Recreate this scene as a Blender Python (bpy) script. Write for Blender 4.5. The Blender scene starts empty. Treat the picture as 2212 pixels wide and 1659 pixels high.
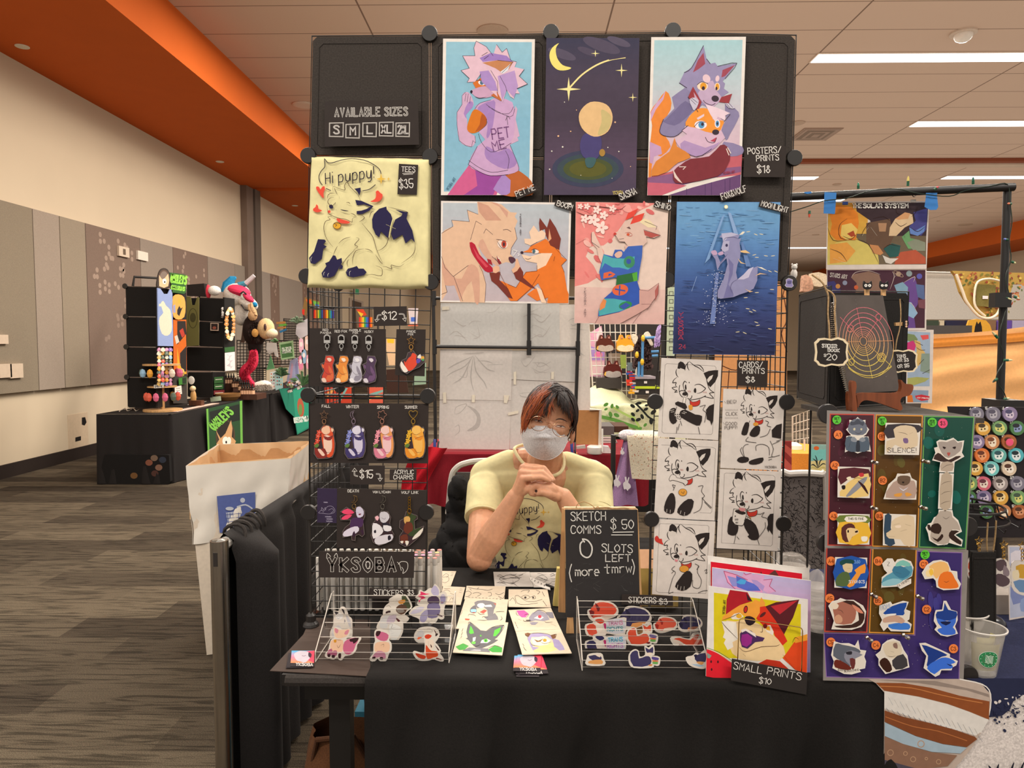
import bpy,math,random
from math import sin,cos,pi,radians as R
from mathutils import Vector as V,Matrix,geometry
random.seed(7)
SC=bpy.context.scene;COL=SC.collection
# -- camera, world, exposure --
FPX,CX,CY=1530.0,1106.0,829.5
cd=bpy.data.cameras.new('camera');cam=bpy.data.objects.new('camera',cd);COL.objects.link(cam)
cd.sensor_width=36;cd.lens=FPX/2212*36;cd.clip_start=.05;cd.clip_end=200
cam.location=(0,0,1.5);cam.rotation_euler=(R(90-3.35),0,R(0.9));SC.camera=cam
SC.view_settings.view_transform='Standard';SC.view_settings.look='None'
SC.view_settings.gamma=1;SC.view_settings.use_curve_mapping=0
SC.view_settings.exposure=0.0
w=bpy.data.worlds.new('world');SC.world=w;w.use_nodes=1
w.node_tree.nodes['Background'].inputs[0].default_value=(1,.92,.84,1)
w.node_tree.nodes['Background'].inputs[1].default_value=.75
def area(name,loc,sx,sy,power,col=(1,.92,.82),rot=(0,0,0)):
 l=bpy.data.lights.new(name,'AREA');l.shape='RECTANGLE';l.size=sx;l.size_y=sy;l.energy=power;l.color=col
 o=bpy.data.objects.new(name,l);o.location=loc;o.rotation_euler=rot;COL.objects.link(o);return o
CAMC=V((0,0,1.5));CM=cam.rotation_euler.to_matrix()
def ray(x,y):return(CM@V(((x-CX)/FPX,-(y-CY)/FPX,-1)))
def P(x,y,Y):d=ray(x,y);return CAMC+d*(Y/d.y)
def G(x,y,z):d=ray(x,y);return CAMC+d*((z-1.5)/d.z)
def WX(x,y,X):d=ray(x,y);return CAMC+d*(X/d.x)
def PLN(x,y,o,n):d=ray(x,y);return CAMC+d*((o-CAMC).dot(n)/d.dot(n))
for(lx,ly)in((-2.6,-1.0),(1.4,-2.2),(4.5,1.2),(-2.6,4.2),(-1.4,8.5),(-1.4,12.4),(1.9,4.6),(5.3,9.6),(-.4,9.6),(8,12.6),(2.4,16.6),(9.5,16.6),(1,20),(.5,13),(2,27),(9,27),(-1,33)):
 area('ceiling_lamp_or_fill',(lx,ly,5.2),2.7,.3,190)  # left-wall and far-back ones are added to brighten walls and have no fixture
area('hall_ceiling_fill',(6,18,2.9),16,30,750,(1,.9,.8),(pi,0,0));area('hall_fill',(4,3,3.4),12,6,70,(1,.9,.8),(pi,0,0))  # both are added uplights without a fixture, brightening ceiling and upper walls
# -- materials --
def lin(h):
 h=h.lstrip('#')
 if len(h)==3:h=''.join(c*2 for c in h)
 c=[int(h[i:i+2],16)/255 for i in(0,2,4)]
 return tuple((x/12.92 if x<=.04045 else((x+.055)/1.055)**2.4)for x in c)
def N(t,ty,**k):
 n=t.nodes.new(ty)
 for a,b in k.items():
  if a.startswith('i_'):
   a=a[2:];a=int(a)if a.isdigit()else a.replace('_',' ')
   n.inputs[a].default_value=b
  else:setattr(n,a,b)
 return n
MATS={}
def newmat(name):
 m=bpy.data.materials.new(name);m.use_nodes=1;t=m.node_tree
 return m,t,t.nodes['Principled BSDF']
KD=dict(m=(.75,0,60,.06,0),g=(.22,0,20,.03,0),p=(.42,0,30,.05,0),x=(.25,1,30,.05,0),f=(.95,0,260,.25,.25),k=(.85,0,400,.35,.3),w=(.5,0,14,.3,.05),s=(.5,0,90,.08,.06),h=(.5,0,200,.2,0),u=(.95,0,120,.35,.6),o=(.9,0,3,.08,0))
def kind(k):
 if k in MATS:return MATS[k]
 if k=='a':
  m,t,b=newmat('clear_plastic');t.nodes.remove(b)
  out=t.nodes['Material Output'];mx=N(t,'ShaderNodeMixShader');fr=N(t,'ShaderNodeFresnel',i_IOR=1.35)
  tr=N(t,'ShaderNodeBsdfTransparent',i_Color=(.985,.985,.985,1));gl=N(t,'ShaderNodeBsdfGlossy',i_Roughness=.08)
  ad=N(t,'ShaderNodeMath',operation='MULTIPLY_ADD',i_1=.35,i_2=-.008)
  t.links.new(fr.outputs[0],ad.inputs[0]);t.links.new(ad.outputs[0],mx.inputs[0]);t.links.new(tr.outputs[0],mx.inputs[1])
  t.links.new(gl.outputs[0],mx.inputs[2]);t.links.new(mx.outputs[0],out.inputs[0]);MATS[k]=m;return m
 if k=='t':
  m,t,b=newmat('milky_plastic');b.inputs['Base Color'].default_value=(.75,.7,.64,1);b.inputs['Alpha'].default_value=.26
  b.inputs['Roughness'].default_value=.2;MATS[k]=m;return m
 m,t,b=newmat('coat_'+k);at=N(t,'ShaderNodeAttribute',attribute_name='Col')
 if k=='e':
  b.inputs['Base Color'].default_value=(0,0,0,1);t.links.new(at.outputs[0],b.inputs['Emission Color']);b.inputs['Emission Strength'].default_value=3.5
  MATS[k]=m;return m
 ro,me,ns,na,bu=KD[k]
 no=N(t,'ShaderNodeTexNoise',i_Scale=ns,i_Detail=3.0);tc=N(t,'ShaderNodeTexCoord');t.links.new(tc.outputs['Object'],no.inputs['Vector'])
 if k=='w':
  mp=N(t,'ShaderNodeMapping',i_Scale=(6,6,.6));t.links.new(tc.outputs['Object'],mp.inputs[0]);t.links.new(mp.outputs[0],no.inputs['Vector'])
 mr=N(t,'ShaderNodeMapRange',i_1=.3,i_2=.7,i_3=1-na,i_4=1+na*.6);t.links.new(no.outputs[0],mr.inputs[0])
 mu=N(t,'ShaderNodeVectorMath',operation='SCALE');t.links.new(at.outputs[0],mu.inputs[0]);t.links.new(mr.outputs[0],mu.inputs['Scale'])
 t.links.new(mu.outputs[0],b.inputs['Base Color']);b.inputs['Roughness'].default_value=ro;b.inputs['Metallic'].default_value=me
 if k in 'mfkou':b.inputs['Specular IOR Level'].default_value=.25
 if k=='s':b.inputs['Subsurface Weight'].default_value=.12;b.inputs['Subsurface Scale'].default_value=.01;b.inputs['Subsurface Radius'].default_value=(1,.35,.2)
 if bu:
  bp=N(t,'ShaderNodeBump',i_Strength=bu,i_Distance=.002);t.links.new(no.outputs[0],bp.inputs['Height']);t.links.new(bp.outputs[0],b.inputs['Normal'])
 MATS[k]=m;return m
LC={}
def lc(c):
 if isinstance(c,tuple):return c
 if c not in LC:LC[c]=lin(c)
 return LC[c]
def mixc(a,b,f):a=lc(a);b=lc(b);return tuple(a[i]*(1-f)+b[i]*f for i in range(3))
# -- mesh builder --
class MB:
 def __init__(s):s.v=[];s.f=[];s.c=[];s.k=[]
 def add(s,vs,fs,c,k='m'):
  o=len(s.v);s.v+=[tuple(p)for p in vs];c=lc(c)
  for f in fs:s.f.append([i+o for i in f]);s.c.append(c);s.k.append(k)
  return s
 def poly(s,ps,c,k='m'):
  return s.add(ps,[list(range(len(ps)))],c,k)
 def box(s,a,b,c,k='m',M=None):
  x0,y0,z0=a;x1,y1,z1=b
  vs=[V(p)for p in((x0,y0,z0),(x1,y0,z0),(x1,y1,z0),(x0,y1,z0),(x0,y0,z1),(x1,y0,z1),(x1,y1,z1),(x0,y1,z1))]
  if M is not None:vs=[M@p for p in vs]
  return s.add(vs,[(0,3,2,1),(4,5,6,7),(0,1,5,4),(1,2,6,5),(2,3,7,6),(3,0,4,7)],c,k)
 def tube(s,pts,r,c,k='m',n=8,closed=0,cap=1):
  pts=[V(p)for p in pts];m=len(pts);rr=r if isinstance(r,(list,tuple))else[r]*m;vs=[];ref=None
  for i,p in enumerate(pts):
   if closed:d=pts[(i+1)%m]-pts[i-1]
   else:d=pts[min(i+1,m-1)]-pts[max(i-1,0)]
   if d.length<1e-9:d=V((0,0,1))
   d.normalize()
   if ref is None:ref=V((0,0,1))if abs(d.z)<.9 else V((1,0,0))
   u=(ref-d*ref.dot(d))
   if u.length<1e-6:u=d.orthogonal()
   u.normalize();ref=u;w_=d.cross(u)
   vs+=[p+(u*cos(2*pi*j/n)+w_*sin(2*pi*j/n))*rr[i]for j in range(n)]
  fs=[(i*n+j,i*n+(j+1)%n,(i+1)%m*n+(j+1)%n,(i+1)%m*n+j)for i in range(m if closed else m-1)for j in range(n)]
  if cap and not closed:fs+=[tuple(range(n))[::-1],tuple(range((m-1)*n,m*n))]
  return s.add(vs,fs,c,k)
 def lathe(s,prof,o,c,k='m',n=20,M=None):
  o=V(o);vs=[];m=len(prof)
  for r,z in prof:
   for j in range(n):
    p=V((r*cos(2*pi*j/n),r*sin(2*pi*j/n),z));vs.append(o+(M@p if M is not None else p))
  fs=[(i*n+j,i*n+(j+1)%n,(i+1)*n+(j+1)%n,(i+1)*n+j)for i in range(m-1)for j in range(n)]
  fs+=[tuple(range(n))[::-1],tuple(range((m-1)*n,m*n))]
  return s.add(vs,fs,c,k)
 def ball(s,o,r,c,k='m',n=14,M=None):
  r=r if isinstance(r,(tuple,list))else(r,r,r);o=V(o);vs=[];h=n//2
  for i in range(h+1):
   a=pi*(i/h-.5)*.998
   for j in range(n):
    p=V((r[0]*cos(a)*cos(2*pi*j/n),r[1]*cos(a)*sin(2*pi*j/n),r[2]*sin(a)));vs.append(o+(M@p if M is not None else p))
  return s.add(vs,[(i*n+j,i*n+(j+1)%n,(i+1)*n+(j+1)%n,(i+1)*n+j)for i in range(h)for j in range(n)],c,k)
 def prism(s,ps,e,c,k='m',side=None):
  """closed polygon ps (3-D, planar) extruded by vector e"""
  e=V(e);n=len(ps);ps=[V(p)for p in ps];tri=tess(ps)
  s.add(ps,tri,c,k);s.add([p+e for p in ps],tri,side or c,k)
  return s.add(ps+[p+e for p in ps],[(i,(i+1)%n,(i+1)%n+n,i+n)for i in range(n)],side or c,k)
 def grid(s,f,nu,nv,c,k='m',cf=None):
  vs=[f(i/nu,j/nv)for j in range(nv+1)for i in range(nu+1)];o=len(s.v);s.v+=[tuple(p)for p in vs];c=lc(c)if c else None
  for j in range(nv):
   for i in range(nu):
    a=o+j*(nu+1)+i;s.f.append([a,a+1,a+nu+2,a+nu+1]);s.c.append(cf(i/nu,j/nv)if cf else c);s.k.append(k)
  return s
 def obj(s,name,parent=None,smooth=0,sh=30,**p):
  me=bpy.data.meshes.new(name);me.from_pydata(s.v,[],s.f);ks=sorted(set(s.k));ix={k:i for i,k in enumerate(ks)}
  for k in ks:me.materials.append(kind(k)if k not in MATS else MATS[k])
  me.polygons.foreach_set('material_index',[ix[k]for k in s.k])
  at=me.color_attributes.new('Col','FLOAT_COLOR','CORNER');d=[]
  for f,c in zip(s.f,s.c):d+=[c[0],c[1],c[2],1.0]*len(f)
  at.data.foreach_set('color',d)
  if smooth:
   me.polygons.foreach_set('use_smooth',[1]*len(s.f))
   try:me.set_sharp_from_angle(angle=R(sh))
   except Exception:pass
  me.validate();me.update();o=bpy.data.objects.new(name,me);COL.objects.link(o)
  if parent:o.parent=parent
  return tag(o,**p)
def tess(ps):
 if len(ps)==3:return[(0,1,2)]
 return[tuple(t)for t in geometry.tessellate_polygon([[V(p)for p in ps]])]
def tag(o,label=None,cat=None,group=None,kd=None):
 if label:o['label']=label
 if cat:o['category']=cat
 if group:o['group']=group
 if kd:o['kind']=kd
 return o
def thing(name,label,cat,group=None):
 o=bpy.data.objects.new(name,None);COL.objects.link(o);o.empty_display_size=.05;return tag(o,label,cat,group)
def clone(o,M,label=None,parent=None):
 c=o.copy();COL.objects.link(c);c.parent=parent
 if parent is None:c.matrix_basis=M@o.matrix_basis
 if label:c['label']=label
 for h in list(o.children):clone(h,M,None,c)
 return c
def cat(pts,n=4,closed=0):
 m=len(pts)
 if m<3:return list(pts)
 r=[]
 for i in range(m if closed else m-1):
  g=(lambda j:pts[j%m])if closed else(lambda j:pts[max(0,min(m-1,j))])
  a,b,c,d=g(i-1),g(i),g(i+1),g(i+2)
  for q in range(n):
   t=q/n;r.append(tuple(.5*(2*b[z]+(c[z]-a[z])*t+(2*a[z]-5*b[z]+4*c[z]-d[z])*t*t+(3*b[z]-a[z]-3*c[z]+d[z])*t**3)for z in range(len(b))))
 if not closed:r.append(tuple(pts[-1]))
 return r
def pp(s):
 if not isinstance(s,str):return[tuple(p)for p in s]
 a=[float(x)for x in s.split()];return list(zip(a[::2],a[1::2]))
FONT={}
for ln in """A 02 28 42|14 34~B 02 08 38 46 35 05|35 44 43 32 02~C 47 38 18 06 04 12 32 43~D 02 08 28 46 44 22 02~E 48 08 02 42|05 35~F 48 08 02|05 35~G 47 38 18 06 04 12 32 44 24~H 08 02|48 42|05 45~I 08 02~J 48 43 32 12 03~K 08 02|48 05 42~L 08 02 42~M 02 08 25 48 42~N 02 08 42 48~O 28 06 04 22 44 46 28~P 02 08 38 46 35 05~Q 28 06 04 22 44 46 28|24 42~R 02 08 38 46 35 05|25 42~S 47 38 18 07 16 35 43 32 12 03~T 08 48|28 22~U 08 03 12 32 43 48~V 08 22 48~W 08 12 25 32 48~X 08 42|48 02~Y 08 25 48|25 22~Z 08 48 02 42~0 28 06 04 22 44 46 28~1 07 28 22~2 07 18 38 46 02 42~3 07 28 37 25 44 32 12 03~4 32 38 04 44~5 48 08 05 35 44 32 12 03~6 38 15 03 22 43 35 04~7 08 48 12~8 25 37 28 17 25 44 22 04 25~9 46 26 07 28 47 32~$ 47 38 18 07 16 35 43 32 12 03|29 21~! 08 04|02 02~/ 02 48~( 29 05 21~) 09 25 01~& 43 22 12 04 37 28 17 42~. 02 02~: 06 06|03 03~# 12 28|32 48|06 46|04 44~- 05 35~' 08 06~? 07 18 37 25 24|22 22~i 06 02|08 08~p 06 00|05 16 36 44 32 02~u 06 03 12 32 46|46 42~y 06 03 12 32 46|46 41 30 10~m 02 06|05 16 25 22|25 36 45 42~o 26 05 03 22 43 45 26~r 06 02|04 16 36~e 04 44 36 16 04 12 32~t 28 22 32|06 46~w 06 12 25 32 46""".split('~'):
 FONT[ln[0]]=[[(int(p[0]),int(p[1]))for p in s_.split()]for s_ in ln[2:].split('|')]
ROUND=set('COQSUGJ0235689&()poum$')
class Art(MB):
 """flat printed or cut work on a real plane; shapes are traced in a zoom frame T=(x0,y0,scale)"""
 def __init__(s,o,n,T=(0,0,1),dl=.00003,k='m',cv=None):
  MB.__init__(s);s.o=V(o);s.n=V(n).normalized();s.T=T;s.l=0;s.dl=dl;s.kk=k;s.cv=cv
  if s.n.dot(CAMC-s.o)<0:s.n=-s.n
 def at(s,x,y,d=0):
  x0,y0,q=s.T;p=PLN(x0+x*q,y0+y*q,s.o,s.n)
  if s.cv:d=d+s.cv(p)
  return p+s.n*d
 def nx(s):s.l+=1;return s.l*s.dl
 def base(s,c,pts,th=.0006,k=None,side=None):
  ps=[s.at(x,y)for x,y in pp(pts)];s.prism(ps,s.n*-th,c,k or s.kk,side);return s
 def fi(s,c,pts,sm=0,k=None):
  pts=pp(pts)
  if sm:pts=cat(pts,sm if sm>1 else 4,1)
  d=s.nx();ps=[s.at(x,y,d)for x,y in pts];return s.add(ps,tess(ps),c,k or s.kk)
 def grad(s,cols,x0,y0,x1,y1,n=24,quad=None):
  d=s.nx();q=pp(quad)if quad else[(x0,y0),(x1,y0),(x1,y1),(x0,y1)]
  def L(a,b,t):return(a[0]+(b[0]-a[0])*t,a[1]+(b[1]-a[1])*t)
  for i in range(n):
   t=i/n;u=(i+1)/n;g=t*(len(cols)-1);j=min(int(g),len(cols)-2)
   a,b,c_,e=L(q[0],q[3],t),L(q[1],q[2],t),L(q[1],q[2],u),L(q[0],q[3],u)
   s.add([s.at(*a,d),s.at(*b,d),s.at(*c_,d),s.at(*e,d)],[(0,1,2,3)],mixc(cols[j],cols[j+1],g-j),s.kk)
  return s
 def line(s,c,w,pts,closed=0,sm=1,tp=0,k=None,d=None):
  pts=pp(pts)
  if sm and len(pts)>2:pts=cat(pts,3 if sm==1 else sm,closed)
  q=[pts[0]]
  for p in pts[1:]:
   if abs(p[0]-q[-1][0])+abs(p[1]-q[-1][1])>1e-6:q.append(p)
  if closed and len(q)>2 and abs(q[0][0]-q[-1][0])+abs(q[0][1]-q[-1][1])<1e-6:q.pop()
  pts=q;m=len(pts);d=s.nx()if d is None else d
  if m==1:return s.ell(c,pts[0][0],pts[0][1],w*.6,w*.6,n=8)
  vs=[]
  for i,(x,y)in enumerate(pts):
   a=pts[i-1]if(i or closed)else pts[0];b=pts[(i+1)%m]if(i<m-1 or closed)else pts[-1]
   def un(p,q_):
    dx,dy=q_[0]-p[0],q_[1]-p[1];l=math.hypot(dx,dy)or 1;return dx/l,dy/l
   if i==0 and not closed:tx,ty=un(pts[0],b);mi=1
   elif i==m-1 and not closed:tx,ty=un(a,pts[-1]);mi=1
   else:
    t1=un(a,(x,y));t2=un((x,y),b);tx,ty=t1[0]+t2[0],t1[1]+t2[1];l=math.hypot(tx,ty)
    if l<.2:tx,ty=t1;l=2
    else:tx/=l;ty/=l
    mi=min(2/l,1.8)
   h=w/2*mi
   if tp and not closed:h*=(.25+.75*sin(pi*i/(m-1)))
   if not closed and not tp and i in(0,m-1):
    e=w*.35*(-1 if i==0 else 1);x+=tx*e;y+=ty*e
   vs+=[s.at(x-ty*h,y+tx*h,d),s.at(x+ty*h,y-tx*h,d)]
  fs=[(2*i,2*i+1,2*((i+1)%m)+1,2*((i+1)%m))for i in range(m if closed else m-1)]
  return s.add(vs,fs,c,k or s.kk)
 def ls(s,c,w,many,**kw):
  for p in many.split('|'):s.line(c,w,p,**kw)
  return s
 def ell(s,c,cx,cy,rx,ry=None,rot=0,n=20,k=None,w=0):
  ry=ry or rx;a=R(rot);ps=[(cx+rx*cos(t)*cos(a)-ry*sin(t)*sin(a),cy+rx*cos(t)*sin(a)+ry*sin(t)*cos(a))for t in[2*pi*i/n for i in range(n)]]
  return s.line(c,w,ps,closed=1,sm=0,k=k)if w else s.fi(c,ps,k=k)
 def txt(s,c,w,t,x,y,h,rot=0,sx=.62,gap=1.5,sl=0):
  """x,y = baseline start, h = cap height"""
  u=h/6;a=R(rot);cx=0;d=s.nx()
  if sx>5:
   tot=sum(3 if ch==' ' else max(p[0]for st in(FONT.get(ch)or FONT.get(ch.upper())or FONT['-'])for p in st)+gap for ch in t)-gap;sx=sx/(tot*u)
  for ch in t:
   if ch==' ':cx+=3*u*sx;continue
   g=FONT.get(ch)or FONT.get(ch.upper())or FONT['-'];mx=max(p[0]for st in g for p in st)
   for st in g:
    ps=[((px*sx+(py-2)*sl)*u+cx,-(py-2)*u)for px,py in st]
    ps=[(x+px*cos(a)-py*sin(a),y+px*sin(a)+py*cos(a))for px,py in ps]
    s.line(c,w,ps,sm=2 if ch in ROUND else 0,d=d)
   cx+=(mx*sx+gap*sx)*u
  return s
 def sticker(s,pts,fillc='e9ddd0',w=14,th=.0008,sm=0,rim='ece4da'):
  pts=pp(pts)
  if sm:pts=cat(pts,3,1)
  d=s.nx();ps=[s.at(x,y,d)for x,y in pts];s.prism(ps,s.n*-(d+th),rim,s.kk);s.line(rim,w,pts,closed=1,sm=0)
  s.fi(fillc,pts);return s
# -- the hall --
ZC,XL,XR=5.25,-5.75,17.3
def shell(name,ps,mt,kd='structure'):
 me=bpy.data.meshes.new(name);me.from_pydata([tuple(p)for p in ps],[],[tuple(range(len(ps)))]);me.materials.append(mt)
 o=bpy.data.objects.new(name,me);COL.objects.link(o);o['kind']=kd;return o
def carpet():
 m,t,b=newmat('carpet');tc=N(t,'ShaderNodeTexCoord')
 br=N(t,'ShaderNodeTexBrick',i_Scale=1.0,i_Mortar_Size=0.0,i_Brick_Width=1.0,i_Row_Height=.25,i_Color1=(.036,.027,.019,1),i_Color2=(.102,.080,.054,1));br.offset=.37
 t.links.new(tc.outputs['Object'],br.inputs[0])
 mp=N(t,'ShaderNodeMapping',i_Scale=(2.2,26,1));t.links.new(tc.outputs['Object'],mp.inputs[0])
 n1=N(t,'ShaderNodeTexNoise',i_Scale=1.6,i_Detail=5.0,i_Distortion=1.2);t.links.new(mp.outputs[0],n1.inputs[0])
 r1=N(t,'ShaderNodeMapRange',i_1=.38,i_2=.52,i_3=.55,i_4=1.25);t.links.new(n1.outputs[0],r1.inputs[0])
 n2=N(t,'ShaderNodeTexNoise',i_Scale=260.0,i_Detail=1.0);t.links.new(tc.outputs['Object'],n2.inputs[0])
 r2=N(t,'ShaderNodeMapRange',i_1=.3,i_2=.7,i_3=.6,i_4=1.4);t.links.new(n2.outputs[0],r2.inputs[0])
 mm=N(t,'ShaderNodeMath',operation='MULTIPLY');t.links.new(r1.outputs[0],mm.inputs[0]);t.links.new(r2.outputs[0],mm.inputs[1])
 vm=N(t,'ShaderNodeVectorMath',operation='SCALE');t.links.new(br.outputs[0],vm.inputs[0]);t.links.new(mm.outputs[0],vm.inputs['Scale'])
 t.links.new(vm.outputs[0],b.inputs['Base Color']);b.inputs['Roughness'].default_value=1;b.inputs['Specular IOR Level'].default_value=.1
 bp=N(t,'ShaderNodeBump',i_Strength=.5,i_Distance=.004);t.links.new(mm.outputs[0],bp.inputs['Height']);t.links.new(bp.outputs[0],b.inputs['Normal']);return m
def paint(name,h,var=.04,sc=1.5):
 m,t,b=newmat(name);c=lin(h);tc=N(t,'ShaderNodeTexCoord');no=N(t,'ShaderNodeTexNoise',i_Scale=sc,i_Detail=4.0);t.links.new(tc.outputs['Object'],no.inputs[0])
 mx=N(t,'ShaderNodeMix',data_type='RGBA');mx.inputs[6].default_value=(*[x*(1-var)for x in c],1);mx.inputs[7].default_value=(*[x*(1+var)for x in c],1)
 t.links.new(no.outputs[0],mx.inputs[0]);t.links.new(mx.outputs[2],b.inputs['Base Color']);b.inputs['Roughness'].default_value=.85;b.inputs['Specular IOR Level'].default_value=.2;return m
def ceilmat():
 m,t,b=newmat('ceiling_tiles');tc=N(t,'ShaderNodeTexCoord');sx=N(t,'ShaderNodeSeparateXYZ');t.links.new(tc.outputs['Object'],sx.inputs[0])
 def seam(o,off,per,wd):
  a=N(t,'ShaderNodeMath',operation='SUBTRACT',i_1=off);t.links.new(o,a.inputs[0])
  p=N(t,'ShaderNodeMath',operation='PINGPONG',i_1=per/2);t.links.new(a.outputs[0],p.inputs[0])
  l=N(t,'ShaderNodeMath',operation='LESS_THAN',i_1=wd);t.links.new(p.outputs[0],l.inputs[0]);return l
 a=seam(sx.outputs[0],1.0,2.84,.010);c=seam(sx.outputs[1],8.09,.715,.007)
 mx=N(t,'ShaderNodeMath',operation='MAXIMUM');t.links.new(a.outputs[0],mx.inputs[0]);t.links.new(c.outputs[0],mx.inputs[1])
 mi=N(t,'ShaderNodeMix',data_type='RGBA');mi.inputs[6].default_value=(*lin('cdb19b'),1);mi.inputs[7].default_value=(*lin('7d6352'),1)
 t.links.new(mx.outputs[0],mi.inputs[0]);t.links.new(mi.outputs[2],b.inputs['Base Color']);b.inputs['Roughness'].default_value=.9;return m
CREAM=paint('cream_paint','d3c1a6');ORANGE=paint('orange_paint','cc6020',.05,3);CEIL=ceilmat()
shell('floor',[(-7,-8,0),(20,-8,0),(20,42,0),(-7,42,0)],carpet())
shell('ceiling',[(-3.9,4,ZC),(-3.9,42,ZC),(15.3,42,ZC),(15.3,4,ZC)],CEIL)
shell('wall_left',[(XL,4,0),(XL,42,0),(XL,42,ZC+.3),(XL,4,ZC+.3)],CREAM)
shell('wall_right',[(XR,15,0),(XR,15,ZC+.3),(XR,42,ZC+.3),(XR,42,0)],CREAM)
shell('wall_back',[(XL,38,0),(XR,38,0),(XR,38,ZC),(XL,38,ZC)],CREAM)
def tb(name,a,b,c,k='o',n=None):
 MB().box(a,b,c,k).obj(name,kd='structure')
for i,(a,b)in enumerate((((XL,4,4.69),(-3.9,14.75,ZC+.2)),((XL,15.05,4.69),(-3.9,38,ZC+.2)),((15.3,12,4.69),(XR,38,ZC+.2)))):
 o=MB().box(a,b,'c8591e','o').obj('trim_%d'%(i+1),kd='structure');o.data.materials.clear();o.data.materials.append(ORANGE)
tb('trim_5',(-3.9,14.8,ZC-.07),(15.3,14.95,ZC-.002),'8a4a30');tb('trim_6',(-3.9,14.95,ZC-.10),(15.3,15.2,ZC-.001),'c7b19c')
tb('trim_7',(XL,14.5,0),(XL+.13,14.85,4.69),'7d6c60');tb('trim_8',(XL,14.85,0),(XL+.17,15.15,4.69),'665a50')
tb('baseboard_left',(XL,4,0),(XL+.03,38,.15),'2b211c')
pz0,pz1=.94,3.05
def yat(px,py=700):return WX(px,py,XL+.06).y
segs=[(-300,80,'908370'),(80,137,'a39485'),(137,192,'9b8d7a'),(192,308,'836f62'),(308,378,'97897c'),(378,452,'806b5f'),(452,510,'97887b'),(510,534,'928679')]
segs2=[(566,586,'a3968a'),(586,605,'856e60'),(605,655,'a4978a'),(655,690,'8c7263'),(690,740,'a39788')]
n_=9
for sg in(segs,segs2):
 for(a,b,c)in sg:
  ya,yb=yat(a),yat(b);m=MB().box((XL,ya,pz0),(XL+.06,yb-.012,pz1),c,'f')
  if c.lstrip('#')[0]=='8':
   rr=random.Random(int(a))
   for q in range(int((yb-ya)*26)):
    y=rr.uniform(ya+.1,yb-.12);z=pz1-.05-(rr.random()**1.7)*1.5;r_=.036
    for dz in(0,.09)[:rr.choice((1,2))]:
     if z-dz>pz0+.1:m.poly([(XL+.0605+.0002*(q%5),y+r_*cos(t*pi/5),z-dz+r_*sin(t*pi/5))for t in range(10)],mixc(c,'b39c8b',.75 if z>2.2 else .4),'f')
  m.obj('trim_%d'%n_,kd='structure');n_+=1
def plate(x,y,w,h,c='d8c3ab',name='wall_plate',label='',n=0,cat_='wall plate',X=XL+.062):
 p=WX(x,y,X);m=MB().box((X-.001,p.y-w/2,p.z-h/2),(X+.03,p.y+w/2,p.z+h/2),c,'p')
 return m,p
m,p=plate(31,801,.2,.16);m.obj('wall_switch',label='cream thermostat box on the grey wall panel, right one of the low pair',cat='switch')
m,p=plate(7,801,.18,.15);m.obj('wall_switch',label='cream thermostat box on the grey wall panel, left one of the low pair',cat='switch')
m,p=plate(1,733,.16,.1);m.obj('wall_switch',label='small cream switch plate above the pair of thermostat boxes, cut by the photo edge',cat='switch')
m,p=plate(264,544,.26,.14);m.box((p.x,p.y-.03,p.z-.04),(p.x+.034,p.y+.03,p.z+.04),'6b5a4a').obj('wall_switch',label='cream plate with a dark slot high on the dotted brown panel',cat='switch')
m,p=plate(305,553,.28,.13,'e8dccb');m.obj('wall_switch',label='plain pale box high on the edge of the dotted brown panel',cat='switch')
X=XL+.004;a=WX(149,975,X);b=WX(189,890,X);m=MB().box((XL,a.y,a.z),(X,b.y,b.z),'d3bc9f','p')
def yz(x,y,d=.006):p_=WX(x,y,XL+d);return V((XL+d,p_.y,p_.z))
m.poly([yz(*q)for q in((177,902),(184,901),(187,912),(183,919),(177,917))],'15110f');m.poly([yz(*q)for q in((163,945),(175,942),(175,951),(163,954))],'1b1614')
m.obj('access_panel',label='cream access panel with dark openings low on the left wall',cat='wall panel')
def clight(x0,x1,y0,y1,lab):
 t=thing('ceiling_light',lab,'ceiling light','long recessed ceiling lights')
 MB().box((x0-.02,y0-.03,ZC-.012),(x1+.02,y1+.03,ZC-.002),'d8c4b0').obj('frame',t);MB().box((x0,y0,ZC-.02),(x1,y1,ZC-.013),'ffffff','e').obj('diffuser',t)
clight(3.84,6.67,9.5,9.76,'long white strip light nearest the camera, above the hanging posters')
clight(6.69,9.5,12.35,12.62,'long white strip light running out of the right edge, second from the top')
clight(9.55,12.35,16.35,16.6,'white strip light just above the top pipe of the string-light frame')
clight(3.9,6.67,16.35,16.6,'short-looking white strip light beside the round end knob of the black display')
clight(3.0,8.4,18.9,19.15,'white strip light showing under the black pipe, left of the blue tape')
clight(3.0,14.0,28.3,28.6,'farthest white strip light, low beside the edge of the black display')
c1=G(1737,277,ZC);c2=G(1866,250,ZC);m=MB().box((c1.x,c1.y-.02,ZC-.015),(c1.x+.68,c1.y+.72,ZC-.001),'a08674')
for i in range(5):m.box((c1.x+.06*i+.04,c1.y+.06*i+.02,ZC-.02-.004*i),(c1.x+.64-.06*i,c1.y+.68-.06*i,ZC-.014-.004*i),'84705f' if i%2 else 'a48b7a')
m.obj('ceiling_vent',label='square grey air vent in the ceiling right of the black display',cat='vent')
def disc(x,y,r,z,lab,c='b79c86',name='ceiling_speaker',ct='ceiling speaker',h=.02,M=None):
 p=G(x,y,z);MB().lathe([(r,0),(r,-h*.5),(r*.8,-h),(r*.55,-h*.8),(0.01,-h*.8)],p-V((0,0,.001)),c,n=24).obj(name,smooth=1,label=lab,cat=ct)
disc(1064,66,.19,ZC,'round ceiling speaker above the top edge of the black display')
disc(655,226,.17,ZC,'round white domed fitting in the ceiling beside the top left of the display','d8c8b6')
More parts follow.
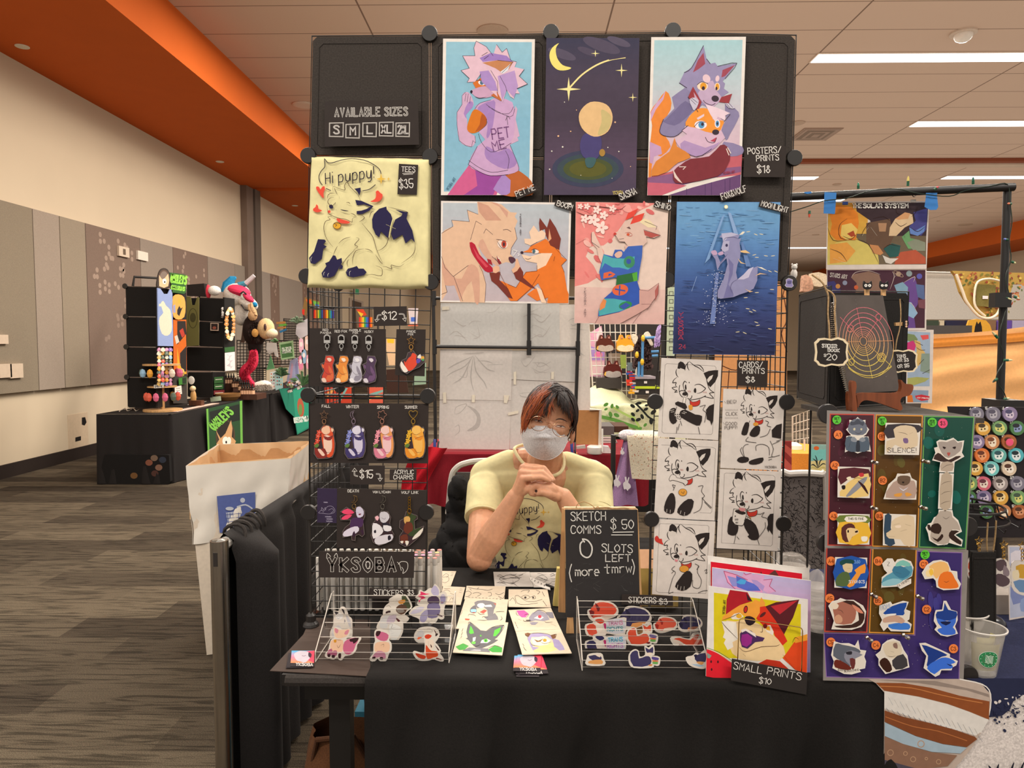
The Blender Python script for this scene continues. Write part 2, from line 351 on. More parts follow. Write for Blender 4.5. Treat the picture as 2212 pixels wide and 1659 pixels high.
disc(1722,265,.13,ZC,'small round fitting close to the grey ceiling vent')
p=G(2081,70,ZC);t=thing('smoke_detector','white domed detector on the ceiling above the nearest strip light','smoke detector')
MB().lathe([(.15,0),(.15,-.02),(.13,-.03),(.02,-.03)],p,'cdb9a6',n=24).obj('base',t,smooth=1);MB().ball(p-V((0,0,.03)),(.11,.11,.09),'e6dccf','g').obj('dome',t,smooth=1)
disc(48,100,.07,4.69,'round white downlight in the orange soffit, upper left of the photo','e5dccc','downlight','downlight',.01)
disc(475,349,.07,4.69,'round white downlight in the orange soffit before the wall post','e5dccc','downlight','downlight',.01)
disc(637,444,.07,4.69,'small white downlight in the far orange soffit beyond the wall post','e5dccc','downlight','downlight',.01)
for(x,y,s_)in((1808,398,.1),(1860,495,.12),(2085,485,.2),(2027,477,.05),(1762,507,.12)):
 disc(x,y,s_,ZC,'flat round ceiling fitting %s'%{1808:'just above the black pipe',1860:'left of the orange beam on the right',2085:'nearest the orange beam on the right',2027:'tiny one beside the top poster edge',1762:'between the display edge and the hanging poster'}[x])
# -- display rack of grid cubes --
YD=1.85
KN=[[(674,78),(668,338),(664,597),(668,853),(668,1105),(672,1362)],[(929,76),(930,340),(932,610),(925,855),(922,1105),(920,1362)],[(1190,73),(1191,343),(1187,600)],[(1452,70),(1450,343),(1440,605),(1414,867),(1406,1120),(1402,1352)],[(1720,76),(1713,343),(1702,612),(1697,868),(1690,1130),(1684,1372)]]
def K(c,r):return P(*KN[c][r],YD)
rack=thing('display_rack','tall black display rack of fabric and wire grid squares standing on the near table','display rack')
def bil(a,b,c,d,u,v):return(a*(1-u)+b*u)*(1-v)+(d*(1-u)+c*u)*v
def fabric(a,b,c,d,par,dy=V((0,-.004,0)),th=V((0,.008,0)),col='3d3733',name='fabric_panel'):
 """black padded panel, corners a b c d clockwise from top left"""
 m=MB();q=.035;s_=[]
 for(u,v)in((q,0),(1-q,0),(1,q),(1,1-q),(1-q,1),(q,1),(0,1-q),(0,q)):
  u=.012+u*.976;v=.012+v*.976;s_.append(bil(a,b,c,d,u,v))
 m.prism([p+dy+th for p in s_],-th,col,'f')
 ins=[sum(s_,V())/8+(p-sum(s_,V())/8)*.88 for p in s_]
 m.tube([p+dy-th*.05 for p in ins],.0009,'2a2522','f',4,closed=1)
 m.tube([a,b,c,d],.0022,'1d1a18','p',6,closed=1);return m.obj(name,par)
def wire(a,b,c,d,par,n=8,r=.0014,col='1d1a18',k='p',name='wire_panel'):
 m=MB();m.tube([a,b,c,d],r*1.9,col,k,6,closed=1)
 for i in range(1,n):
  t=i/n;m.tube([bil(a,b,c,d,t,0),bil(a,b,c,d,t,1)],r,col,k,5);m.tube([bil(a,b,c,d,0,t),bil(a,b,c,d,1,t)],r,col,k,5)
 return m.obj(name,par)
def knob(p,par,r=.0205,ax=V((0,-1,0)),stick=None,col='201c1a'):
 M=ax.to_track_quat('Z','Y').to_matrix()
 m=MB().lathe([(r*.6,-.004),(r*.95,-.001),(r,.004),(r,.010),(r*.93,.013),(.001,.013)],p,col,'p',24,M)
 o=m.obj('connector',par,smooth=1)
 if stick:stick(p)
 return o
for c in range(4):
 for r in(0,1):
  fabric(K(c,r),K(c+1,r),K(c+1,r+1),K(c,r+1),rack)
for c in(0,3):
 for r in(2,3,4):wire(K(c,r),K(c+1,r),K(c+1,r+1),K(c,r+1),rack)
BK=V((0,.315,0))
for r in(2,3,4):
 wire(K(0,r)+V((0,.004,0)),K(0,r)+BK,K(0,r+1)+BK,K(0,r+1)+V((0,.004,0)),rack)
 p_=K(4,r);q_=K(4,r+1);wire(p_+V((0,.004,0)),p_+BK,q_+BK,q_+V((0,.004,0)),rack)
for r in(3,):
 m=MB().tube([K(0,r)+V((0,.01,0)),K(1,r)+V((0,.01,0))],.003,'2b2724','p',6).tube([K(0,r)+V((0,.01,-.008)),K(1,r)+V((0,.01,-.008))],.003,'2b2724','p',6);m.obj('rod',rack)
for(c,r)in((1,0),(2,0),(3,0),(0,1),(1,1),(2,1),(3,1),(4,1),(0,2),(1,2),(3,2),(4,2),(0,3),(1,3),(0,4),(1,4),(3,3),(3,4),(4,3),(4,4)):
 knob(K(c,r),rack)
for r in(2,3):knob(K(0,r)+BK,rack,.017,V((0,-1,0)))
TZ=.742
for(c,r)in((0,5),(1,5),(3,5),(4,5)):
 p_=K(c,r);p_.z=TZ+.001;MB().lathe([(.022,0),(.020,.006),(.013,.012),(.013,.028),(.006,.034)],p_,'211d1b','p',10).obj('foot',rack,smooth=1)
for(c)in(0,1,3,4):
 p_=K(c,5);MB().tube([V((p_.x,p_.y,TZ+.03)),K(c,4)],.0032,'2b2724','p',6).obj('rod',rack)
# -- table, mat, cloth --
TY0,TY1=G(1200,1463,.742).y,2.345;TX0,TX1=G(590,1455,.74).x,1.26
t=thing('folding_table','black folding table with open left end under the art prints and stickers','table')
MB().box((TX0+.02,TY0+.012,.712),(TX1,TY1,.738),'1e1b1a','p').tube([(TX0+.03,TY0+.012,.725),(TX1,TY0+.012,.725)],.0135,'332e2b','f',8).obj('tabletop',t)
MB().box((TX0+.06,TY0+.05,.66),(TX1-.06,TY0+.075,.711),'161413','p').obj('apron',t)
for y in(TY0+.07,TY1-.12):
 MB().box((-.463,y,0),(-.413,y+.04,.66),'151312','p').obj('leg',t);MB().box((1.1,y,0),(1.15,y+.04,.66),'151312','p').obj('leg',t)
MB().box((-.46,TY0+.09,.08),(-.42,TY1-.1,.12),'151312','p').obj('leg_stretcher',t)
m=MB();a=V((-.425,TY0+.10,.42));b=V((-.27,TY0+.12,.65));m.tube([V((-.44,TY0+.13,.30)),V((-.26,TY0+.13,.655))],.019,'171514','p',4).obj('brace',t)
m=MB().prism([G(583,1450,.7395),G(800,1462,.7395),G(800,1340,.7395),G(672,1335,.7395),G(655,1372,.7395)],(0,0,.0015),'43362f','m')
m.obj('paper_mat',label='dark brown paper sheet on the left end of the near table',cat='paper mat')
CX0=G(790,1462,.742).x
def cloth(u,v,x0=CX0,x1=.84):
 x=x0+(x1-x0)*u;L1=TY1-TY0;s_=v*(L1+.62)
 if s_<L1:return V((x,TY1-s_,.7415+.0008*sin(x*19+s_*9)))
 d=s_-L1;am=min(1,d/.25)
 f=.017*sin(x*27+.9*sin(x*9)+d*3)+.009*sin(x*61+1+d*5)+.006*sin(x*13-d*16)
 return V((x+.006*sin(d*9+x*8)*am,TY0-.012-.004*min(1,d/.03)-am*(.012+f)-.006*am*sin(d*17+x*11),.7415-d))
m=MB().grid(cloth,120,70,'171412','f');m.obj('tablecloth',smooth=1,sh=180,label='plain black cloth draped over the middle of the near table and down its front',cat='tablecloth')
# -- left drape on its rail --
t=thing('drape_divider','low black drape hung on a rail from a silver upright, left of the near table','drape')
MB().lathe([(.0255,0),(.0255,.925),(.022,.925),(.022,.5)],(-.885,2.02,0),'b8b2aa','x',28).box((-.892,1.993,.855),(-.880,1.996,.895),'2a2522','p').lathe([(.12,0),(.12,.008),(.03,.012)],(-.885,2.02,0),'8a857e','x',24).obj('upright',t,smooth=1)
MB().tube([(-.885,2.03,.905),(-.885,3.9,.905)],.019,'b9b4ad','p',10).obj('rail',t,smooth=1)
def drp(u,v):
 y=2.06+u*1.8;g=min(1,v*3);wv=sin(u*74+1.3*sin(u*17));wv=wv*.5+.3*sin(u*31+1)
 g=min(1,v*9);x=-.885+.04*wv*g*min(1,u*9)*(.5+.5*v)+.03*g+.10*g*math.sin(min(1,u/.055)*pi/2)*math.exp(-(max(0,u-.05)/.05)**2)
 if v<.05:a_=v/.05*pi;return V((x*0-.885-.028*cos(a_),y,.905+.03*sin(a_)))
 z=.905-(v-.05)/.95*.885;return V((x,y+.01*wv*g,z))
m=MB().grid(drp,220,44,'262322','f');m.grid(lambda u,v:drp(u,.05*0)*(1-v)+V((-.925+.03*sin(u*66),2.06+u*1.8,.03))*v,120,6,'2b2725','f')
m.obj('curtain',t,smooth=1,sh=180)
m=MB()
for i in range(5):
 y=2.12+i*.045;pts=[(-.885+.036*cos(a_),y+.01*sin(a_*2+i)+.02*(a_/pi),.905+.038*sin(a_))for a_ in[j*pi/8-.3 for j in range(10)]];m.tube(pts,[.003+.004*sin(pi*j/9)for j in range(10)],'37322f','f',6)
m.obj('gathered_hem',t,smooth=1)
# -- recycling bin with liner --
t=thing('recycling_bin','tall cardboard recycling bin lined with a white plastic bag, left of the drape','bin')
top=[V((-1.58,3.28,.91)),V((-1.167,3.5,.91)),V((-1.20,3.98,.93)),V((-1.70,3.9,.92))]
bot=[V((-1.52,3.30,.0)),V((-1.25,3.42,.0)),V((-1.27,3.8,.0)),V((-1.6,3.75,.0))]
m=MB()
for i in range(4):
 j=(i+1)%4;m.add([top[i],top[j],bot[j],bot[i]],[(0,1,2,3)],'e3d3bf','m')
cen=sum(top,V())/4
ti=[p+(cen-p)*.03-V((0,0,.02))for p in top];bi=[p+(cen-p)*.1 for p in bot]
for i in range(4):
 j=(i+1)%4;m.add([ti[i],ti[j],bi[j],bi[i]],[(3,2,1,0)],'b98a5c','m')
m.add(bi,[(0,1,2,3)],'8a6848').obj('carton',t)
def liner(k_,z0):
 def f(u,v):
  s_=u*4;i=int(s_)%4;q=s_-int(s_);a=top[i].lerp(top[(i+1)%4],q);b=bot[i].lerp(bot[(i+1)%4],q)
  n_=(a-cen);n_.z=0;n_.normalize();e=v*.40
  p=a.lerp(b,e);wr=.006*sin(u*90+v*6)+.004*sin(u*37+v*14)
  return p+n_*(.008+wr*min(1,v*2))+V((0,0,.012*(1-v)*max(0,1-v*9)))
 return f
m=MB().grid(liner(0,0),96,14,'ece3d6','g')
def lin2(u,v):
 s_=u*4;i=int(s_)%4;q=s_-int(s_);a=top[i].lerp(top[(i+1)%4],q);n_=cen-a;n_.z=0;n_.normalize()
 return a+n_*(.012+.006*sin(u*80+v*5))+V((0,0,.014-v*.26))
m.grid(lin2,96,6,'d9b58a','g').obj('bin_liner',t,smooth=1,sh=60)
nn=(top[1]-top[0]).cross(bot[0]-top[0]);A=Art(top[0],nn,dl=.0004);A.l=34;Z24=(380,930,.43956);A.T=Z24
A.fi('5a68a4','200 320 388 300 390 490 214 500');A.ell('c8ccd8',326,340,12);A.line('c8ccd8',7,'300 372 340 362 372 380');A.fi('b9bfd0','244 400 318 392 312 470 258 476')
for i in range(5):A.line('4a5a9c',2,[(250+i*14,400),(258+i*12,474)],sm=0)
for i in range(4):A.line('4a5a9c',2,[(244,410+i*18),(318,403+i*18)],sm=0)
A.ell('c8ccd8',262,380,20,9);A.obj('printed_symbol',t,label='blue square with a tidy bin symbol')
# -- art prints taped to the rack --
Z1=(660,50,.24412);Z2=(1150,50,.26673);Z3=(640,320,.19289);Z4=(930,420,.2396);Z5=(1430,420,.21693)
INK='3a2a3a'
def DP(y,T,**k):return Art((0,y,0),(0,-1,0),T,**k)
A=DP(1.832,Z1);A.base('e9e0d8','1217 137 2030 142 2005 1522 1198 1522');A.grad(['93c0d2','84b5cd','8cbad0'],0,0,1,1,12,'1245 165 2003 168 1977 1492 1224 1490')
A.fi('b9622e','1760 1240 1880 1300 1999 1400 2003 1521 1740 1521 1700 1380',3);A.fi('cf5f8f','1450 1250 1560 1320 1750 1340 1690 1521 1255 1521 1340 1400')
A.fi('9a4a9a','1500 1290 1750 1345 1700 1420 1660 1521 1400 1521 1520 1440');A.fi('a987c4','1750 1330 1815 1390 1810 1500 1780 1521 1730 1521 1660 1470 1700 1400')
A.fi('cfa9c6','1415 610 1450 620 1485 690 1480 740 1420 810 1430 850 1440 960 1500 1000 1500 1060 1470 1095 1420 1085 1360 1040 1340 900 1340 790 1385 720 1385 640',2);A.fi('a883c0','1440 700 1480 700 1478 745 1420 812 1430 850 1400 800',2)
A.line(INK,3,'1415 612 1385 642 1385 720 1340 790 1340 900 1360 1040 1420 1085 1470 1095 1480 1040 1505 1060 1500 1000',sm=0);A.ls(INK,3,'1420 625 1410 690|1440 625 1430 700|1460 650 1452 710')
A.fi('cfa9c6','1855 730 1875 760 1860 850 1895 1000 1875 1010 1885 1040 1810 1075 1840 950');A.fi('c9a2c9','1640 680 1700 660 1830 700 1855 850 1840 1010 1810 1080 1880 1250 1885 1305 1790 1340 1640 1350 1530 1310 1440 1250 1520 1090 1590 1030 1530 960 1600 900 1600 850 1500 760 1540 710',2)
A.fi('a582bd','1640 690 1680 700 1660 900 1620 1010 1600 1000 1610 860 1520 770 1560 720',2);A.fi('a582bd','1600 1090 1700 1140 1800 1110 1870 1240 1760 1290 1600 1200',3);A.fi('d5761f','1490 765 1560 790 1605 850 1590 910 1530 960 1470 975 1430 940 1445 860',3);A.fi('b0561f','1560 800 1605 850 1590 910 1500 965 1540 900',2)
A.ls(INK,3,'1500 760 1540 710 1640 680|1600 720 1700 790 1800 800 1840 740|1620 740 1810 830 1850 760|1600 850 1600 900 1530 960|1530 980 1560 1060 1640 1140 1740 1110 1820 1060|1440 1250 1530 1310 1640 1350 1790 1340|1445 1215 1540 1280 1650 1320 1790 1300|1780 820 1790 900|1770 860 1790 825 1810 850|1810 1080 1880 1250 1885 1305|1520 1090 1440 1250|1770 1130 1800 1200 1790 1290')
A.txt('7a4f80',9,'PET',1655,1028,90,-8,155);A.txt('7a4f80',9,'ME',1665,1132,80,-14,115)
A.fi('d3702a','1480 530 1560 480 1640 560 1600 600 1520 600');A.fi('caa0bd','1465 600 1530 570 1600 560 1670 600 1650 650 1540 665 1490 640',2);A.ell('2a1a2c',1468,608,11,14);A.ell('f3e8ea',1560,530,32,20,15);A.ell('5f7f9c',1560,530,17,18);A.ls(INK,5,'1500 510 1550 508 1600 540|1500 650 1540 665 1600 655',tp=1);A.fi('c06a38','1640 640 1730 690 1760 640 1700 600')
A.fi('e0bccb','1510 160 1600 210 1660 290 1690 190 1740 260 1780 225 1815 330 1868 345 1850 390 1935 410 1890 470 1965 540 1870 580 1895 625 1845 622 1845 672 1810 650 1780 590 1745 700 1690 600 1700 655 1640 600 1600 560 1560 520 1550 450 1500 520 1430 525 1450 490 1375 420 1450 400 1390 290 1500 290 1490 220')
A.fi('9d7cc0','1540 310 1640 265 1780 290 1835 345 1700 330 1570 345');A.fi('ab8bc7','1540 430 1620 420 1680 520 1700 600 1640 600 1600 560 1560 520');A.fi('b795c9','1700 470 1850 420 1880 560 1845 660 1780 590 1740 690');A.fi('c48357','1565 352 1700 330 1838 345 1800 410 1740 440 1680 400');A.fi('e1e3ea','1725 432 1780 392 1815 360 1790 420 1745 450')
A.ls(INK,3,'1510 160 1490 220 1500 290 1390 290 1450 400 1375 420 1450 490 1430 525|1510 160 1600 210 1660 290|1690 190 1740 260 1780 225 1815 330 1868 345|1935 410 1890 470 1965 540 1870 580|1550 450 1540 500 1560 540|1640 420 1700 520 1700 620|1720 470 1770 560 1780 600|1610 260 1560 290|1620 290 1580 320|1700 330 1838 345 1740 440',sm=0)
A.txt('476b86',3,'YKSOBA ART',1262,1482,24,-56);A.obj('art_poster',label='poster of a white-haired figure in a sleeveless hoodie on sky blue, upper left',cat='poster',group='posters on the display rack')
A=DP(1.832,Z2);A.base('473d4e','113 120 868 120 838 1392 93 1392');A.grad(['3c3a50','4a3f50','473b4b','57455a','4c4257'],0,0,1,1,30,'116 122 866 122 836 1390 96 1390')
for(x,y,r,f)in((240,250,120,.25),(560,180,160,.2),(700,150,100,.3),(450,230,90,.15)):A.ell(mixc('453b4f','7b7488',f),x,y,r,r*.3,20)
for i,(rx,ry,c)in enumerate(((290,150,'3d4058'),(250,120,'3c4a52'),(200,90,'4b5330'),(150,65,'5b5a26'))):A.ell(c,450,1180,rx,ry,n=28)
A.fi('efe07a','215 162 190 205 200 280 245 340 315 362 270 382 205 378 155 330 138 260 160 200',3);A.line('f4e39a',13,'305 520 400 420 520 340 640 295 750 278',tp=0,sm=4);A.fi('453b4f','620 285 760 262 760 276 620 300')
def star(A,c,x,y,a,b,q=.16):
 A.fi(c,[(x+(a*sin(t*pi/4)if t%4==2 or t%4==6 else(a*sin(t*pi/4)if t%2==0 else a*q*sin(t*pi/4))),y-(b*cos(t*pi/4)if t%2==0 else a*q*cos(t*pi/4)))for t in range(8)])
star(A,'f5e7a0',294,535,98,98);star(A,'f5e7a0',722,383,50,55);star(A,'f5e7a0',510,246,36,30);star(A,'f2e29c',813,602,36,36)
rr=random.Random(3)
for(x,y)in((357,704),(310,877),(611,1007),(157,1037),(140,1184),(392,1232),(645,1257),(670,803),(260,640),(795,1162),(210,915),(700,1040),(245,1003)):A.ell('e7b78e' if(x+y)%2 else 'e2ddd0',x,y,rr.uniform(3,8),n=8)
A.fi('4a4274','420 900 540 905 560 1000 520 1100 420 1090 385 1000',4);A.fi('e3bb86','380 730 470 640 600 660 650 760 610 880 500 920 400 850',4);A.fi('c9b67c','560 700 640 760 610 870 530 905 560 800',4);A.fi('3f5f62','430 1095 515 1095 490 1165 440 1165',3)
A.ell('a8803c',565,1050,24,30);A.txt('cdb96a',4,'YKSOBA',652,1388,26,-4);A.obj('art_poster',label='dark night-sky poster with yellow moon and shooting star, second in the upper row',cat='poster',group='posters on the display rack')
A=DP(1.832,Z2);A.base('e9e0d8','963 113 1730 110 1686 1395 930 1395');A.grad(['a9cdd3','bdc9cf','d3bcc8','d9b2c2'],0,0,1,1,26,'988 138 1702 136 1672 1190 956 1200')
A.fi('e8893a','1080 550 1120 610 1120 700 1040 850 1080 920 1120 1000 1040 1080 980 1070 960 1240 940 1245 950 1000 970 830 955 720 1010 640',2);A.fi('cfa5c6','1080 545 1050 600 1010 640 960 720 955 800 1000 700 1060 620');A.fi('c49cc0','950 960 1040 1000 1050 1060 985 1080 975 1140 950 1130')
A.fi('c96570','1280 1160 1700 1050 1690 1230 1500 1250 1200 1250 930 1330 935 1250');A.fi('8d5d86','933 1254 1150 1215 1690 1160 1690 1205 1300 1290 1150 1330 935 1300');A.fi('c86477','933 1290 1150 1300 1250 1315 1050 1394 932 1394');A.fi('6d4a76','1100 1394 1300 1330 1687 1225 1686 1394');A.ls('4d3560',4,'1250 1340 1250 1392|1400 1305 1400 1392|1450 1290 1450 1392|1560 1270 1560 1392|1600 1260 1600 1392',sm=0)
A.fi('8f83a8','1550 960 1700 1000 1700 1060 1610 1080 1540 1040',2);A.fi('8b82a6','1250 430 1240 520 1130 600 1150 690 1060 780 1030 870 1060 910 1150 920 1220 870 1270 750 1330 700 1400 620 1280 520',2);A.fi('756c93','1060 800 1150 830 1230 780 1300 700 1240 630 1160 700 1080 780',2);A.fi('8b82a6','1560 640 1670 720 1660 790 1600 900 1570 950 1530 860 1570 780',2)
A.fi('978db2','1385 182 1410 290 1440 330 1480 320 1500 350 1655 325 1560 450 1540 470 1560 490 1550 530 1590 560 1530 600 1500 650 1440 690 1370 660 1330 590 1280 560 1190 485 1230 400 1290 360');A.fi('a04a5a','1385 240 1400 330 1350 370 1300 400 1340 300');A.fi('a04a5a','1640 340 1560 430 1530 440 1540 380')
A.fi('c3a8c4','1400 500 1460 465 1500 560 1530 600 1500 650 1440 685 1380 640 1340 570',2);A.ell('e6c6cf',1410,450,30,36,-30);A.ell('e6c6cf',1498,450,16,26,10);A.ell('f3d9c0',1378,512,44,34);A.ell('e39a2e',1384,512,26,30);A.ell(INK,1384,528,13,16);A.ell('f3d9c0',1497,515,22,32);A.ell('e39a2e',1497,515,14,26);A.ell(INK,1490,530,8,14)
A.ell('3c2f3b',1480,612,30,25,10);A.ls(INK,4,'1385 625 1400 645 1450 665 1480 650|1335 500 1370 476 1420 490|1190 485 1250 525|1385 182 1290 360 1230 400|1410 290 1440 330|1500 350 1655 325 1560 450|1060 780 1030 870 1060 910 1150 920 1220 870')
A.fi('9a3a40','1300 515 1370 640 1340 720 1260 600');A.fi('c9a3b8','1305 560 1350 630 1330 690');A.fi('9a3a40','1617 572 1590 650 1510 640 1530 600');A.fi('d7b5cb','1260 830 1210 870 1250 900 1160 960 1200 1020 1330 1080 1480 1010 1560 930 1530 870 1550 800 1450 700 1330 720');A.fi('b293bf','1230 950 1400 1010 1520 960 1440 1040 1320 1080 1200 1020',2)
A.fi('f0963a','1260 770 1330 700 1400 690 1450 720 1460 780 1545 790 1540 830 1500 890 1400 880 1330 850 1240 830',2);A.fi('ead0dc','1400 660 1480 680 1600 730 1560 750 1560 790 1500 760 1480 800 1440 740');A.fi('e8ccd6','1330 770 1390 735 1390 755 1340 785');A.ell('f4e6ee',1362,825,50,34);A.ell('5596c4',1368,825,25,28);A.ell(INK,1376,820,11,13);A.ell('f4e6ee',1497,815,22,34);A.ell('5596c4',1497,815,14,25);A.ell(INK,1497,815,7,12)
A.ell('3c2f3b',1483,884,28,22);A.fi('b8475c','1440 955 1490 925 1480 965');A.ls(INK,4,'1400 925 1420 960 1470 970 1490 930|1310 840 1350 800 1400 805|1210 870 1260 830|1200 1020 1330 1085 1450 1020|1550 800 1600 740|1260 600 1340 720')
A.fi('d9853a','1150 930 1170 1000 1240 1040 1280 1090 1180 1130 1120 1180 1080 1210 960 1240 1000 1120 1110 1040',2);A.fi('7e3038','1520 990 1575 1000 1600 1080 1580 1150 1500 1240 1210 1300 1140 1270 1150 1190 1200 1150 1280 1100 1430 1080',2);A.fi('e6cfc6','1135 1180 1150 1250 1180 1280 1215 1300 1170 1240');A.ls('e9d6cc',7,'1570 1020 1590 1070|1580 1010 1605 1055|1190 1165 1240 1165 1220 1185',sm=0)
A.fi('c9c3d4','1270 620 1320 605 1345 650 1310 710 1290 680',2);A.fi('c9c3d4','1560 650 1610 660 1640 690 1590 690',2);A.ls(INK,3,'1280 620 1320 660|1290 610 1335 645|1570 655 1600 690|1590 650 1620 685')
A.txt('a33a4a',3,'YKSOBA ART',1545,1225,18,-8);A.obj('art_poster',label='poster of a grey wolf leaning over an orange fox, right end of the upper row',cat='poster',group='posters on the display rack')
A=DP(1.832,Z4);A.base('e9dfd8','95 58 1270 75 1246 988 88 970');A.grad(['b9c0c6','bdb6be','c4b2b6'],0,0,1,1,14,'112 75 1252 92 1228 972 105 955')
A.fi('e3bb9c','100 350 130 320 210 285 190 232 350 245 330 140 430 180 420 66 555 66 640 90 720 160 780 165 760 200 785 240 760 300 780 400 730 480 720 540 770 590 740 620 680 610 630 630 590 640 540 590 500 560 430 470 460 560 470 680 500 800 490 975 270 970 215 820 135 820 150 880 100 960')
A.fi('cf9c84','425 66 520 100 640 235 500 235 440 160');A.fi('d3a08a','540 70 600 80 700 160 690 210 620 110');A.fi('d8a78f','430 460 500 570 590 640 620 625 560 560 520 500 470 400',2);A.fi('d6a48c','105 600 190 730 280 760 340 640 400 640 440 720 440 970 400 970 370 780 290 900 270 968 215 820 130 820',2)
A.ls(INK,3,'190 232 350 245 330 140 430 180|100 350 200 290 190 232|360 410 410 240 460 270|480 350 500 310 560 360|760 300 780 400 730 480 720 540|210 740 290 960|205 740 340 640|440 640 470 700 500 810 490 970|100 560 130 660 205 740|135 820 150 880 100 900|580 570 620 630|555 560 600 600 640 620',sm=0)
A.fi('b71e35','352 432 400 450 440 540 520 620 570 680 540 702 490 690 420 600 370 520',2);A.fi('d44a58','380 470 440 560 520 650 500 660 420 570');A.fi('a2262f','510 580 545 590 560 640 520 620');A.ell('efd9cb',650,450,48,40,20);A.ell('c04a34',662,448,23,34);A.ell(INK,662,450,9,18);A.ls(INK,5,'590 405 640 412 690 425|600 420 640 480 680 482',tp=1);A.ls(INK,3,'655 320 690 315 725 335')
A.fi('57323f','705 565 745 565 768 592 735 622 710 600',2);A.fi('8c2a30','598 552 640 620 620 632 600 590');A.ls('f3e2d6',5,'605 560 612 580 622 575 630 600',sm=0)
A.fi('e9792b','900 470 1040 400 1130 490 1160 500 1180 560 1228 590 1180 640 1205 700 1230 860 1246 900 1242 980 1050 980 1060 930 960 960 870 900 940 850 1000 860 970 800 780 960 720 960 600 790 640 780 770 840 860 700 960 690 960 640 1040 620 1100 540 1000 530 830 520 880 500',0)
A.fi('f3d0b2','820 540 900 560 1000 530 1098 530 1040 640 960 680 960 620 860 600 835 570');A.fi('f0cdb0','845 400 905 400 890 340 930 280 975 340 1000 320 1040 350 1030 400 960 430 900 460 850 440');A.fi('7a3327','985 212 1050 300 1075 215 1130 300 1175 400 1160 500 1080 460 1040 370 1030 310 985 330 978 260');A.fi('e0a177','1070 310 1090 400 1060 430');A.fi('f3d0b2','950 830 1000 860 1030 950 1060 980 1000 975 975 900')
A.fi('7a3327','530 705 630 700 620 770 700 850 740 940 700 930 600 820 550 780');A.fi('7a3327','745 700 805 650 835 700 835 750 950 850 900 840 770 760');A.fi('e7b391','560 660 590 640 620 650 625 690 590 710 565 705');A.fi('e7b391','770 580 785 580 808 650 780 690 745 710 730 680 760 650');A.ell('3a2533',824,524,14,12);A.ell('f3e2d6',945,515,32,18,5);A.ell('4d6b76',932,513,14,18);A.ls(INK,4,'905 505 940 490 980 510|850 575 880 585 910 570',tp=1)
A.ls('7a3c1c',3,'900 470 960 430|1130 490 1228 590 1180 640 1205 700|1110 600 1120 560|960 640 960 690 860 700 770 840 700 810|780 960 900 850 980 720|1050 980 1000 850|620 700 740 940',sm=0);A.ls('f3efe8',5,'740 500 780 510 745 555 740 500|790 535 800 545 790 555',sm=0)
for i,ch in enumerate('YKSOBA ART'):A.txt('54484c',3,ch,806,190+i*20,15,2,1.1)
A.obj('art_poster',label='wide poster of a white wolf and an orange fox nose to nose, lower left',cat='poster',group='posters on the display rack')
A=DP(1.832,Z4);A.base('e6cdbf','1309 67 2145 80 2106 1172 1296 1160');A.fi('e98b85','1311 69 2040 78 1900 140 1760 230 1690 330 1640 400 1560 460 1440 470 1400 560 1470 640 1520 740 1420 800 1300 830');A.grad(['e0bcb2','dcb0a8'],0,0,1,1,6,'1304 830 2118 860 2108 1170 1298 1158')
rr=random.Random(5)
for i in range(46):
 x=rr.uniform(1320,1640);y=rr.uniform(90,780)
 if rr.random()<.5:x=rr.uniform(1330,1980);y=rr.uniform(80,170)
 A.ell(rr.choice(['f0a59c','e27a76','f3b9ae','dd6f6e']),x,y,rr.uniform(14,45),rr.uniform(8,26),rr.uniform(0,90),n=9)
A.ls('6b3a35',7,'1312 155 1400 190 1500 180|1370 80 1420 100 1600 120 1700 140 1760 100|1310 450 1400 400',tp=1)
def flower(A,x,y,r,c='f7dcd3',c2='d97f7c'):
 for q in range(5):A.ell(c,x+r*.55*cos(q*1.257),y+r*.55*sin(q*1.257),r*.5,r*.32,math.degrees(q*1.257),n=9)
 A.ell(c2,x,y,r*.15,n=6)
for(x,y,r)in((1470,230,55),(1540,300,60),(1390,220,40),(1560,190,40),(1500,140,38),(1640,130,34),(1410,110,30),(1350,110,26)):flower(A,x,y,r)
A.fi('e4c3b4','1450 345 1470 335 1500 400 1530 460 1560 530 1540 620 1515 570 1500 490 1450 430');A.fi('dcb4a8','1750 460 1900 470 1900 540 1760 520');A.fi('dcbcae','1665 345 1720 320 1730 270 1780 230 1860 220 1930 250 2040 300 2070 370 2020 395 1940 380 1950 430 1900 480 1790 480 1750 430 1700 430 1670 390')
A.fi('e04a3c','1755 235 1780 170 1872 128 1830 200');A.fi('e04a3c','1798 272 1830 200 1928 168 1900 240');A.fi('e9d6ae','1880 250 1920 220 1980 240 2035 300 1960 300');A.fi('b5554e','1920 325 2070 370 1990 392 1930 370');A.ell('c23c34',1662,357,14,11);A.ls('b2453c',5,'1750 350 1790 345 1820 365|1765 370 1800 378 1820 368',tp=1);A.ell('d25a3a',1780,362,14,11);A.fi('6a4b4b','1765 300 1790 292 1805 315 1790 312');A.ls(INK,3,'1665 370 1700 425 1750 430|1700 405 1740 400|1930 245 2040 290 2030 320|1920 320 2072 370 2000 400|1450 345 1450 430 1520 480',sm=0)
A.fi('3f63b5','1740 520 1780 470 1910 460 1905 560 1880 700 1870 780 1660 750 1540 775 1520 700 1560 540 1640 560 1660 500 1720 500');A.fi('4fa9b0','1560 545 1640 575 1740 580 1840 560 1830 640 1780 680 1700 660 1640 660 1570 620 1535 680');A.ell('3f8a63',1790,610,50,54);A.ell('3a55a8',1785,605,22,24);A.fi('e06640','1555 760 1560 710 1620 695 1665 720 1640 745');A.fi('3a55a8','1600 740 1605 715 1640 720')
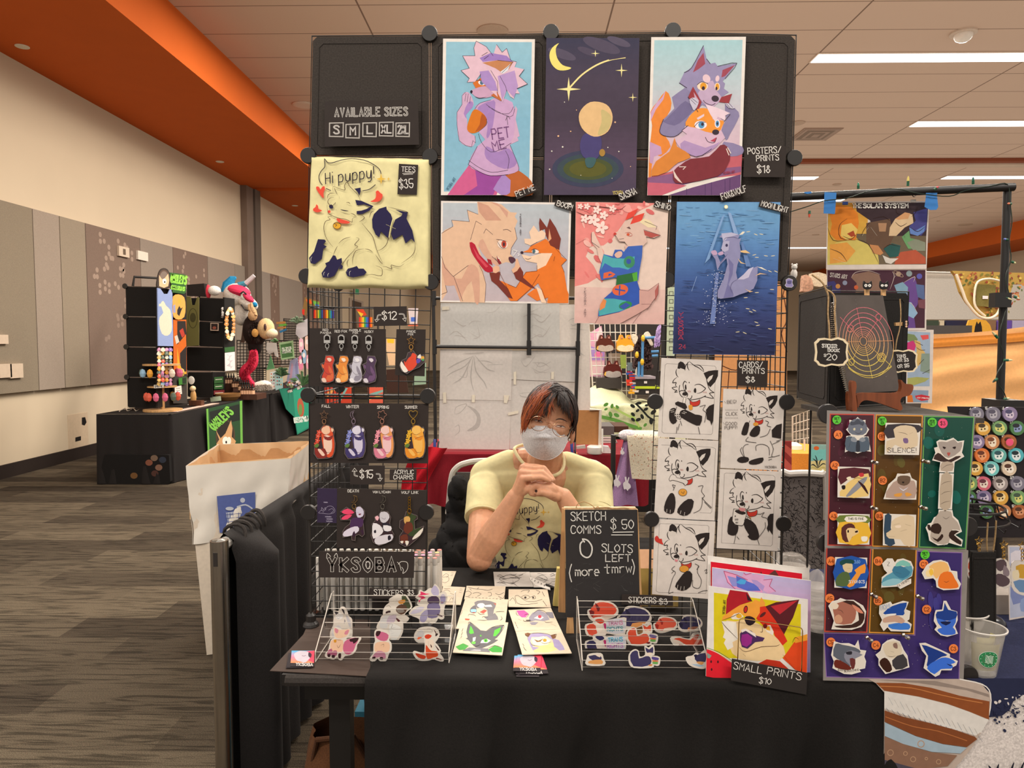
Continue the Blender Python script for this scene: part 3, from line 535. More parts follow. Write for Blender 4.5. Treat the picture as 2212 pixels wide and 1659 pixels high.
A.fi('2f6a3a','1680 735 1860 700 1865 780 1670 820',0);A.fi('57a83c','1815 715 1862 698 1865 778 1830 790');A.fi('3558b0','1670 820 1860 780 1885 860 1880 980 1820 1030 1700 1060 1510 1100 1515 1040 1560 940 1630 880');A.fi('4fa9b0','1560 940 1650 940 1760 960 1810 1020 1700 1055 1520 1095 1515 1040');A.ell('e06640',1708,862,72,50,-10);A.line('3a55a8',13,'1665 855 1750 870',sm=0);A.line('3a55a8',12,'1705 825 1700 905',sm=0);A.fi('e08a50','1560 940 1585 960 1570 1020 1520 1050 1530 990');A.ell('2f8a50',1755,1000,60,34,-15);A.fi('3a55a8','1700 1010 1760 975 1800 1000 1740 1040')
A.fi('cfa198','1880 860 1960 870 2055 800 2050 900 1990 980 1960 1020 1860 1080 1700 1168 1480 1166 1515 1105 1700 1062 1880 985');A.fi('b0625c','2055 805 2052 890 2025 960 2020 870');A.ls('6a4545',3,'1480 1166 1515 1105|1880 860 1960 870 2055 800 2050 900 1990 980|1900 990 1990 990 1950 1040|1820 1166 1900 1060',sm=0);A.fi('ddb4a4','1655 545 1690 515 1725 520 1720 560 1680 575',2)
for i,ch in enumerate('YKSOBA ART'):A.txt('5a4a4e',3,ch,1385,862+i*27,20,2,1.1)
A.obj('art_poster',label='poster of a red-horned figure in a blue kimono under pink blossom',cat='poster',group='posters on the display rack')
A=DP(1.832,Z5);A.base('4f6fa8','148 72 1182 76 1122 1602 108 1588');A.grad(['6fa0cc','6c9cc8','5f8cc0','4f74ac','44609a','3b4f86','353f70','2e335c','262a4a'],0,0,1,1,48,'150 75 1180 79 1120 1599 110 1585')
rr=random.Random(9)
for i in range(70):
 y=rr.uniform(120,520);x=rr.uniform(180,1100);A.ell(mixc('6c9cc8','93b4d4' if rr.random()<.5 else '4f78ac',rr.uniform(.2,.5)),x,y,rr.uniform(20,80),rr.uniform(2,6),rr.uniform(-6,6),n=7)
for i in range(120):
 y=rr.uniform(760,1560);x=rr.uniform(150,1080);A.line(mixc('22284c','55679c',rr.random()*.7),rr.uniform(2,8),[(x,y),(x+rr.uniform(20,50),y+rr.uniform(-12,8)),(x+rr.uniform(60,150),y+rr.uniform(-4,14))],tp=1)
A.fi('7fa2cf','590 225 620 200 470 640 420 690');A.fi('8aa8d2','650 180 680 190 760 420 720 430');A.fi('6685ba','775 480 800 480 880 720 830 720');A.fi('6c7fb5','530 780 560 780 520 1290 470 1290');A.ell('f3e0a0',632,128,19);A.ell('fffbe2',632,128,13);A.line('8ea6d0',4,'340 820 290 965',sm=0)
for i in range(150):
 y=rr.uniform(740,1320);x=560-(y-760)*.12+rr.gauss(0,30+(y-740)*.13);A.ell('cfd2e6',x,y,rr.uniform(2,9),rr.uniform(1.5,4),rr.uniform(-10,10),n=6)
A.fi('8f8db3','640 700 630 640 570 700 540 760 520 650 490 610 480 570 520 570 545 620 570 680 620 620 600 590 640 560 590 500 600 440 560 430 590 400 680 390 760 410 745 450 775 440 760 490 770 560 765 640 740 700 725 780 740 850 790 830 840 760 940 718 935 860 900 940 850 970 760 1000 700 1025 570 1042 540 1020 545 960 600 850 620 780')
A.fi('b9b6d0','580 395 680 385 750 405 700 420 640 440 600 480 590 440');A.fi('b4b0cc','600 470 660 470 650 560 610 580 575 555');A.fi('c4bfd8','740 850 800 800 850 745 900 725 870 780 850 830 800 850');A.fi('7472a0','650 640 700 700 690 800 650 900 690 960 700 1020 600 1035 640 900 660 780');A.fi('e3bd86','770 565 820 560 868 592 810 588 770 580');A.fi('e3bd86','740 640 780 680 825 698 770 690');A.fi('e0b98c','915 815 960 785 1030 800 970 798');A.fi('d9b38c','810 940 850 960 895 968 860 978')
A.fi('e6dcc8','935 725 980 730 1038 765 990 750');A.fi('e6dcc8','755 410 790 375 815 378 790 405');A.ell('3a3558',632,512,12,15);A.ell('322c4c',578,555,7);A.ls('57507a',4,'600 480 620 440 700 430 750 450|640 600 600 650 560 700|740 850 690 880 670 940 700 1000',tp=1);A.fi('c0a0c0','475 575 520 560 540 600 500 610',2);A.fi('c0a0c0','545 590 590 570 600 600 560 612',2)
for(x,y)in((845,378),(920,405),(975,402),(905,607),(930,632),(1020,617),(1090,617),(1060,770),(1120,772),(820,1030),(840,1140),(905,1157),(870,1170),(925,1275),(740,1370),(810,1380),(1060,1340),(940,1305),(1080,950),(930,980)):A.ell('dccfa8',x,y,22,4,rr.uniform(-25,25),n=7)
for i,ch in enumerate('YKSOBA'):A.txt('c23a4a',5,ch,155,1215+i*46,40,2,1.7)
A.txt('c23a4a',5,'24',158,1535,42,2,1);A.obj('art_poster',label='tall deep-blue poster of a white wolf standing in a moonlit sea',cat='poster',group='posters on the display rack')
# -- yellow shirt on its square --
ts=thing('display_shirt','pale yellow T-shirt stretched over a square with a puppy print, left of the posters','shirt')
def shc(p):return .0
A=DP(1.835,Z3);m=MB();cn=[A.at(x,y)for x,y in((150,80),(1500,110),(1495,1575),(105,1565))]
def sf(u,v):
 p=bil(*cn,u,v);e=min(u,1-u,v,1-v);b=.007*(1-math.exp(-e/.02));wv=.0012*sin(u*31+v*9)+.0008*sin(v*23-u*11);ed=.0018*sin(u*13+1)if v>.98 else 0
 return p+V((0,.012-.016*(1-math.exp(-e/.012))+wv,ed))
m.grid(sf,70,76,'e6dba4','m').obj('fabric',ts,smooth=1,sh=70)
def puppy(A,nv='262047',ol='4a3326',o2='241a30',red='e8503c'):
 A.ls(o2,8,'290 410 262 370 255 310 280 255 320 205 315 120 350 160 400 165 500 135 620 118 760 135 860 180 930 235 950 290|335 452 385 475|745 478 820 460 885 410',tp=0)
 A.txt(o2,10,'Hi puppy!',330,400,118,-8,545,2.2,.1);star(A,'e3b84a',950,345,55,62,.3);star(A,'e3b84a',1033,345,22,24,.3)
 for h in('270 465 290 435 315 428 320 460 305 500 305 562 250 500 222 450 230 430 255 435','215 660 225 630 245 650 250 680 290 700 240 718 195 705 190 680','895 525 890 490 915 475 940 500 965 520 960 560 920 598 830 600 880 570'):A.fi(red,h,3)
 A.fi(nv,'650 455 720 442 722 480 705 535 690 495');A.fi(nv,'660 580 730 590 865 650 820 700 740 738 678 740 676 705 730 700 790 680 830 655 760 630 680 640');A.fi(nv,'370 640 395 632 412 650 410 670 385 678 370 662',3);A.fi(red,'352 705 375 695 385 715 365 728',3);A.fi(red,'455 785 520 800 600 825 580 845 500 840 460 815',2)
 A.ell('e0a62e',457,868,44,38);A.line(ol,5,[(457+44*cos(t/3),868+38*sin(t/3))for t in range(19)],closed=1,sm=0);A.ls(ol,5,'420 850 460 840 500 850|435 855 455 860 440 875')
 A.ls(ol,6,'415 505 412 430 470 450 545 470 540 420 570 380 600 430 660 490 700 540 720 590|425 440 440 480 460 520|545 470 560 400|350 560 355 530 380 510 430 508|425 550 380 560 355 590 360 620 400 650 440 610 430 640|345 640 352 700 370 740 460 780 560 800 625 830 630 790 675 765|675 765 640 740 610 730|445 685 448 700|400 725 430 735|560 610 590 610 605 630|480 540 485 570|700 560 720 590',tp=1);A.line(o2,11,'495 688 540 700 585 705',tp=1)
 A.ls(ol,6,'405 765 355 770 380 800 330 820 310 880 320 960 350 1030 410 1105|700 740 765 775 735 810 705 825|735 840 800 920 860 1000 905 1150 970 1290|475 1070 530 1020 610 995|670 1000 705 1020 655 1080 690 1105 640 1140|415 1200 440 1140 465 1095|320 1140 410 1180|665 1130 560 1240 480 1360|635 1310 635 1230 670 1150 760 1128|765 1128 820 1140 860 1170|885 1190 940 1270 970 1300|890 1315 950 1340 965 1380 950 1430 850 1415 780 1425|580 1330 570 1280 590 1245|970 1330 1010 1330 1070 1355 1065 1310 1150 1330 1210 1295|905 1150 960 1130 1020 1060 1050 900 1080 800|1030 660 1150 690 1250 720 1235 770|1330 1060 1330 1140 1290 1210 1180 1290|820 780 840 720 870 710|1300 1230 1330 1170|1320 1230 1350 1170|520 1365 545 1370',tp=1)
 A.fi(nv,'850 800 870 740 930 680 1010 655 1015 690 1060 740 1080 800 1040 930 1030 1010 950 935 930 1000 890 970 855 890');A.fi(nv,'1110 800 1180 760 1190 735 1110 690 1250 720 1235 790 1300 920 1330 1060 1290 1015 1225 1070 1190 970 1090 1030 1060 960 1085 860');A.line('e8dc9e',10,'1085 790 1060 880 1040 1000',sm=2);A.line('e8dc9e',8,'1005 855 1115 905',tp=1)
 A.fi(nv,'245 1020 320 1025 335 1045 305 1080 345 1105 305 1130 290 1240 210 1300 165 1290 145 1230 200 1160');A.fi(nv,'415 1200 440 1205 460 1250 510 1230 515 1280 430 1430 380 1452 300 1450 285 1400 320 1350 340 1320 325 1290 370 1270');A.fi(nv,'500 1300 525 1320 520 1350 480 1360');A.fi(nv,'555 1390 580 1350 640 1335 680 1320 700 1350 755 1350 790 1390 760 1425 640 1448 575 1435');A.ls('d8d2c0',5,'170 1270 165 1240 180 1215|310 1430 310 1400 325 1385|355 1440 355 1415 370 1400|565 1390 575 1375|600 1430 598 1390 615 1375',tp=1)
A=DP(1.8268,Z3,k='m',dl=.00003);puppy(A);A.obj('puppy_print',ts)
# -- hand-lettered signs and name tags --
Z6=(650,620,.24116);Z7=(640,990,.24115);Z8=(640,1230,.16275);Z9=(940,1210,.16277);Z10=(960,800,.27725);Z11=(1190,1080,.24104);Z12=(1400,750,.33769)
CARD,CH='322a27','e6e0d8'
WID={'PET ME':178,'SASHA':140,'FOX&WOLF':212,'BOOP!':142,'SHINO':140,'MOONLIGHT':272,'TEES':150,'$35':155,'POSTERS/':270,'PRINTS':182,('PRINTS',32):140,('PRINTS',72):362,'$18':105,'$12':128,'$15':115,'ACRYLIC':174,'CHARMS':174,'CARDS/':150,'$8':56,'FALL':74,'WINTER':112,'SPRING':104,'SUMMER':108,'RED':50,'PANDA':94,'RED FOX':110,'MARBLE':104,'FOX':46,'HUSKY':80,'PRIDE':80,'DEATH':96,'VON LYCAON':158,'WOLF LINK':150}
def sign(T,quad,texts,lab,y=1.826,col=CARD,extra=None,ct='sign',name='sign',group=None,ink=CH):
 A=DP(y,T);A.base(col,quad,.0012);A.l=3
 texts=[(t[0],t[1],t[2],t[3],t[4]if len(t)>4 else 0,t[5]if len(t)>5 else t[3]*.1,WID.get((t[0],t[3]),WID.get(t[0],t[6]if len(t)>6 else .7)))for t in texts]
 for t in texts:A.txt(ink,t[5]if len(t)>5 else t[3]*.1,t[0],t[1],t[2],t[3],t[4]if len(t)>4 else 0,*(t[6:]if len(t)>6 else()))
 if extra:extra(A)
 return A.obj(name,label=lab,cat=ct,group=group)
def outl(A,t,x,y,h,rot=0,w=10,inn=5,sx=.7,gap=2.2,c=CH,b=CARD):
 A.txt(c,w,t,x,y,h,rot,sx,gap);A.l+=2;A.txt(b,inn,t,x,y,h,rot,sx,gap)
def sizes(A):
 outl(A,'AVAILABLE',262,826,72,-1,14,6,395,2.6);outl(A,'SIZES',703,818,68,-1,14,6,198,2.6)
 for(x,y,w_,t,s_,g)in((213,885,122,'S',1,2),(358,897,120,'M',1,2),(508,885,120,'L',.95,2),(655,880,122,'XL',.62,1.7),(801,885,120,'2XL',.42,1.4)):
  A.line('cfc8c0',9,[(x,y),(x+w_,y-3),(x+w_-3,y+120),(x-1,y+117)],closed=1,sm=0);A.line(CARD,2,[(x,y),(x+w_,y-3),(x+w_-3,y+120),(x-1,y+117)],closed=1,sm=0)
  A.txt('b9b3ae',14,t,x+(38 if len(t)==1 else 18),y+92,68,0,{1:46,2:84,3:88}[len(t)],g)
sign(Z1,'168 690 995 680 1005 1075 170 1092',[],'dark card reading AVAILABLE SIZES with boxed S, M, L, XL and 2XL',extra=sizes)
sign(Z3,'1150 175 1365 187 1350 522 1133 515',[('TEES',1180,262,55,2,7,.75),('$35',1155,448,95,-3,9)],'small dark tag reading TEES $35 pinned on the yellow shirt',y=1.8258,extra=lambda A:A.ls(CH,5,'1190 283 1320 278|1200 297 1305 291',sm=0))
sign(Z2,'1720 990 2058 995 2045 1248 1708 1245',[('POSTERS/',1745,1062,50,-3,6,.75,1.6),('PRINTS',1815,1118,45,-3,6,.7,1.6),('$18',1820,1212,58,0,7)],'dark card reading POSTERS/ PRINTS $18 at the right edge of the rack')
sign(Z1,'1850 1500 2040 1435 2063 1478 1870 1560',[('PET ME',1868,1536,48,-21,5,.5,1.3)],'small tilted name tag reading PET ME under the first upper poster',y=1.8265,ct='name tag')
sign(Z2,'695 1398 850 1332 872 1376 712 1447',[('SASHA',718,1432,50,-23,6,.48,1.3)],'small tilted name tag reading SASHA under the night-sky poster',ct='name tag')
sign(Z2,'1517 1395 1735 1315 1755 1362 1530 1446',[('FOX&WOLF',1538,1430,50,-19,5.5,.5,1.2)],'small tilted name tag reading FOX&WOLF under the wolf and fox poster',ct='name tag')
sign(Z4,'1132 48 1294 108 1282 155 1115 102',[('BOOP!',1136,98,46,17,6,.5,1.4)],'small tilted name tag reading BOOP! on a corner of the wide poster',ct='name tag')
sign(Z4,'2025 56 2178 95 2168 152 2010 112',[('SHINO',2022,106,46,15,6,.5,1.3)],'small tilted name tag reading SHINO on a corner of the blossom poster',ct='name tag')
sign(Z5,'982 52 1268 130 1252 193 962 122',[('MOONLIGHT',985,112,52,15,6.5,.5,1.3)],'small tilted name tag reading MOONLIGHT on a corner of the blue sea poster',ct='name tag')
def arr(A,pts,tip,w=11):
 A.line(CH,w,pts);A.line(CARD,w*.45,pts);A.line(CH,w*.33,tip,closed=1,sm=0)
sign(Z6,'652 178 948 172 950 345 652 350',[('$12',728,290,66,-1,8,.7,2.4)],'dark card reading $12 between two curled arrows above the charms',y=1.842,extra=lambda A:(arr(A,'716 250 690 255 682 290','662 292 703 288 676 312'),arr(A,'882 242 920 245 930 280','910 284 944 276 936 308')))
sign(Z7,'482 65 793 65 790 236 482 234',[('$15',570,175,68,0,8,.7,2.2)],'dark card reading $15 between two curled arrows below the season charms',y=1.842,extra=lambda A:(arr(A,'548 160 522 150 522 115','500 118 545 115 522 88'),arr(A,'718 140 748 145 752 180','732 180 772 178 750 205')))
sign(Z7,'838 98 1078 98 1074 200 836 195',[('ACRYLIC',877,140,34,0,5,.72),('CHARMS',872,186,34,0,5,.78)],'small dark card reading ACRYLIC CHARMS beside the $15 card',y=1.842)
sign(Z12,'570 82 767 85 762 252 568 248',[('CARDS/',583,130,34,-1,4.6,.75),('PRINTS',604,168,32,0,4.4,.72),('$8',626,224,34,0,5)],'dark card reading CARDS/ PRINTS $8 above the ink drawings',y=1.842)
def yk(A):
 for g in(8,3):pass
 outl(A,'YKSOBA',292,1008,108,0,30,23,590,3.2);A.ls(CH,4,'272 895 278 850 308 880|338 880 360 850 372 890|905 930 925 950 940 1005|915 950 940 925 990 930 1000 970 985 1010 955 1030 960 1000 945 975',tp=0);A.line(CH,3.5,'625 925 635 930 650 925 662 935 660 985 645 990 630 980 625 945',closed=1,sm=0)
sign(Z7,'205 832 1060 838 1052 1072 205 1068',[],'long dark card with the outlined word YKSOBA in front of the markers',y=1.838,extra=yk)
def qr(A):
 A.line('b9b0c8',2,'200 488 225 465 250 470 280 432 320 430 345 460 340 485 300 498 250 495 220 492',closed=1);A.ls('b9b0c8',2,'225 465 228 440 245 460 260 440 265 465|290 465 320 450 335 470 310 490|235 480 245 482')
 for i,(x,w_)in enumerate(((258,80),(270,72),(268,78))):A.txt('b9b0c8',2,'YKSOBA',x,528+i*20,9,0,1.2)
 A.txt('b9b0c8',2,'YKSOBA',245,398,7,0,1)
sign(Z7,'188 268 366 272 360 580 186 575',[],'narrow dark purple flyer with small line drawing, left of the lowest charm board',y=1.844,col='332741',extra=qr,name='flyer',ct='flyer')
# -- charms --
def board(T,quad,lab,texts,th=.002):
 return sign(T,quad,texts,lab,y=1.844,name='charm_board',ct='display card')
board(Z6,'75 368 760 377 765 895 78 890','dark card holding four charms with silver clasps',[('RED',195,393,17,0,3),('PANDA',176,418,17,0,3,.7),('RED FOX',303,407,20,0,3,.62),('MARBLE',434,396,18,0,3,.68),('FOX',465,418,17,0,3),('HUSKY',570,410,20,0,3)])
board(Z6,'856 378 1118 380 1108 800 842 790','small dark card holding a single red fox charm with flag',[('PRIDE',947,408,18,0,3),('FOX',960,432,17,0,3)])
board(Z6,'80 1040 1140 1045 1140 1580 82 1575','wide dark card holding the four season charms',[('FALL',188,1078,22,0,4),('WINTER',406,1084,24,0,4),('SPRING',684,1088,24,0,4),('SUMMER',932,1088,24,0,4)])
board(Z7,'365 268 1168 285 1160 820 362 800','dark card holding the three lowest charms',[('DEATH',462,304,24,0,4,.75),('VON LYCAON',686,312,20,0,3.5,.6),('WOLF LINK',942,316,22,0,3.5,.7)])
def loop3(A,pts,r,c,d,closed=1,n=6):A.tube([A.at(x,y,d)for x,y in pp(pts)],r,c,'x',n,closed=closed)
def clasp(par,T,kd_,x,y,c):
 """clasp top at x,y (zoom frame) hanging on the card"""
 A=DP(1.842,T);q=.0011
 if kd_=='hook':loop3(A,[(x-26,y+50),(x-24,y+12),(x-8,y),(x+10,y+2),(x+24,y+14),(x+26,y+50)],q*2.6,c,.004);A.box(*(lambda a,b:(a,b))(A.at(x-28,y+72,.007),A.at(x+28,y+48,.001)),c,'x')
 if kd_=='star':loop3(A,[(x+(40 if i%2==0 else 17)*sin(i*pi/5),y+38-(40 if i%2==0 else 17)*cos(i*pi/5))for i in range(10)],q,c,.004)
 if kd_=='moon':loop3(A,[(x+8,y),(x-22,y+15),(x-30,y+40),(x-15,y+68),(x+12,y+72),(x-6,y+52),(x-8,y+25)],q,c,.004)
 if kd_=='dee':loop3(A,[(x-5,y),(x+25,y+10),(x+30,y+40),(x+10,y+65),(x-25,y+60),(x+2,y+48),(x+8,y+20)],q*1.2,c,.004)
 if kd_=='flower':loop3(A,[(x+34*cos(t)*(1+.22*cos(5*t)),y+38+34*sin(t)*(1+.22*cos(5*t)))for t in[2*pi*i/30 for i in range(30)]],q,c,.004)
 if kd_=='heart':loop3(A,cat([(x,y+12),(x+18,y),(x+38,y+14),(x+28,y+44),(x,y+70),(x-28,y+44),(x-38,y+14),(x-18,y)],3,1),q,c,.004)
 if kd_=='chain':
  for i in range(4):loop3(A,[(x+10*cos(t),y+15+i*26+14*sin(t))for t in[pi*j/4 for j in range(8)]],q,c,.004)
 h=dict(hook=74,chain=105).get(kd_,74)
 loop3(A,[(x-16+32*(.5+.5*cos(t)),y+h+24+22*sin(t))for t in[2*pi*i/14 for i in range(14)]],q*1.3,c,.004);loop3(A,[(x+7*cos(t),y+h+52+12*sin(t))for t in[2*pi*i/8 for i in range(8)]],q*.8,c,.005)
 return A.obj('clasp',par,smooth=1)
def charm(T,kd_,x,y,mc,outline,fills,lns,lab,grp='acrylic charms on the cards',dx=0,dy=0,ink='3a2430'):
 t=thing('keyring_charm',lab,'charm',grp);clasp(t,T,kd_,x,y,mc)
 o=[(a+dx,b+dy)for a,b in pp(outline)];A=DP(1.8385,T,k='g');A.sticker(o,'3b2b30',9,.0025,rim='6e6460')
 for c,f in fills:A.fi(c,[(a+dx,b+dy)for a,b in pp(f)],2)
 for f in lns.split('|'):
  if f:A.line(ink,2.5,[(a+dx,b+dy)for a,b in pp(f)],tp=1)
 A.obj('acrylic_cutout',t);return t
O4='225 615 285 618 300 655 285 700 292 750 300 800 288 840 235 858 185 850 178 800 205 755 190 720 180 690 215 675'
F4=lambda b,t,w:[(b,'225 620 285 622 298 655 282 700 290 750 296 800 285 838 240 852 200 840 190 800 210 750 200 715 215 670'),(t,'250 700 285 760 292 810 260 840 225 830 240 790 270 790 250 750'),(w,'232 640 262 635 275 655 255 670'),(t,'188 690 205 700 205 730 190 715'),(w,'185 820 215 815 230 850 195 850')]
for(dx,k_,b,t_,w_,n_)in((0,'hook','c9412c','d9663a','e7c7b4','red panda charm on a silver clasp, farthest left'),(128,'hook','e58a35','f0a550','f2dcc4','orange fox charm on a silver clasp under RED FOX'),(250,'hook','c8c4cf','8f8896','e8e3e6','grey and white fox charm under MARBLE FOX'),(375,'hook','4b3350','6b4a70','d9cfd6','dark purple and white husky charm on a silver clasp')):
 charm(Z6,k_,240+dx*.99,430+dx*.02,'d8d4cf',O4,F4(b,t_,w_),'215 660 240 675 285 665|210 750 240 780 285 770',n_,dx=dx,dy=dx*.01)
charm(Z6,'star',990,440,'d9a35c','1005 572 1025 600 1050 625 1100 610 1108 670 1060 715 1000 740 950 775 905 750 885 700 905 660 945 640 960 590',[('dd4528','1000 590 1035 610 1030 650 1040 690 1000 740 950 750 930 700 960 640 985 620'),('efe4d8','900 665 925 700 960 750 930 765 905 740 890 700'),('dd4528','925 660 950 700 960 745 930 700'),('4a2c3a','965 590 990 595 985 615'),('5b48a8','1040 640 1075 650 1060 680 1035 680'),('e0a33c','1070 625 1100 620 1105 640 1080 655'),('4aa564','1078 645 1105 645 1095 665'),('e8e0d8','1040 630 1070 600 1075 640')],'985 650 1010 640|960 640 950 700','red fox charm holding a small rainbow flag, on a gold star clasp')
O5='200 1242 245 1238 268 1260 285 1255 298 1290 292 1330 305 1400 300 1470 280 1520 235 1530 150 1535 120 1490 125 1420 150 1390 140 1330 175 1300 180 1265'
F5=lambda b,bl,d,h:[(b,'200 1245 245 1242 275 1270 290 1330 300 1400 295 1470 275 1515 230 1520 200 1440 180 1300'),(bl,'205 1330 265 1335 280 1400 270 1470 225 1500 205 1430'),(h,'185 1270 215 1245 252 1245 262 1300 225 1322 190 1300'),(d,'125 1430 160 1450 215 1445 235 1520 160 1532 128 1495'),(d,'205 1330 245 1345 290 1325 265 1372 215 1362'),(bl,'150 1455 175 1450 215 1500 190 1510'),(h,'272 1262 292 1270 288 1295 272 1290')]
for(dx,k_,mc,b,bl,d,h,fl,n_)in((0,'star','c99a78','d8502c','f0c9b4','8a2f28','efc0a0','d9503a','red fox charm with autumn leaves under FALL'),(264,'moon','b9a3b4','4a3f73','cfc6dc','3f3568','d9d3e2','7f86c8','violet fox charm with blue flowers under WINTER'),(520,'flower','d9a08c','e79a5c','efc2c4','d97f96','f2c8c0','e88fa0','peach and pink fox charm with blossom under SPRING'),(800,'heart','d9ae54','eda33a','f2b95c','e5902c','f4bf62','e8b32e','golden fox charm with a sunflower under SUMMER')):
 t_=charm(Z6,k_,212+dx*.995,1105,mc,O5,F5(b,bl,d,h),'190 1310 225 1322 262 1300|205 1365 240 1345 290 1330|200 1440 230 1480 270 1475',n_,dx=dx+(10 if dx else 0),dy=2)
 A=DP(1.8378,Z6,k='g');A.l=40;ddx=dx+(10 if dx else 0)
 for(x,y)in((155,1335),(150,1375),(165,1300),(140,1410)):flower(A,x+ddx,y,24,fl,'6a4a20' if dx>700 else 'f1ddd0')
 A.fi('5d7a3a',[(a+ddx,b_)for a,b_ in pp('120 1420 150 1400 165 1420 140 1440')],2);A.obj('flower_trim',t_)
charm(Z7,'dee',520,330,'c9a878','570 430 610 470 612 520 595 560 600 600 608 680 590 700 560 680 530 690 525 735 500 730 495 690 420 705 415 660 440 620 480 590 490 550 400 550 395 520 440 495 400 478 450 440 500 470 530 480',[('cfc8dc','540 440 575 435 605 475 595 520 550 530 535 480'),('4a2f55','490 550 530 530 600 545 590 610 550 620 500 650 480 640'),('e84a6e','405 480 460 450 520 485 480 500 440 500'),('e84a6e','402 545 440 510 500 505 460 545'),('d9d0e0','490 620 550 610 560 650 500 690 425 700 425 660'),('7a2a3a','555 500 580 495 570 510'),('3a2438','500 690 520 650 530 700'),('3a2438','575 650 600 640 600 690')],'540 480 590 500','purple-cloaked pale animal charm with pink streamers under DEATH')
charm(Z7,'dee',775,332,'a9a49c','760 475 820 480 845 530 835 580 850 640 872 680 860 730 800 760 740 780 690 750 670 690 690 640 680 590 710 560 705 525 740 510',[('cdc8cf','760 480 815 485 835 530 800 575 760 570 745 520'),('e6e1e4','690 580 750 600 780 650 750 690 690 720 680 650'),('2b2733','770 580 840 590 840 650 790 660'),('e6e1e4','780 600 850 610 845 650 790 650'),('d9d3da','730 700 860 680 850 740 740 775 700 745'),('f0b5bd','705 530 725 515 742 530 725 560'),('2b2733','695 650 712 640 715 665 700 670'),('2b2733','820 700 840 690 850 720 825 735')],'760 530 790 545 800 530|750 600 780 650','white and grey curled animal charm with pink heart, middle of lowest card')
charm(Z7,'chain',1015,342,'d0a040','985 480 1080 515 1085 540 1055 560 1060 640 1140 610 1130 660 1080 720 1010 780 975 790 925 760 925 700 960 650 925 620 930 560 970 540',[('3c4a2e','990 490 1078 520 1050 560 1060 640 1020 640 1000 560'),('d9a860','965 530 1010 520 1020 560 975 590'),('6b3528','985 570 1035 580 1045 640 1000 680 960 640'),('6b3528','930 700 990 680 1000 740 950 760'),('3c4a2e','1000 680 1060 640 1120 620 1060 700'),('e9dfd0','1060 690 1138 620 1110 690 1040 730'),('e9dfd0','930 745 960 740 950 765'),('e9dfd0','975 740 1010 745 990 785')],'970 560 1000 570|940 640 980 620','brown and dark green animal charm on a gold chain, right of lowest card')
# -- ink drawings on the right --
T3=(1560,960,.18086)
def mvs(s_,f):return '|'.join(' '.join('%.1f %.1f'%f(*p)for p in pp(q))for q in s_.split('|'))
def puphead(A,f,s_=1,eyes=1,collar=1,tongue=0):
 B='2c2422';W=8*s_*.5357
 g=lambda q:mvs(q,f)
 A.fi(B,g('148 410 160 345 185 325 215 335 240 365 235 440 200 420'));A.fi('d9cfc6',g('150 440 185 405 240 425 235 465 160 470'));A.fi(B,g('460 465 520 440 590 430 635 430 632 500 600 570 540 635 510 600 495 540'));A.fi('d9cfc6',g('500 545 530 505 575 485 560 530 515 580'))
 A.ls(B,W*1.3,g('240 440 245 380 290 325|272 330 268 390 290 435|290 325 350 375 400 400 458 448|350 370 410 372 450 410 465 455|140 415 130 450 140 490 160 515|145 515 110 540 92 580 132 578 125 610 150 635'),tp=1)
 A.ls(B,W,g('132 630 85 640 115 665 142 672 115 692 148 690|175 610 168 660 180 720 210 752|495 530 510 600 535 660 585 697|585 697 530 707 578 765 470 745|485 735 420 765 340 780 290 788|175 685 200 672 245 685 270 715 262 745|320 735 315 760 290 776 272 765'),tp=0)
 A.ls(B,W*1.2,g('225 662 216 600 235 562 262 582|226 655 240 672 258 640|350 612 375 600 420 600 465 630 482 652 430 695 380 707'),tp=1);A.fi(B,g('236 640 240 605 250 605 256 640 246 660'),2);A.fi(B,g('345 690 345 660 360 642 372 660 368 700'),2);A.fi(B,g('205 712 225 692 258 692 272 712 250 732 218 728'),2)
 A.fi(B,g('283 570 292 570 293 584 284 584'));A.ls('b0443c',W*.45,g('272 675 280 690|286 672 290 692|300 675 304 692|455 688 462 700|470 685 478 700|488 685 492 702'),sm=0)
 if collar:A.fi('c4392c',g('298 793 330 810 385 800 415 783 414 830 385 855 330 860 303 840'),2);A.line(B,W*.6,g('298 793 330 810 385 800 415 783 414 830 385 855 330 860 303 840'),closed=1)
def pcard(quad,fr,fn,lab,paper='dcd2ca'):
 A=DP(1.842,Z12);A.base(paper,quad,.0008)
 if fr:A.line('3a302c',1.6,fr,sm=0)
 fn(A);return A.obj('ink_print',label=lab,cat='print',group='ink drawings of a puppy')
B_='2c2422'
def hf(dx,dy,k=.5357):return lambda x,y:(dx+(x-237)*k,dy+(y-712)*k)
def c1(A):
 puphead(A,hf(235,298));A.fi(B_,'172 355 190 346 240 362 250 385 235 398 200 380 175 368');A.fi('e7ddd3','228 318 242 322 236 360 220 356');A.line(B_,2,'228 318 242 322 236 360 220 356',closed=1,sm=0);A.line(B_,2.5,'182 380 165 445 205 462 240 395',sm=0)
 A.fi(B_,'140 400 160 388 178 395 165 430 185 470 160 492 138 470 134 430',2);A.fi(B_,'205 410 240 400 300 430 345 440 330 500 285 490 230 460 205 440',2);A.fi(B_,'370 400 390 375 422 362 415 470 405 500 395 470 375 460',0)
 for i in range(8):A.ell(B_,175+(i%4)*12,430+(i//4)*14,4,n=6)
 A.fi('dd9a3c','258 372 280 370 284 395 265 402',2);A.ls(B_,3,'330 380 365 370 350 400 370 420 360 480|185 510 180 550|205 470 215 500|320 510 330 555|200 490 190 530');A.ls('d9cfc6',3,'140 405 165 400|145 415 165 412|215 420 235 425|225 412 245 418',sm=0)
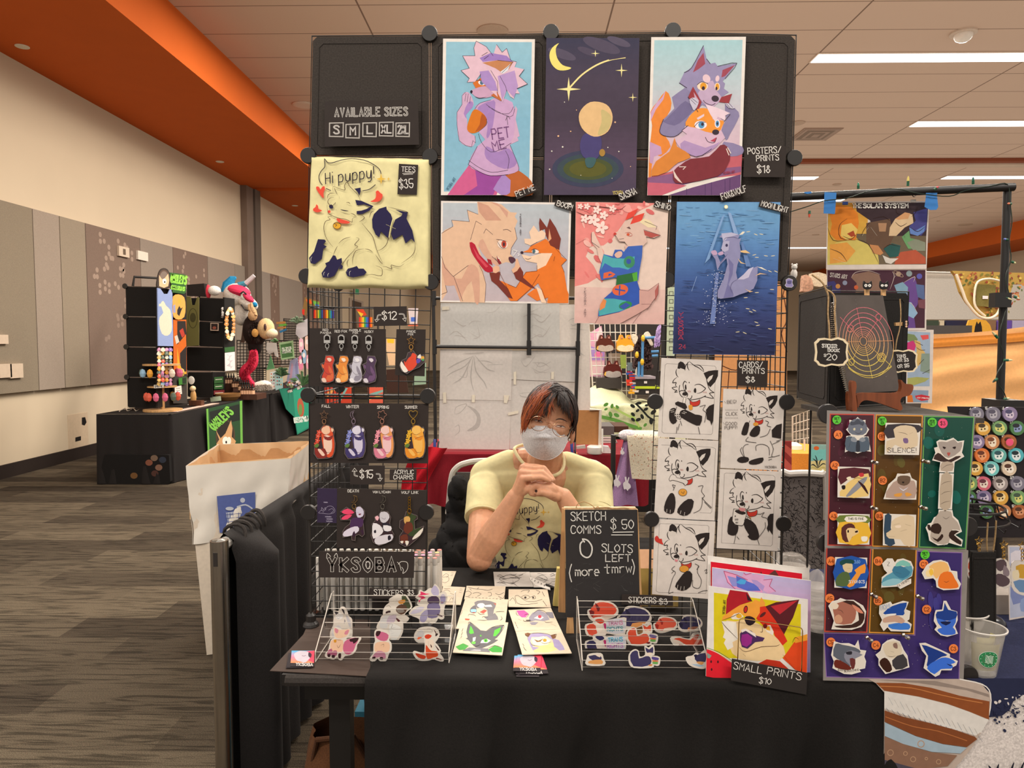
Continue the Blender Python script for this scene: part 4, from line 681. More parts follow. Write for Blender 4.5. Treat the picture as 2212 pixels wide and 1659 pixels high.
def c3(A):
 puphead(A,hf(187,800));A.fi('dcd2ca','135 840 150 815 175 820 185 835 240 845 255 865 235 885 225 870 160 850 140 855',2);A.line(B_,2.5,'135 840 150 815 175 820 185 835 240 845 255 865 235 885 225 870 160 850 140 855',closed=1)
 A.ell('dd9a3c',221,928,27,23);A.line(B_,2,[(221+27*cos(t/3),928+23*sin(t/3))for t in range(19)],closed=1,sm=0);A.line(B_,2.5,'212 925 225 935 230 920')
 A.fi(B_,'140 935 165 940 175 990 165 1055 135 1065 102 1045 110 990',2);A.fi(B_,'255 970 292 985 270 1060 225 1078 185 1055 205 1010',2);A.ls('d9cfc6',2.5,'118 1055 120 1035|140 1060 142 1040|205 1065 210 1045|230 1075 234 1055',sm=0)
 A.ls(B_,3,'165 900 155 880 175 885|320 890 350 885 340 920 360 950 350 970 405 1025|290 1060 330 1040 345 1000 345 960|170 890 160 915|360 990 400 1030')
def c4(A):
 puphead(A,hf(180,1338));A.fi('d5848a','170 1355 192 1360 185 1372 172 1370');A.ell('dd9a3c',230,1417,30,22);A.line(B_,2,[(230+30*cos(t/3),1417+22*sin(t/3))for t in range(19)],closed=1,sm=0)
 A.fi(B_,'245 1430 282 1450 270 1530 215 1558 172 1530 200 1480',2);A.ls('d9cfc6',2.5,'185 1545 190 1520|205 1555 210 1530|228 1552 230 1530',sm=0);A.fi('c93a30','42 1218 58 1205 72 1225 86 1225 90 1245 97 1262 70 1252 48 1240',3)
 A.ls(B_,3,'170 1400 150 1420 175 1440 155 1480 130 1570|320 1400 315 1440 340 1490 325 1540 285 1530 285 1490|300 1385 325 1400 310 1420|360 1430 375 1420 368 1445 380 1440|130 1575 160 1565|320 1570 350 1558 378 1555|150 1445 165 1430')
def c2(A):
 puphead(A,hf(657,430,.43),.85);A.ell('dd9a3c',688,492,17,12);A.fi(B_,'620 482 645 485 642 520 630 560 600 560 598 540',2);A.fi(B_,'690 502 715 510 710 555 680 574 648 562 660 530',2);A.fi(B_,'855 488 820 498 790 530 792 575 850 585');A.fi(B_,'570 715 595 700 640 705 640 730 600 740 572 730',2);A.fi(B_,'645 730 680 715 735 705 730 735 690 750 650 748',2)
 A.ls(B_,3,'650 470 640 490|750 470 770 480 760 500 785 510|640 575 625 600 690 610|690 660 690 630 730 620 770 640 775 690|600 640 590 660 610 700|640 620 620 625 605 650 615 700|780 600 800 650 790 700 840 690|795 620 840 600|715 575 760 560 780 520|770 705 800 700|770 720 790 715|820 600 852 590')
 A.txt('4a3f3a',2,'BEG!',505,360,20,-3,58);A.txt('4a3f3a',2,'CLICK',497,435,20,0,72);A.txt('4a3f3a',2,'GOOD',495,498,20,0,72);A.txt('4a3f3a',2,'PUPPY!',490,525,20,-2,78);A.txt('4a3f3a',2,'YKSOBA',745,772,13,0,1.1)
 for i in range(9):A.line('4a3f3a',1.6,[(497+i*9,405),(495+i*9.5,397)],sm=0);A.line('4a3f3a',1.6,[(497+i*9,447),(495+i*9.5,455)],sm=0)
 A.ls('4a3f3a',1.6,'485 345 495 355|478 480 488 492',sm=0)
def c5(A):
 f=lambda x,y:((1560+x*.18086-1400)/.33769,(960+y*.18086-750)/.33769);g=lambda q:mvs(q,f)
 puphead(A,f);A.fi(B_,g('80 900 120 860 150 960 190 960 185 1040 150 1085 90 1080 60 1040'),2);A.fi(B_,g('245 900 270 880 330 900 400 960 440 1080 420 1135 350 1140 300 1095 320 1080 270 1000'),2);A.fi(B_,g('610 825 570 830 540 870 545 960 530 1000 550 1050 560 1020 600 1080 605 960'))
 A.fi('e2d9d0',g('135 785 150 770 270 790 290 815 250 960 200 965 150 950 120 910'));A.line(B_,3,g('135 785 150 770 270 790 290 815 250 960 200 965 150 950 120 910'),closed=1);A.fi(B_,g('150 790 200 780 285 815 240 840 170 815'),2);A.fi('cf8a8a',g('200 755 275 765 260 800 210 790'),2)
 A.txt('3a302c',1.8,'#1',f(148,860)[0],f(148,865)[1],9);A.txt('3a302c',1.8,'GOOD',*f(150,905),10);A.txt('3a302c',1.8,'BOY',*f(160,943),10)
 A.ls(B_,3,g('290 860 330 880 345 910|415 830 460 830 500 812 470 860 530 880 545 920|510 930 510 1000 440 1100|165 1060 140 1180|175 1100 200 1130|420 1130 440 1195|300 880 320 930|260 900 300 930'));A.fi('dd9a3c',g('310 860 345 870 345 885'))
pcard('85 68 470 85 448 595 62 572','120 105 425 120 434 130 412 548 405 558 100 550 88 540 108 115 120 105',c1,'ink puppy drawing sipping bubble tea, top of the left column')
pcard('66 583 450 600 425 1110 38 1088','85 625 410 640 432 650 408 1050 400 1062 330 1058',c3,'ink puppy drawing holding a bone in its mouth, second in the left column')
pcard('42 1098 430 1115 402 1612 25 1580','80 1128 380 1140 390 1150 370 1575 70 1570 52 1560 72 1135 80 1128',c4,'ink puppy drawing with a red heart, lowest in the left column')
pcard('482 265 875 280 850 790 462 772',None,c2,'ink drawing of a whole sitting puppy reading BEG! CLICK GOOD PUPPY!')
pcard('460 780 850 795 828 1305 438 1285','500 805 800 820 812 832 795 1262 785 1272 470 1252 470 1240 488 810 500 805',c5,'ink puppy drawing drinking from a mug, lowest in the right column')
A=DP(1.834,Z5);A.sticker('1235 850 1262 835 1300 850 1295 880 1308 910 1290 925 1240 922 1225 905 1238 885','8f86b5',5);A.fi('5a5480','1250 860 1290 860 1285 890 1250 890',2);A.obj('sticker',label='tiny violet sticker on the round connector beside the sea poster',cat='sticker')
# -- things standing and lying on the near table --
Z13=(1500,1180,.20492);TB=(560,1380,.28933)
def stand(x0,x1,yf,yb,hf_,hb,lab):
 t=thing('sticker_stand',lab,'display stand','clear tiered sticker stands');z=TZ+.001;E_='cfc6bb'  # pale edge tubes imitate the light that acrylic edges catch
 for x in(x0,x1):
  pr=[(x,yf,z),(x,yb,z),(x,yb,z+hb),(x,yb-.02,z+hb),(x,yf,z+hf_)]
  m=MB().prism([V(p)-V((.0015,0,0))for p in pr],(.003,0,0),'ffffff','a');m.tube(pr,.0013,E_,'g',5,closed=1);m.obj('side_panel',t)
 n=4
 for i in range(n+1):
  f=i/n;y=yf+(yb-yf)*f*.92+.004;zz=z+.006+(hb-.03)*f;lp=.016
  m=MB().poly([(x0,y,zz),(x1,y,zz),(x1,y+(yb-yf)/n*.8,zz),(x0,y+(yb-yf)/n*.8,zz)],'ffffff','a');m.tube([(x0,y,zz),(x1,y,zz)],.0006,'8f867c','g',5).tube([(x0,y,zz+lp),(x1,y,zz+lp)],.0009 if i else .0005,E_,'g',5).poly([(x0,y,zz),(x1,y,zz),(x1,y,zz+lp),(x0,y,zz+lp)],'ffffff','a');m.obj('shelf',t)
 return t
stand(G(683,1428,TZ).x,G(968,1440,TZ).x,1.634,1.80,.024,.112,'clear acrylic tiered stand of fox stickers on the left of the table');stand(G(1257,1445,TZ).x,G(1527,1448,TZ).x,1.60,1.77,.024,.112,'clear acrylic tiered stand of fox stickers beside the chalkboard')
def stk(T,y,out,fills,lns,lab,grp=None,w=20,ink='3a2a30',name='sticker',base='e6dccf'):
 A=DP(y,T,k='g');A.sticker(out,base,w,.0008,1,rim='e4dace')
 for c,f in fills:A.fi(c,f,2)
 for l in lns.split('|'):
  if l:A.line(ink,w*.16,l,tp=1)
 return A.obj(name,label=lab,cat='sticker',group=grp)
GL='stickers in the left stand';GR='stickers in the right stand'
stk(Z8,1.757,'500 555 560 560 600 505 640 510 670 560 690 620 730 660 735 740 735 880 690 900 600 910 500 900 460 910 460 830 500 740 500 680 515 620',[('3a3438','505 560 560 570 540 610'),('3a3438','595 515 635 540 640 600'),('d8d4d4','480 800 560 740 600 800 560 890 480 890'),('efece8','520 610 570 580 620 600 610 650 560 665 530 645'),('9a9498','640 660 655 690 635 720'),('c9c5c8','660 600 720 680 720 780 680 700')],'540 640 560 655 580 640|530 630 540 625|580 615 600 610','white and grey fox sticker behind the pink fennec, left stand',GL)
stk(Z8,1.642,'510 775 560 780 600 800 650 805 712 800 690 870 650 930 700 930 760 905 850 905 835 950 800 1000 790 1060 740 1120 650 1140 625 1160 600 1195 570 1190 545 1155 500 1185 440 1175 390 1150 400 1110 430 1080 450 1000 470 940 515 905 500 830',[('cf6b8d','620 1050 640 960 720 915 830 910 790 1000 760 1080 700 1130 640 1110'),('3c2328','710 925 830 905 800 960 760 985 750 960 720 960'),('efc3a2','460 950 530 930 620 940 620 1040 600 1100 500 1090 455 1060'),('f1c9aa','505 770 560 800 640 800 712 795 680 870 640 900 560 915 510 880'),('d98a9a','512 780 560 800 545 850 515 830'),('d98a9a','700 800 650 820 640 860 680 860'),('b3627f','420 1080 470 1050 480 1110 440 1160 410 1140'),('b3627f','490 1080 540 1080 535 1140 490 1160 470 1140'),('3c2328','415 1130 450 1120 450 1160 420 1160'),('3c2328','470 1140 510 1135 510 1170 475 1170'),('3c2328','560 1120 595 1115 590 1180 560 1175'),('d9962c','500 935 530 930 530 965 505 968')],'540 860 550 875|600 880 615 890|525 925 560 935 600 935|540 1000 560 1040 590 990','peach and pink fennec sticker sitting with rosy tail, front left of the left stand',GL)
stk(Z8,1.765,'1140 625 1230 585 1330 590 1390 640 1410 720 1405 830 1350 930 1280 965 1240 900 1200 820 1080 790 1090 720 1120 680',[('dcd9d6','1140 640 1240 600 1220 700 1200 780 1110 770 1110 700'),('5a2f30','1310 630 1380 680 1350 695'),('c9b7c4','1230 620 1330 600 1300 700 1200 720'),('f2efe9','1240 720 1340 740 1400 800 1340 920 1280 950 1240 860')],'1220 740 1280 730 1260 780 1320 770|1230 800 1270 820|1250 860 1300 840','white curled fox sticker behind the rosy-tailed one, left stand',GL)
stk(Z8,1.642,'1055 815 1110 800 1190 815 1235 860 1225 940 1255 985 1255 1070 1225 1110 1195 1195 1160 1215 1110 1205 1080 1170 1040 1210 990 1205 990 1170 1030 1110 1035 1000 1055 950 1045 870',[('cf6b8d','1060 830 1150 830 1225 870 1200 945 1120 945 1060 900'),('3c2328','1065 820 1120 820 1110 860 1080 890 1055 870'),('efc3a2','1045 990 1110 960 1230 970 1240 1060 1200 1100 1100 1110 1040 1080'),('c98aa0','1080 1080 1170 1100 1190 1170 1150 1190 1120 1160 1030 1180 1010 1160'),('3c2328','1010 1165 1050 1155 1045 1190 1010 1190'),('3c2328','1110 1165 1150 1165 1150 1200 1110 1195')],'1060 1050 1075 1060|1080 1080 1100 1085|1120 1010 1160 990 1160 1030','peach fennec sticker bowing with its rosy tail raised, middle of the left stand',GL)
stk(Z8,1.80,'1300 360 1345 335 1400 345 1450 345 1500 410 1530 495 1470 550 1430 600 1490 650 1430 700 1390 610 1320 600 1180 620 1160 560 1190 490 1245 440 1240 400',[('4b5238','1400 350 1450 350 1520 490 1460 540 1410 440'),('e0963f','1350 420 1440 400 1440 440 1380 460'),('5a4032','1330 500 1400 460 1470 500 1450 570 1390 600 1330 560'),('8a8078','1330 520 1400 520 1440 560 1360 580'),('3a2326','1190 560 1250 545 1240 590 1195 595'),('eadfd0','1250 420 1300 380 1320 430 1270 460')],'1290 405 1300 420|1330 400 1340 420|1180 500 1230 480 1260 510','brown and dark green animal sticker at the top middle of the left stand',GL)
stk(Z8,1.795,'1645 280 1700 305 1775 255 1820 265 1840 205 1895 265 1900 330 1955 300 1990 330 1995 400 1970 460 1950 560 1955 640 1920 655 1880 640 1850 690 1800 710 1760 690 1650 710 1635 650 1520 600 1510 565 1580 500 1650 490 1610 450 1640 400 1590 370 1630 330',[('e03a68','1650 290 1720 320 1780 325 1700 340 1670 345 1720 380 1650 400 1640 440 1620 420 1660 380 1600 350 1650 330'),('bdb4d0','1790 270 1840 210 1890 270 1890 340 1840 350 1800 320'),('55415c','1760 370 1850 350 1900 400 1890 460 1800 470 1740 430'),('7d7296','1750 460 1890 450 1910 560 1860 640 1750 640 1740 540'),('a89fc0','1640 660 1660 590 1740 530 1740 640 1700 700 1650 690'),('cfc8dc','1510 590 1600 510 1700 500 1640 570'),('a59cc2','1920 340 1975 340 1980 420 1930 460 1910 400'),('c0392f','1925 430 1945 435 1935 445'),('4a2838','1870 590 1930 610 1940 630 1880 610')],'1820 310 1850 305|1790 640 1800 690|1740 470 1760 620','purple-cloaked pale animal sticker with pink streamers, top right of the left stand',GL)
stk(Z8,1.745,'1700 770 1800 770 1870 800 1890 860 1850 950 1750 985 1630 970 1575 920 1580 850 1630 790',[('d9d4d2','1600 850 1660 800 1700 860 1640 930 1590 910'),('5a2f30','1830 800 1860 850 1820 860')],'1700 800 1780 790 1850 860','white curled fox sticker half hidden behind the standing red fox',GL)
stk(Z8,1.642,'1705 865 1745 850 1800 860 1825 825 1845 860 1895 860 1870 920 1835 965 1875 1015 1910 1080 1895 1110 1935 1165 1950 1200 1930 1215 1860 1195 1820 1180 1760 1200 1680 1205 1610 1190 1560 1120 1570 1090 1640 1110 1700 1120 1715 1010 1705 930',[('d8452c','1705 880 1750 860 1800 880 1760 920 1715 915'),('e5653f','1615 900 1670 900 1640 920 1610 930'),('f0dcc8','1720 930 1800 930 1830 980 1800 1080 1750 1100 1720 1020'),('d8522f','1720 1000 1760 1050 1800 1080 1870 1090 1880 1150 1820 1170 1740 1190 1720 1110'),('c9442a','1580 1110 1660 1130 1720 1150 1700 1190 1620 1170'),('7a2a24','1860 1170 1930 1190 1920 1205 1860 1190'),('4a2226','1780 990 1800 1020 1790 1040'),('4a2226','1840 1000 1900 1070 1880 1070'),('3a2a2c','1850 850 1885 855 1850 890')],'1730 895 1760 890|1750 950 1760 1020','standing red fox sticker at the front right of the left stand',GL)
RS=lambda c,b,o:[(c,'345 1000 400 930 470 915 550 935 590 985 560 1030 480 1060 380 1060'),(b,'450 1040 560 1030 520 1060 450 1080'),(o,'395 920 440 970 420 1000'),(o,'340 990 390 1000 370 1050')]
def shf(fs,dx,dy,k=1,ox=0,oy=0):return[(c,' '.join('%.0f %.0f'%(ox+(x-ox)*k+dx,oy+(y-oy)*k+dy)for x,y in pp(f)))for c,f in fs]
SLP='335 990 380 975 400 915 470 908 555 930 597 980 588 1030 520 1060 430 1085 370 1075 340 1040'
def slp(dx,dy,k,c,b,o,y,lab):
 f=shf([('x',SLP)]+RS(c,b,o),dx,dy,k,335,1000);stk(Z11,y,f[0][1],f[1:],'',lab,GR,14)
slp(0,0,1,'e2563f','efd9c6','7a2a2c',1.795,'curled sleeping red fox sticker, top left of the right stand');slp(590,120,.78,'e0604a','efd9c6','a8332c',1.78,'small curled sleeping red fox sticker, right of the big dark one')
slp(265,60,1.12,'3f3a5c','e09a5c','2d2a45',1.79,'large curled sleeping dark blue fox sticker under the sticker sign');slp(805,110,.8,'3c375a','d98f55','2b2842',1.78,'small curled sleeping dark fox sticker, far right of the right stand')
TR='315 1120 380 1105 385 1065 450 1055 500 1080 655 1058 668 1090 660 1195 600 1205 500 1190 470 1215 345 1215 315 1180'
def trn(dy,c,c2,y,lab,tc):
 f=shf([('x',TR),(c,'320 1130 380 1110 420 1160 400 1210 340 1205'),('f0e4d6','400 1100 450 1080 460 1160 420 1200'),(c2,'395 1075 450 1065 480 1090 440 1110'),('d9d9e0','500 1085 655 1065 655 1190 510 1185'),('c23a72','470 1110 495 1110 490 1170')],0,dy)
 o=stk(Z11,y,f[0][1],f[1:],'',lab,GR,14);A=DP(y-.0006,Z11,k='g');A.txt(tc[0],7,'TRANS',515,1122+dy,34,-4,128);A.txt(tc[1],7,'RIGHTS',505,1175+dy,34,-2,140);A.obj('lettering',o)
trn(0,'e2563f','d84a34',1.745,'white and red fox sticker with pastel TRANS RIGHTS lettering, upper of the two',('d98ab0','5fa0a8'));trn(150,'3f3a5c','38335a',1.72,'dark fox sticker with shiny TRANS RIGHTS lettering, lower of the two',('58b8d8','cf8fc8'))
FL_='825 1115 855 1130 895 1105 903 1180 890 1200 950 1212 945 1278 900 1275 880 1298 725 1298 685 1255 685 1185 725 1145 760 1155 775 1210 830 1190'
def flg(dx,dy,c,o,y,lab):
 f=shf([('x',FL_),(c,'690 1190 730 1150 760 1160 770 1220 830 1200 870 1210 870 1280 720 1290'),(c,'825 1120 860 1140 893 1115 895 1170 850 1185'),('efdcc8','840 1170 890 1170 860 1200'),(o,'850 1280 890 1270 880 1290'),('5a4a90','885 1205 945 1215 940 1235 890 1230'),('e07a50','890 1235 940 1238 938 1250 892 1248'),('6fb05a','892 1250 938 1252 935 1270 895 1268')],dx,dy);stk(Z11,y,f[0][1],f[1:],'',lab,GR,14)
flg(0,0,'e0563c','7a2a2c',1.735,'sitting red fox sticker holding a rainbow flag in the right stand');flg(20,200,'423c62','d98f55',1.602,'sitting dark fox sticker holding a shiny flag at the front of the right stand')
stk(Z11,1.74,'1075 1240 1130 1225 1200 1245 1250 1245 1275 1200 1330 1195 1340 1225 1305 1290 1260 1335 1200 1345 1115 1305',[('e2563c','1100 1250 1150 1235 1250 1255 1290 1210 1330 1210 1290 1280 1250 1325 1200 1290 1140 1280'),('efdccc','1090 1250 1150 1260 1200 1300 1130 1290'),('a9c4dc','1190 1300 1240 1310 1215 1330'),('7a2a2c','1150 1290 1200 1300 1150 1310')],'1110 1245 1150 1230','red fox sticker bowing forward, right side of the right stand',GR,14)
stk(Z11,1.600,'345 1385 445 1378 465 1420 475 1475 325 1475 328 1420',[('3f3a5c','335 1400 440 1390 450 1440 380 1440'),('e0a060','350 1440 450 1430 460 1470 340 1465'),('efdccc','400 1390 440 1385 440 1410')],'','dark and orange fox sticker at the bottom left corner of the right stand',GR,14)
stk(Z11,1.600,'1215 1415 1270 1400 1300 1375 1335 1385 1385 1355 1388 1490 1330 1505 1245 1475',[('3a355a','1290 1400 1385 1370 1385 1450 1310 1450'),('e0a060','1300 1450 1370 1450 1350 1480'),('a9c4dc','1260 1470 1370 1480 1330 1495'),('2b2842','1280 1390 1310 1385 1300 1420')],'1230 1420 1270 1440','dark bowing fox sticker at the bottom right of the right stand',GR,14)
sign(Z8,'972 248 1600 262 1600 395 952 388',[('STICKERS',1030,338,72,2,8,385),('$3',1478,332,58,2,8,80)],'dark strip reading STICKERS $3 on the left sticker stand',y=1.815)
MB().prism([P(804,1293,1.834),P(897,1294,1.834),P(897,1316,1.834),P(804,1316,1.834)],(0,.001,0),'241e1c').obj('sign_backing',label='plain dark card strip behind the left sticker stand',cat='card')
sign(Z11,'635 845 1093 860 1095 950 632 938',[('STICKERS',697,920,50,1,5.5,245),('$3',970,932,46,0,5.5,75)],'dark strip reading STICKERS $3 on the right sticker stand',y=1.80)
def marker(c,M,lab):
 t=thing('marker',lab,'marker','art markers in the clear trays');t.location=M
 MB().lathe([(.0055,0),(.0072,.002),(.0072,.019),(.0066,.02)],(0,0,.131),'bfb8b0','p',10).lathe([(.0068,0),(.0062,.0015)],(0,0,.1505),c,'p',10).obj('cap',t,smooth=1)
 MB().lathe([(.0062,0),(.0072,.002),(.0074,.12),(.0068,.13)],(0,0,.001),'d8d2ca','p',10).lathe([(.0075,0),(.0075,.0012)],(0,0,.028),'6e6862','p',10).obj('barrel',t,smooth=1);return t
MK={};cls=['e85a50','e6a0a8','f07a3a','d77ab0','e8b84a','e8604a','f0a0a0'];rr=random.Random(4)
for j in range(4):
 for i in range(17):
  if j<2 and i>13:pass
  x=-.575+i*.0205+.004*(j%2);y=1.95+j*.026;right=i>12;c=rr.choice(cls)if right else 'cfc7bd'
  lab={'e85a50':'red-capped','e8604a':'red-capped','e6a0a8':'rosy-capped','f0a0a0':'rosy-capped','f07a3a':'orange-capped','d77ab0':'magenta-capped','e8b84a':'yellow-capped'}.get(c,'pale-topped')+(' grey art marker in the right end of the clear trays' if right else ' grey art marker standing behind the wire grid')
  if c not in MK:MK[c]=marker(c,V((x,y,TZ+.004)),lab);continue
  clone(MK[c],Matrix.Translation(V((x,y,TZ+.004))-MK[c].location),lab)
m=MB()
for j in range(3):m.box((-.59,1.935+j*.052,TZ+.0005),(-.235,1.938+j*.052,TZ+.11),'fff','a')
m.box((-.59,1.935,TZ+.0005),(-.235,2.042,TZ+.003),'fff','a').box((-.59,1.935,TZ+.003),(-.587,2.042,TZ+.11),'fff','a').obj('marker_tray',label='clear plastic tray holding the art markers behind the wire grid',cat='tray')
SKZ=[TZ+.003]
def skc(quad,fn,lab,paper='cfbfa8',T=Z9,th=.0016,name='sketch_card',ct='sketch card',grp='sketch cards on the table'):
 z=SKZ[0];SKZ[0]+=.0011;A=Art((0,0,z),(0,0,1),T,dl=.000035);A.base(paper,quad,th);fn(A);return A.obj(name,label=lab,cat=ct,group=grp)
IK='37302e'
skc('95 142 280 146 207 345 70 345',lambda A:(A.ls(IK,4,'95 220 140 180 180 200 150 230|100 230 170 220 180 270 130 300 95 290|60 240 100 260'),A.ls(IK,3,'215 165 245 170|210 185 240 190|205 205 235 208')),'small ink sketch card farthest left, next to the markers')
skc('105 345 400 358 338 592 55 590',lambda A:(A.ls(IK,4,'110 410 160 395 200 420|200 440 260 470 230 520 270 570|190 540 220 500 260 540|120 380 200 375'),A.ls(IK,3,'330 380 360 385|325 400 355 410|318 425 350 435')),'ink sketch card behind the right end of the left sticker stand')
def skl(seed,x0,y0,x1,y1,n=16):
 def f(A):
  q=random.Random(seed)
  for i in range(n):
   x=q.uniform(x0,x1);y=q.uniform(y0,y1);A.line(IK,q.uniform(3,6),[(x,y),(x+q.uniform(20,60),y+q.uniform(-25,20)),(x+q.uniform(50,130),y+q.uniform(-30,30))],tp=1)
  A.line(IK,4,[(x0+40,(y0+y1)/2),((x0+x1)/2,y0+20),(x1-60,(y0+y1)/2),((x0+x1)/2,y1-20)],closed=1,tp=0)
 return f
skc('772 155 1252 155 1302 350 790 346',skl(1,810,175,1180,330,20),'inked face sketch card at the back, left of the overlapping pair','bfb8b0')
skc('1255 160 1620 160 1690 362 1308 356',skl(2,1290,180,1550,320,14),'inked face sketch card at the back, partly under the price strip','bfb8b0')
skc('1255 222 1300 240 1520 330 1530 395 1330 330 1262 262',lambda A:[A.txt(IK,5,c,1275+i*42,262+i*20,20,25)for i,c in enumerate('YKSOB')],'narrow curling paper strip with letters on the back sketch cards','e2dcd4',name='paper_strip',ct='paper strip')
skc('975 386 1490 386 1537 626 972 616',lambda A:(A.ls(IK,5,'990 540 1030 500 1060 540 1070 580|1060 480 1100 470 1200 540 1310 550 1420 520|1060 490 1090 570 1190 590 1360 570|1140 490 1200 465 1260 490 1210 520 1150 500|1270 490 1320 475 1330 510 1290 515|1430 540 1480 610|1140 420 1180 400 1250 400 1230 430|1340 400 1390 420 1360 450|1420 420 1450 480'),A.ell(IK,1197,497,16,14),A.ell(IK,1300,497,12,12)),'ink sketch card of a wide grinning creature, middle right of the spread')
skc('418 340 935 346 917 524 385 516',lambda A:A.ls(IK,5,'390 430 440 410 480 440 440 480 400 480|500 440 560 430 610 450 560 480|700 430 740 430 745 470 710 480|440 360 520 380 620 390 700 400 760 385|800 440 850 460 910 430|460 380 480 400|840 480 900 510 920 470|560 380 580 365'),'ink outline sketch card above the goblet drawing')
def wine(A):
 G_='7a777a';A.fi(G_,'520 560 560 540 640 530 740 545 810 570 800 620 780 660 770 740 830 760 840 790 700 800 650 760 700 740 690 660 640 620 560 640 530 610',0);A.fi('eee6da','570 580 630 570 660 600 620 640 560 610',2);A.fi('eee6da','650 600 740 590 760 620 660 620');A.fi('c9574a','590 690 650 655 690 670 640 710');A.fi('c0664c','770 570 810 580 805 600');A.fi('6e6b70','490 620 530 600 550 650 550 690 510 705 465 690 465 650',2);A.fi('93c3d8','475 655 545 655 540 690 480 690',2);A.fi('a5443a','490 690 530 690 515 710');A.fi('7a777a','760 730 790 700 835 760 800 790');A.fi('c0543c','395 775 460 780 450 798 400 795')
 A.ls(IK,5,'440 750 450 720 520 730 540 750|620 770 640 750 700 760|560 795 650 800 700 795|870 740 890 780 860 800|800 690 860 684 920 684|560 690 600 720 660 715',tp=1);A.ls(IK,3,'365 665 355 680|360 685 350 705|352 705 340 730')
 for i in range(10):A.line(IK,4,[(440+i*46,492+i*3),(462+i*46,492+i*3)],sm=0)
skc('400 508 972 520 918 935 276 906',wine,'sketch card of a grey animal with a wine glass, left column')
def bat(A):
 D='5f5d60';A.fi(D,'415 960 440 860 465 825 520 870 600 930 680 940 760 890 910 865 880 950 820 1030 790 1050 840 1060 780 1100 720 1130 620 1170 540 1160 480 1110 440 1060 405 1040 430 1030');A.fi('58c43e','450 960 470 870 500 920 515 970 470 980');A.fi('58c43e','770 1010 790 930 875 890 850 960 800 1010');A.fi('efe6d8','600 1100 620 1060 690 1045 740 1070 690 1100');A.fi('efe6d8','500 1080 500 1030 540 1020 530 1070');A.ell('58c43e',672,1068,28,24);A.ell('2a5a28',672,1068,10,14);A.ell('6fcf50',510,1097,28,18)
 star(A,'58c43e',605,1005,20,20,.3);A.fi('4a9c44','270 1150 370 1105 445 1140 390 1190 320 1195',0);A.fi('3f9a3c','700 1190 790 1135 890 1165 885 1225 760 1222',0);A.fi('77757a','360 1205 450 1160 700 1175 730 1222 560 1212');A.fi('a8a5a8','460 1205 520 1185 600 1190 610 1212');A.ls(IK,5,'415 960 440 860 465 825 600 930|680 940 760 890 912 865 880 950 820 1030|500 1140 560 1140 600 1120|445 1140 380 1108|690 1180 790 1135 890 1165',tp=1);A.ls(IK,4,'370 910 355 950|365 960 345 1000|355 1010 340 1030')
skc('348 802 970 826 890 1260 234 1222',bat,'sketch card of a dark bat-eared creature with bright green ears, front left')
def pnk(A):
 A.fi('e0579c','1080 670 1180 665 1240 710 1200 760 1150 760 1110 730');A.fi('8f8a96','1245 760 1290 700 1380 660 1480 710 1520 790 1440 810 1330 800 1250 820');A.fi('efe2d6','1310 770 1380 730 1440 760 1400 790');A.ell('c43a48',1388,750,24,22);A.fi('7d7a84','1470 690 1560 690 1580 770 1520 770');A.fi('8f8a96','1250 830 1300 820 1370 825 1330 860 1280 860');A.ell(IK,1235,800,34,8)
 A.ls(IK,5,'1075 670 1080 720 1110 740|1180 740 1200 720 1240 720 1200 780|1300 720 1360 665 1450 680 1500 740|1450 810 1480 830 1560 820|1500 650 1560 680|1170 790 1190 815 1300 810|1530 840 1610 880|1100 780 1140 800',tp=1);A.ls(IK,4,'1060 820 1070 850|1075 860 1085 880|1090 890 1100 905')
skc('974 663 1536 633 1666 912 1066 943',pnk,'sketch card of a grey animal with bright pink hair, right column')
def prp(A):
 A.fi('f2c98c','1300 1200 1340 1120 1560 1090 1640 1180 1500 1225 1320 1225');A.fi('9c90b4','1230 1060 1230 1000 1290 975 1400 970 1520 990 1570 1040 1640 1060 1700 1140 1720 1190 1650 1200 1580 1150 1560 1060 1480 1010 1380 1020 1280 1020 1260 1080 1300 1150 1380 1160 1300 1200 1260 1130');A.fi('7b5236','1190 975 1230 962 1270 975 1240 1020 1205 1005');A.fi('7b5236','1530 1000 1600 980 1600 1030 1560 1050');A.fi('efdcc0','1280 1040 1440 1010 1530 1060 1500 1120 1380 1140 1300 1120');A.fi('84603a','1310 1050 1370 1070 1440 1040 1420 1080 1350 1090');A.fi('f4eadc','1400 1080 1440 1040 1530 1075 1470 1100');A.ell('dd922e',1455,1065,26,22)
 A.ls(IK,5,'1230 1060 1230 1000 1290 972 1400 968 1520 990 1600 1050|1400 1085 1450 1110 1540 1085|1260 1080 1290 1130 1380 1140|1190 975 1205 1005 1245 1020|1530 1000 1610 985 1590 1035|1280 1110 1320 1130',tp=1);A.ls(IK,4,'1160 1110 1180 1140|1170 1150 1190 1180|1190 1185 1210 1200')
skc('1068 946 1668 915 1812 1232 1155 1250',prp,'sketch card of a brown-eared animal with lilac hair, front right')
m=MB();m.tube([G(1180,1263,TZ+.02),G(1204,1272,TZ+.02)],.004,'151212','p',8);m.tube([G(1204,1272,TZ+.02),G(1210,1275,TZ+.02)],.0025,'d8d2ca','p',8);m.obj('pen',label='black pen lying beside the small wooden easel',cat='pen')
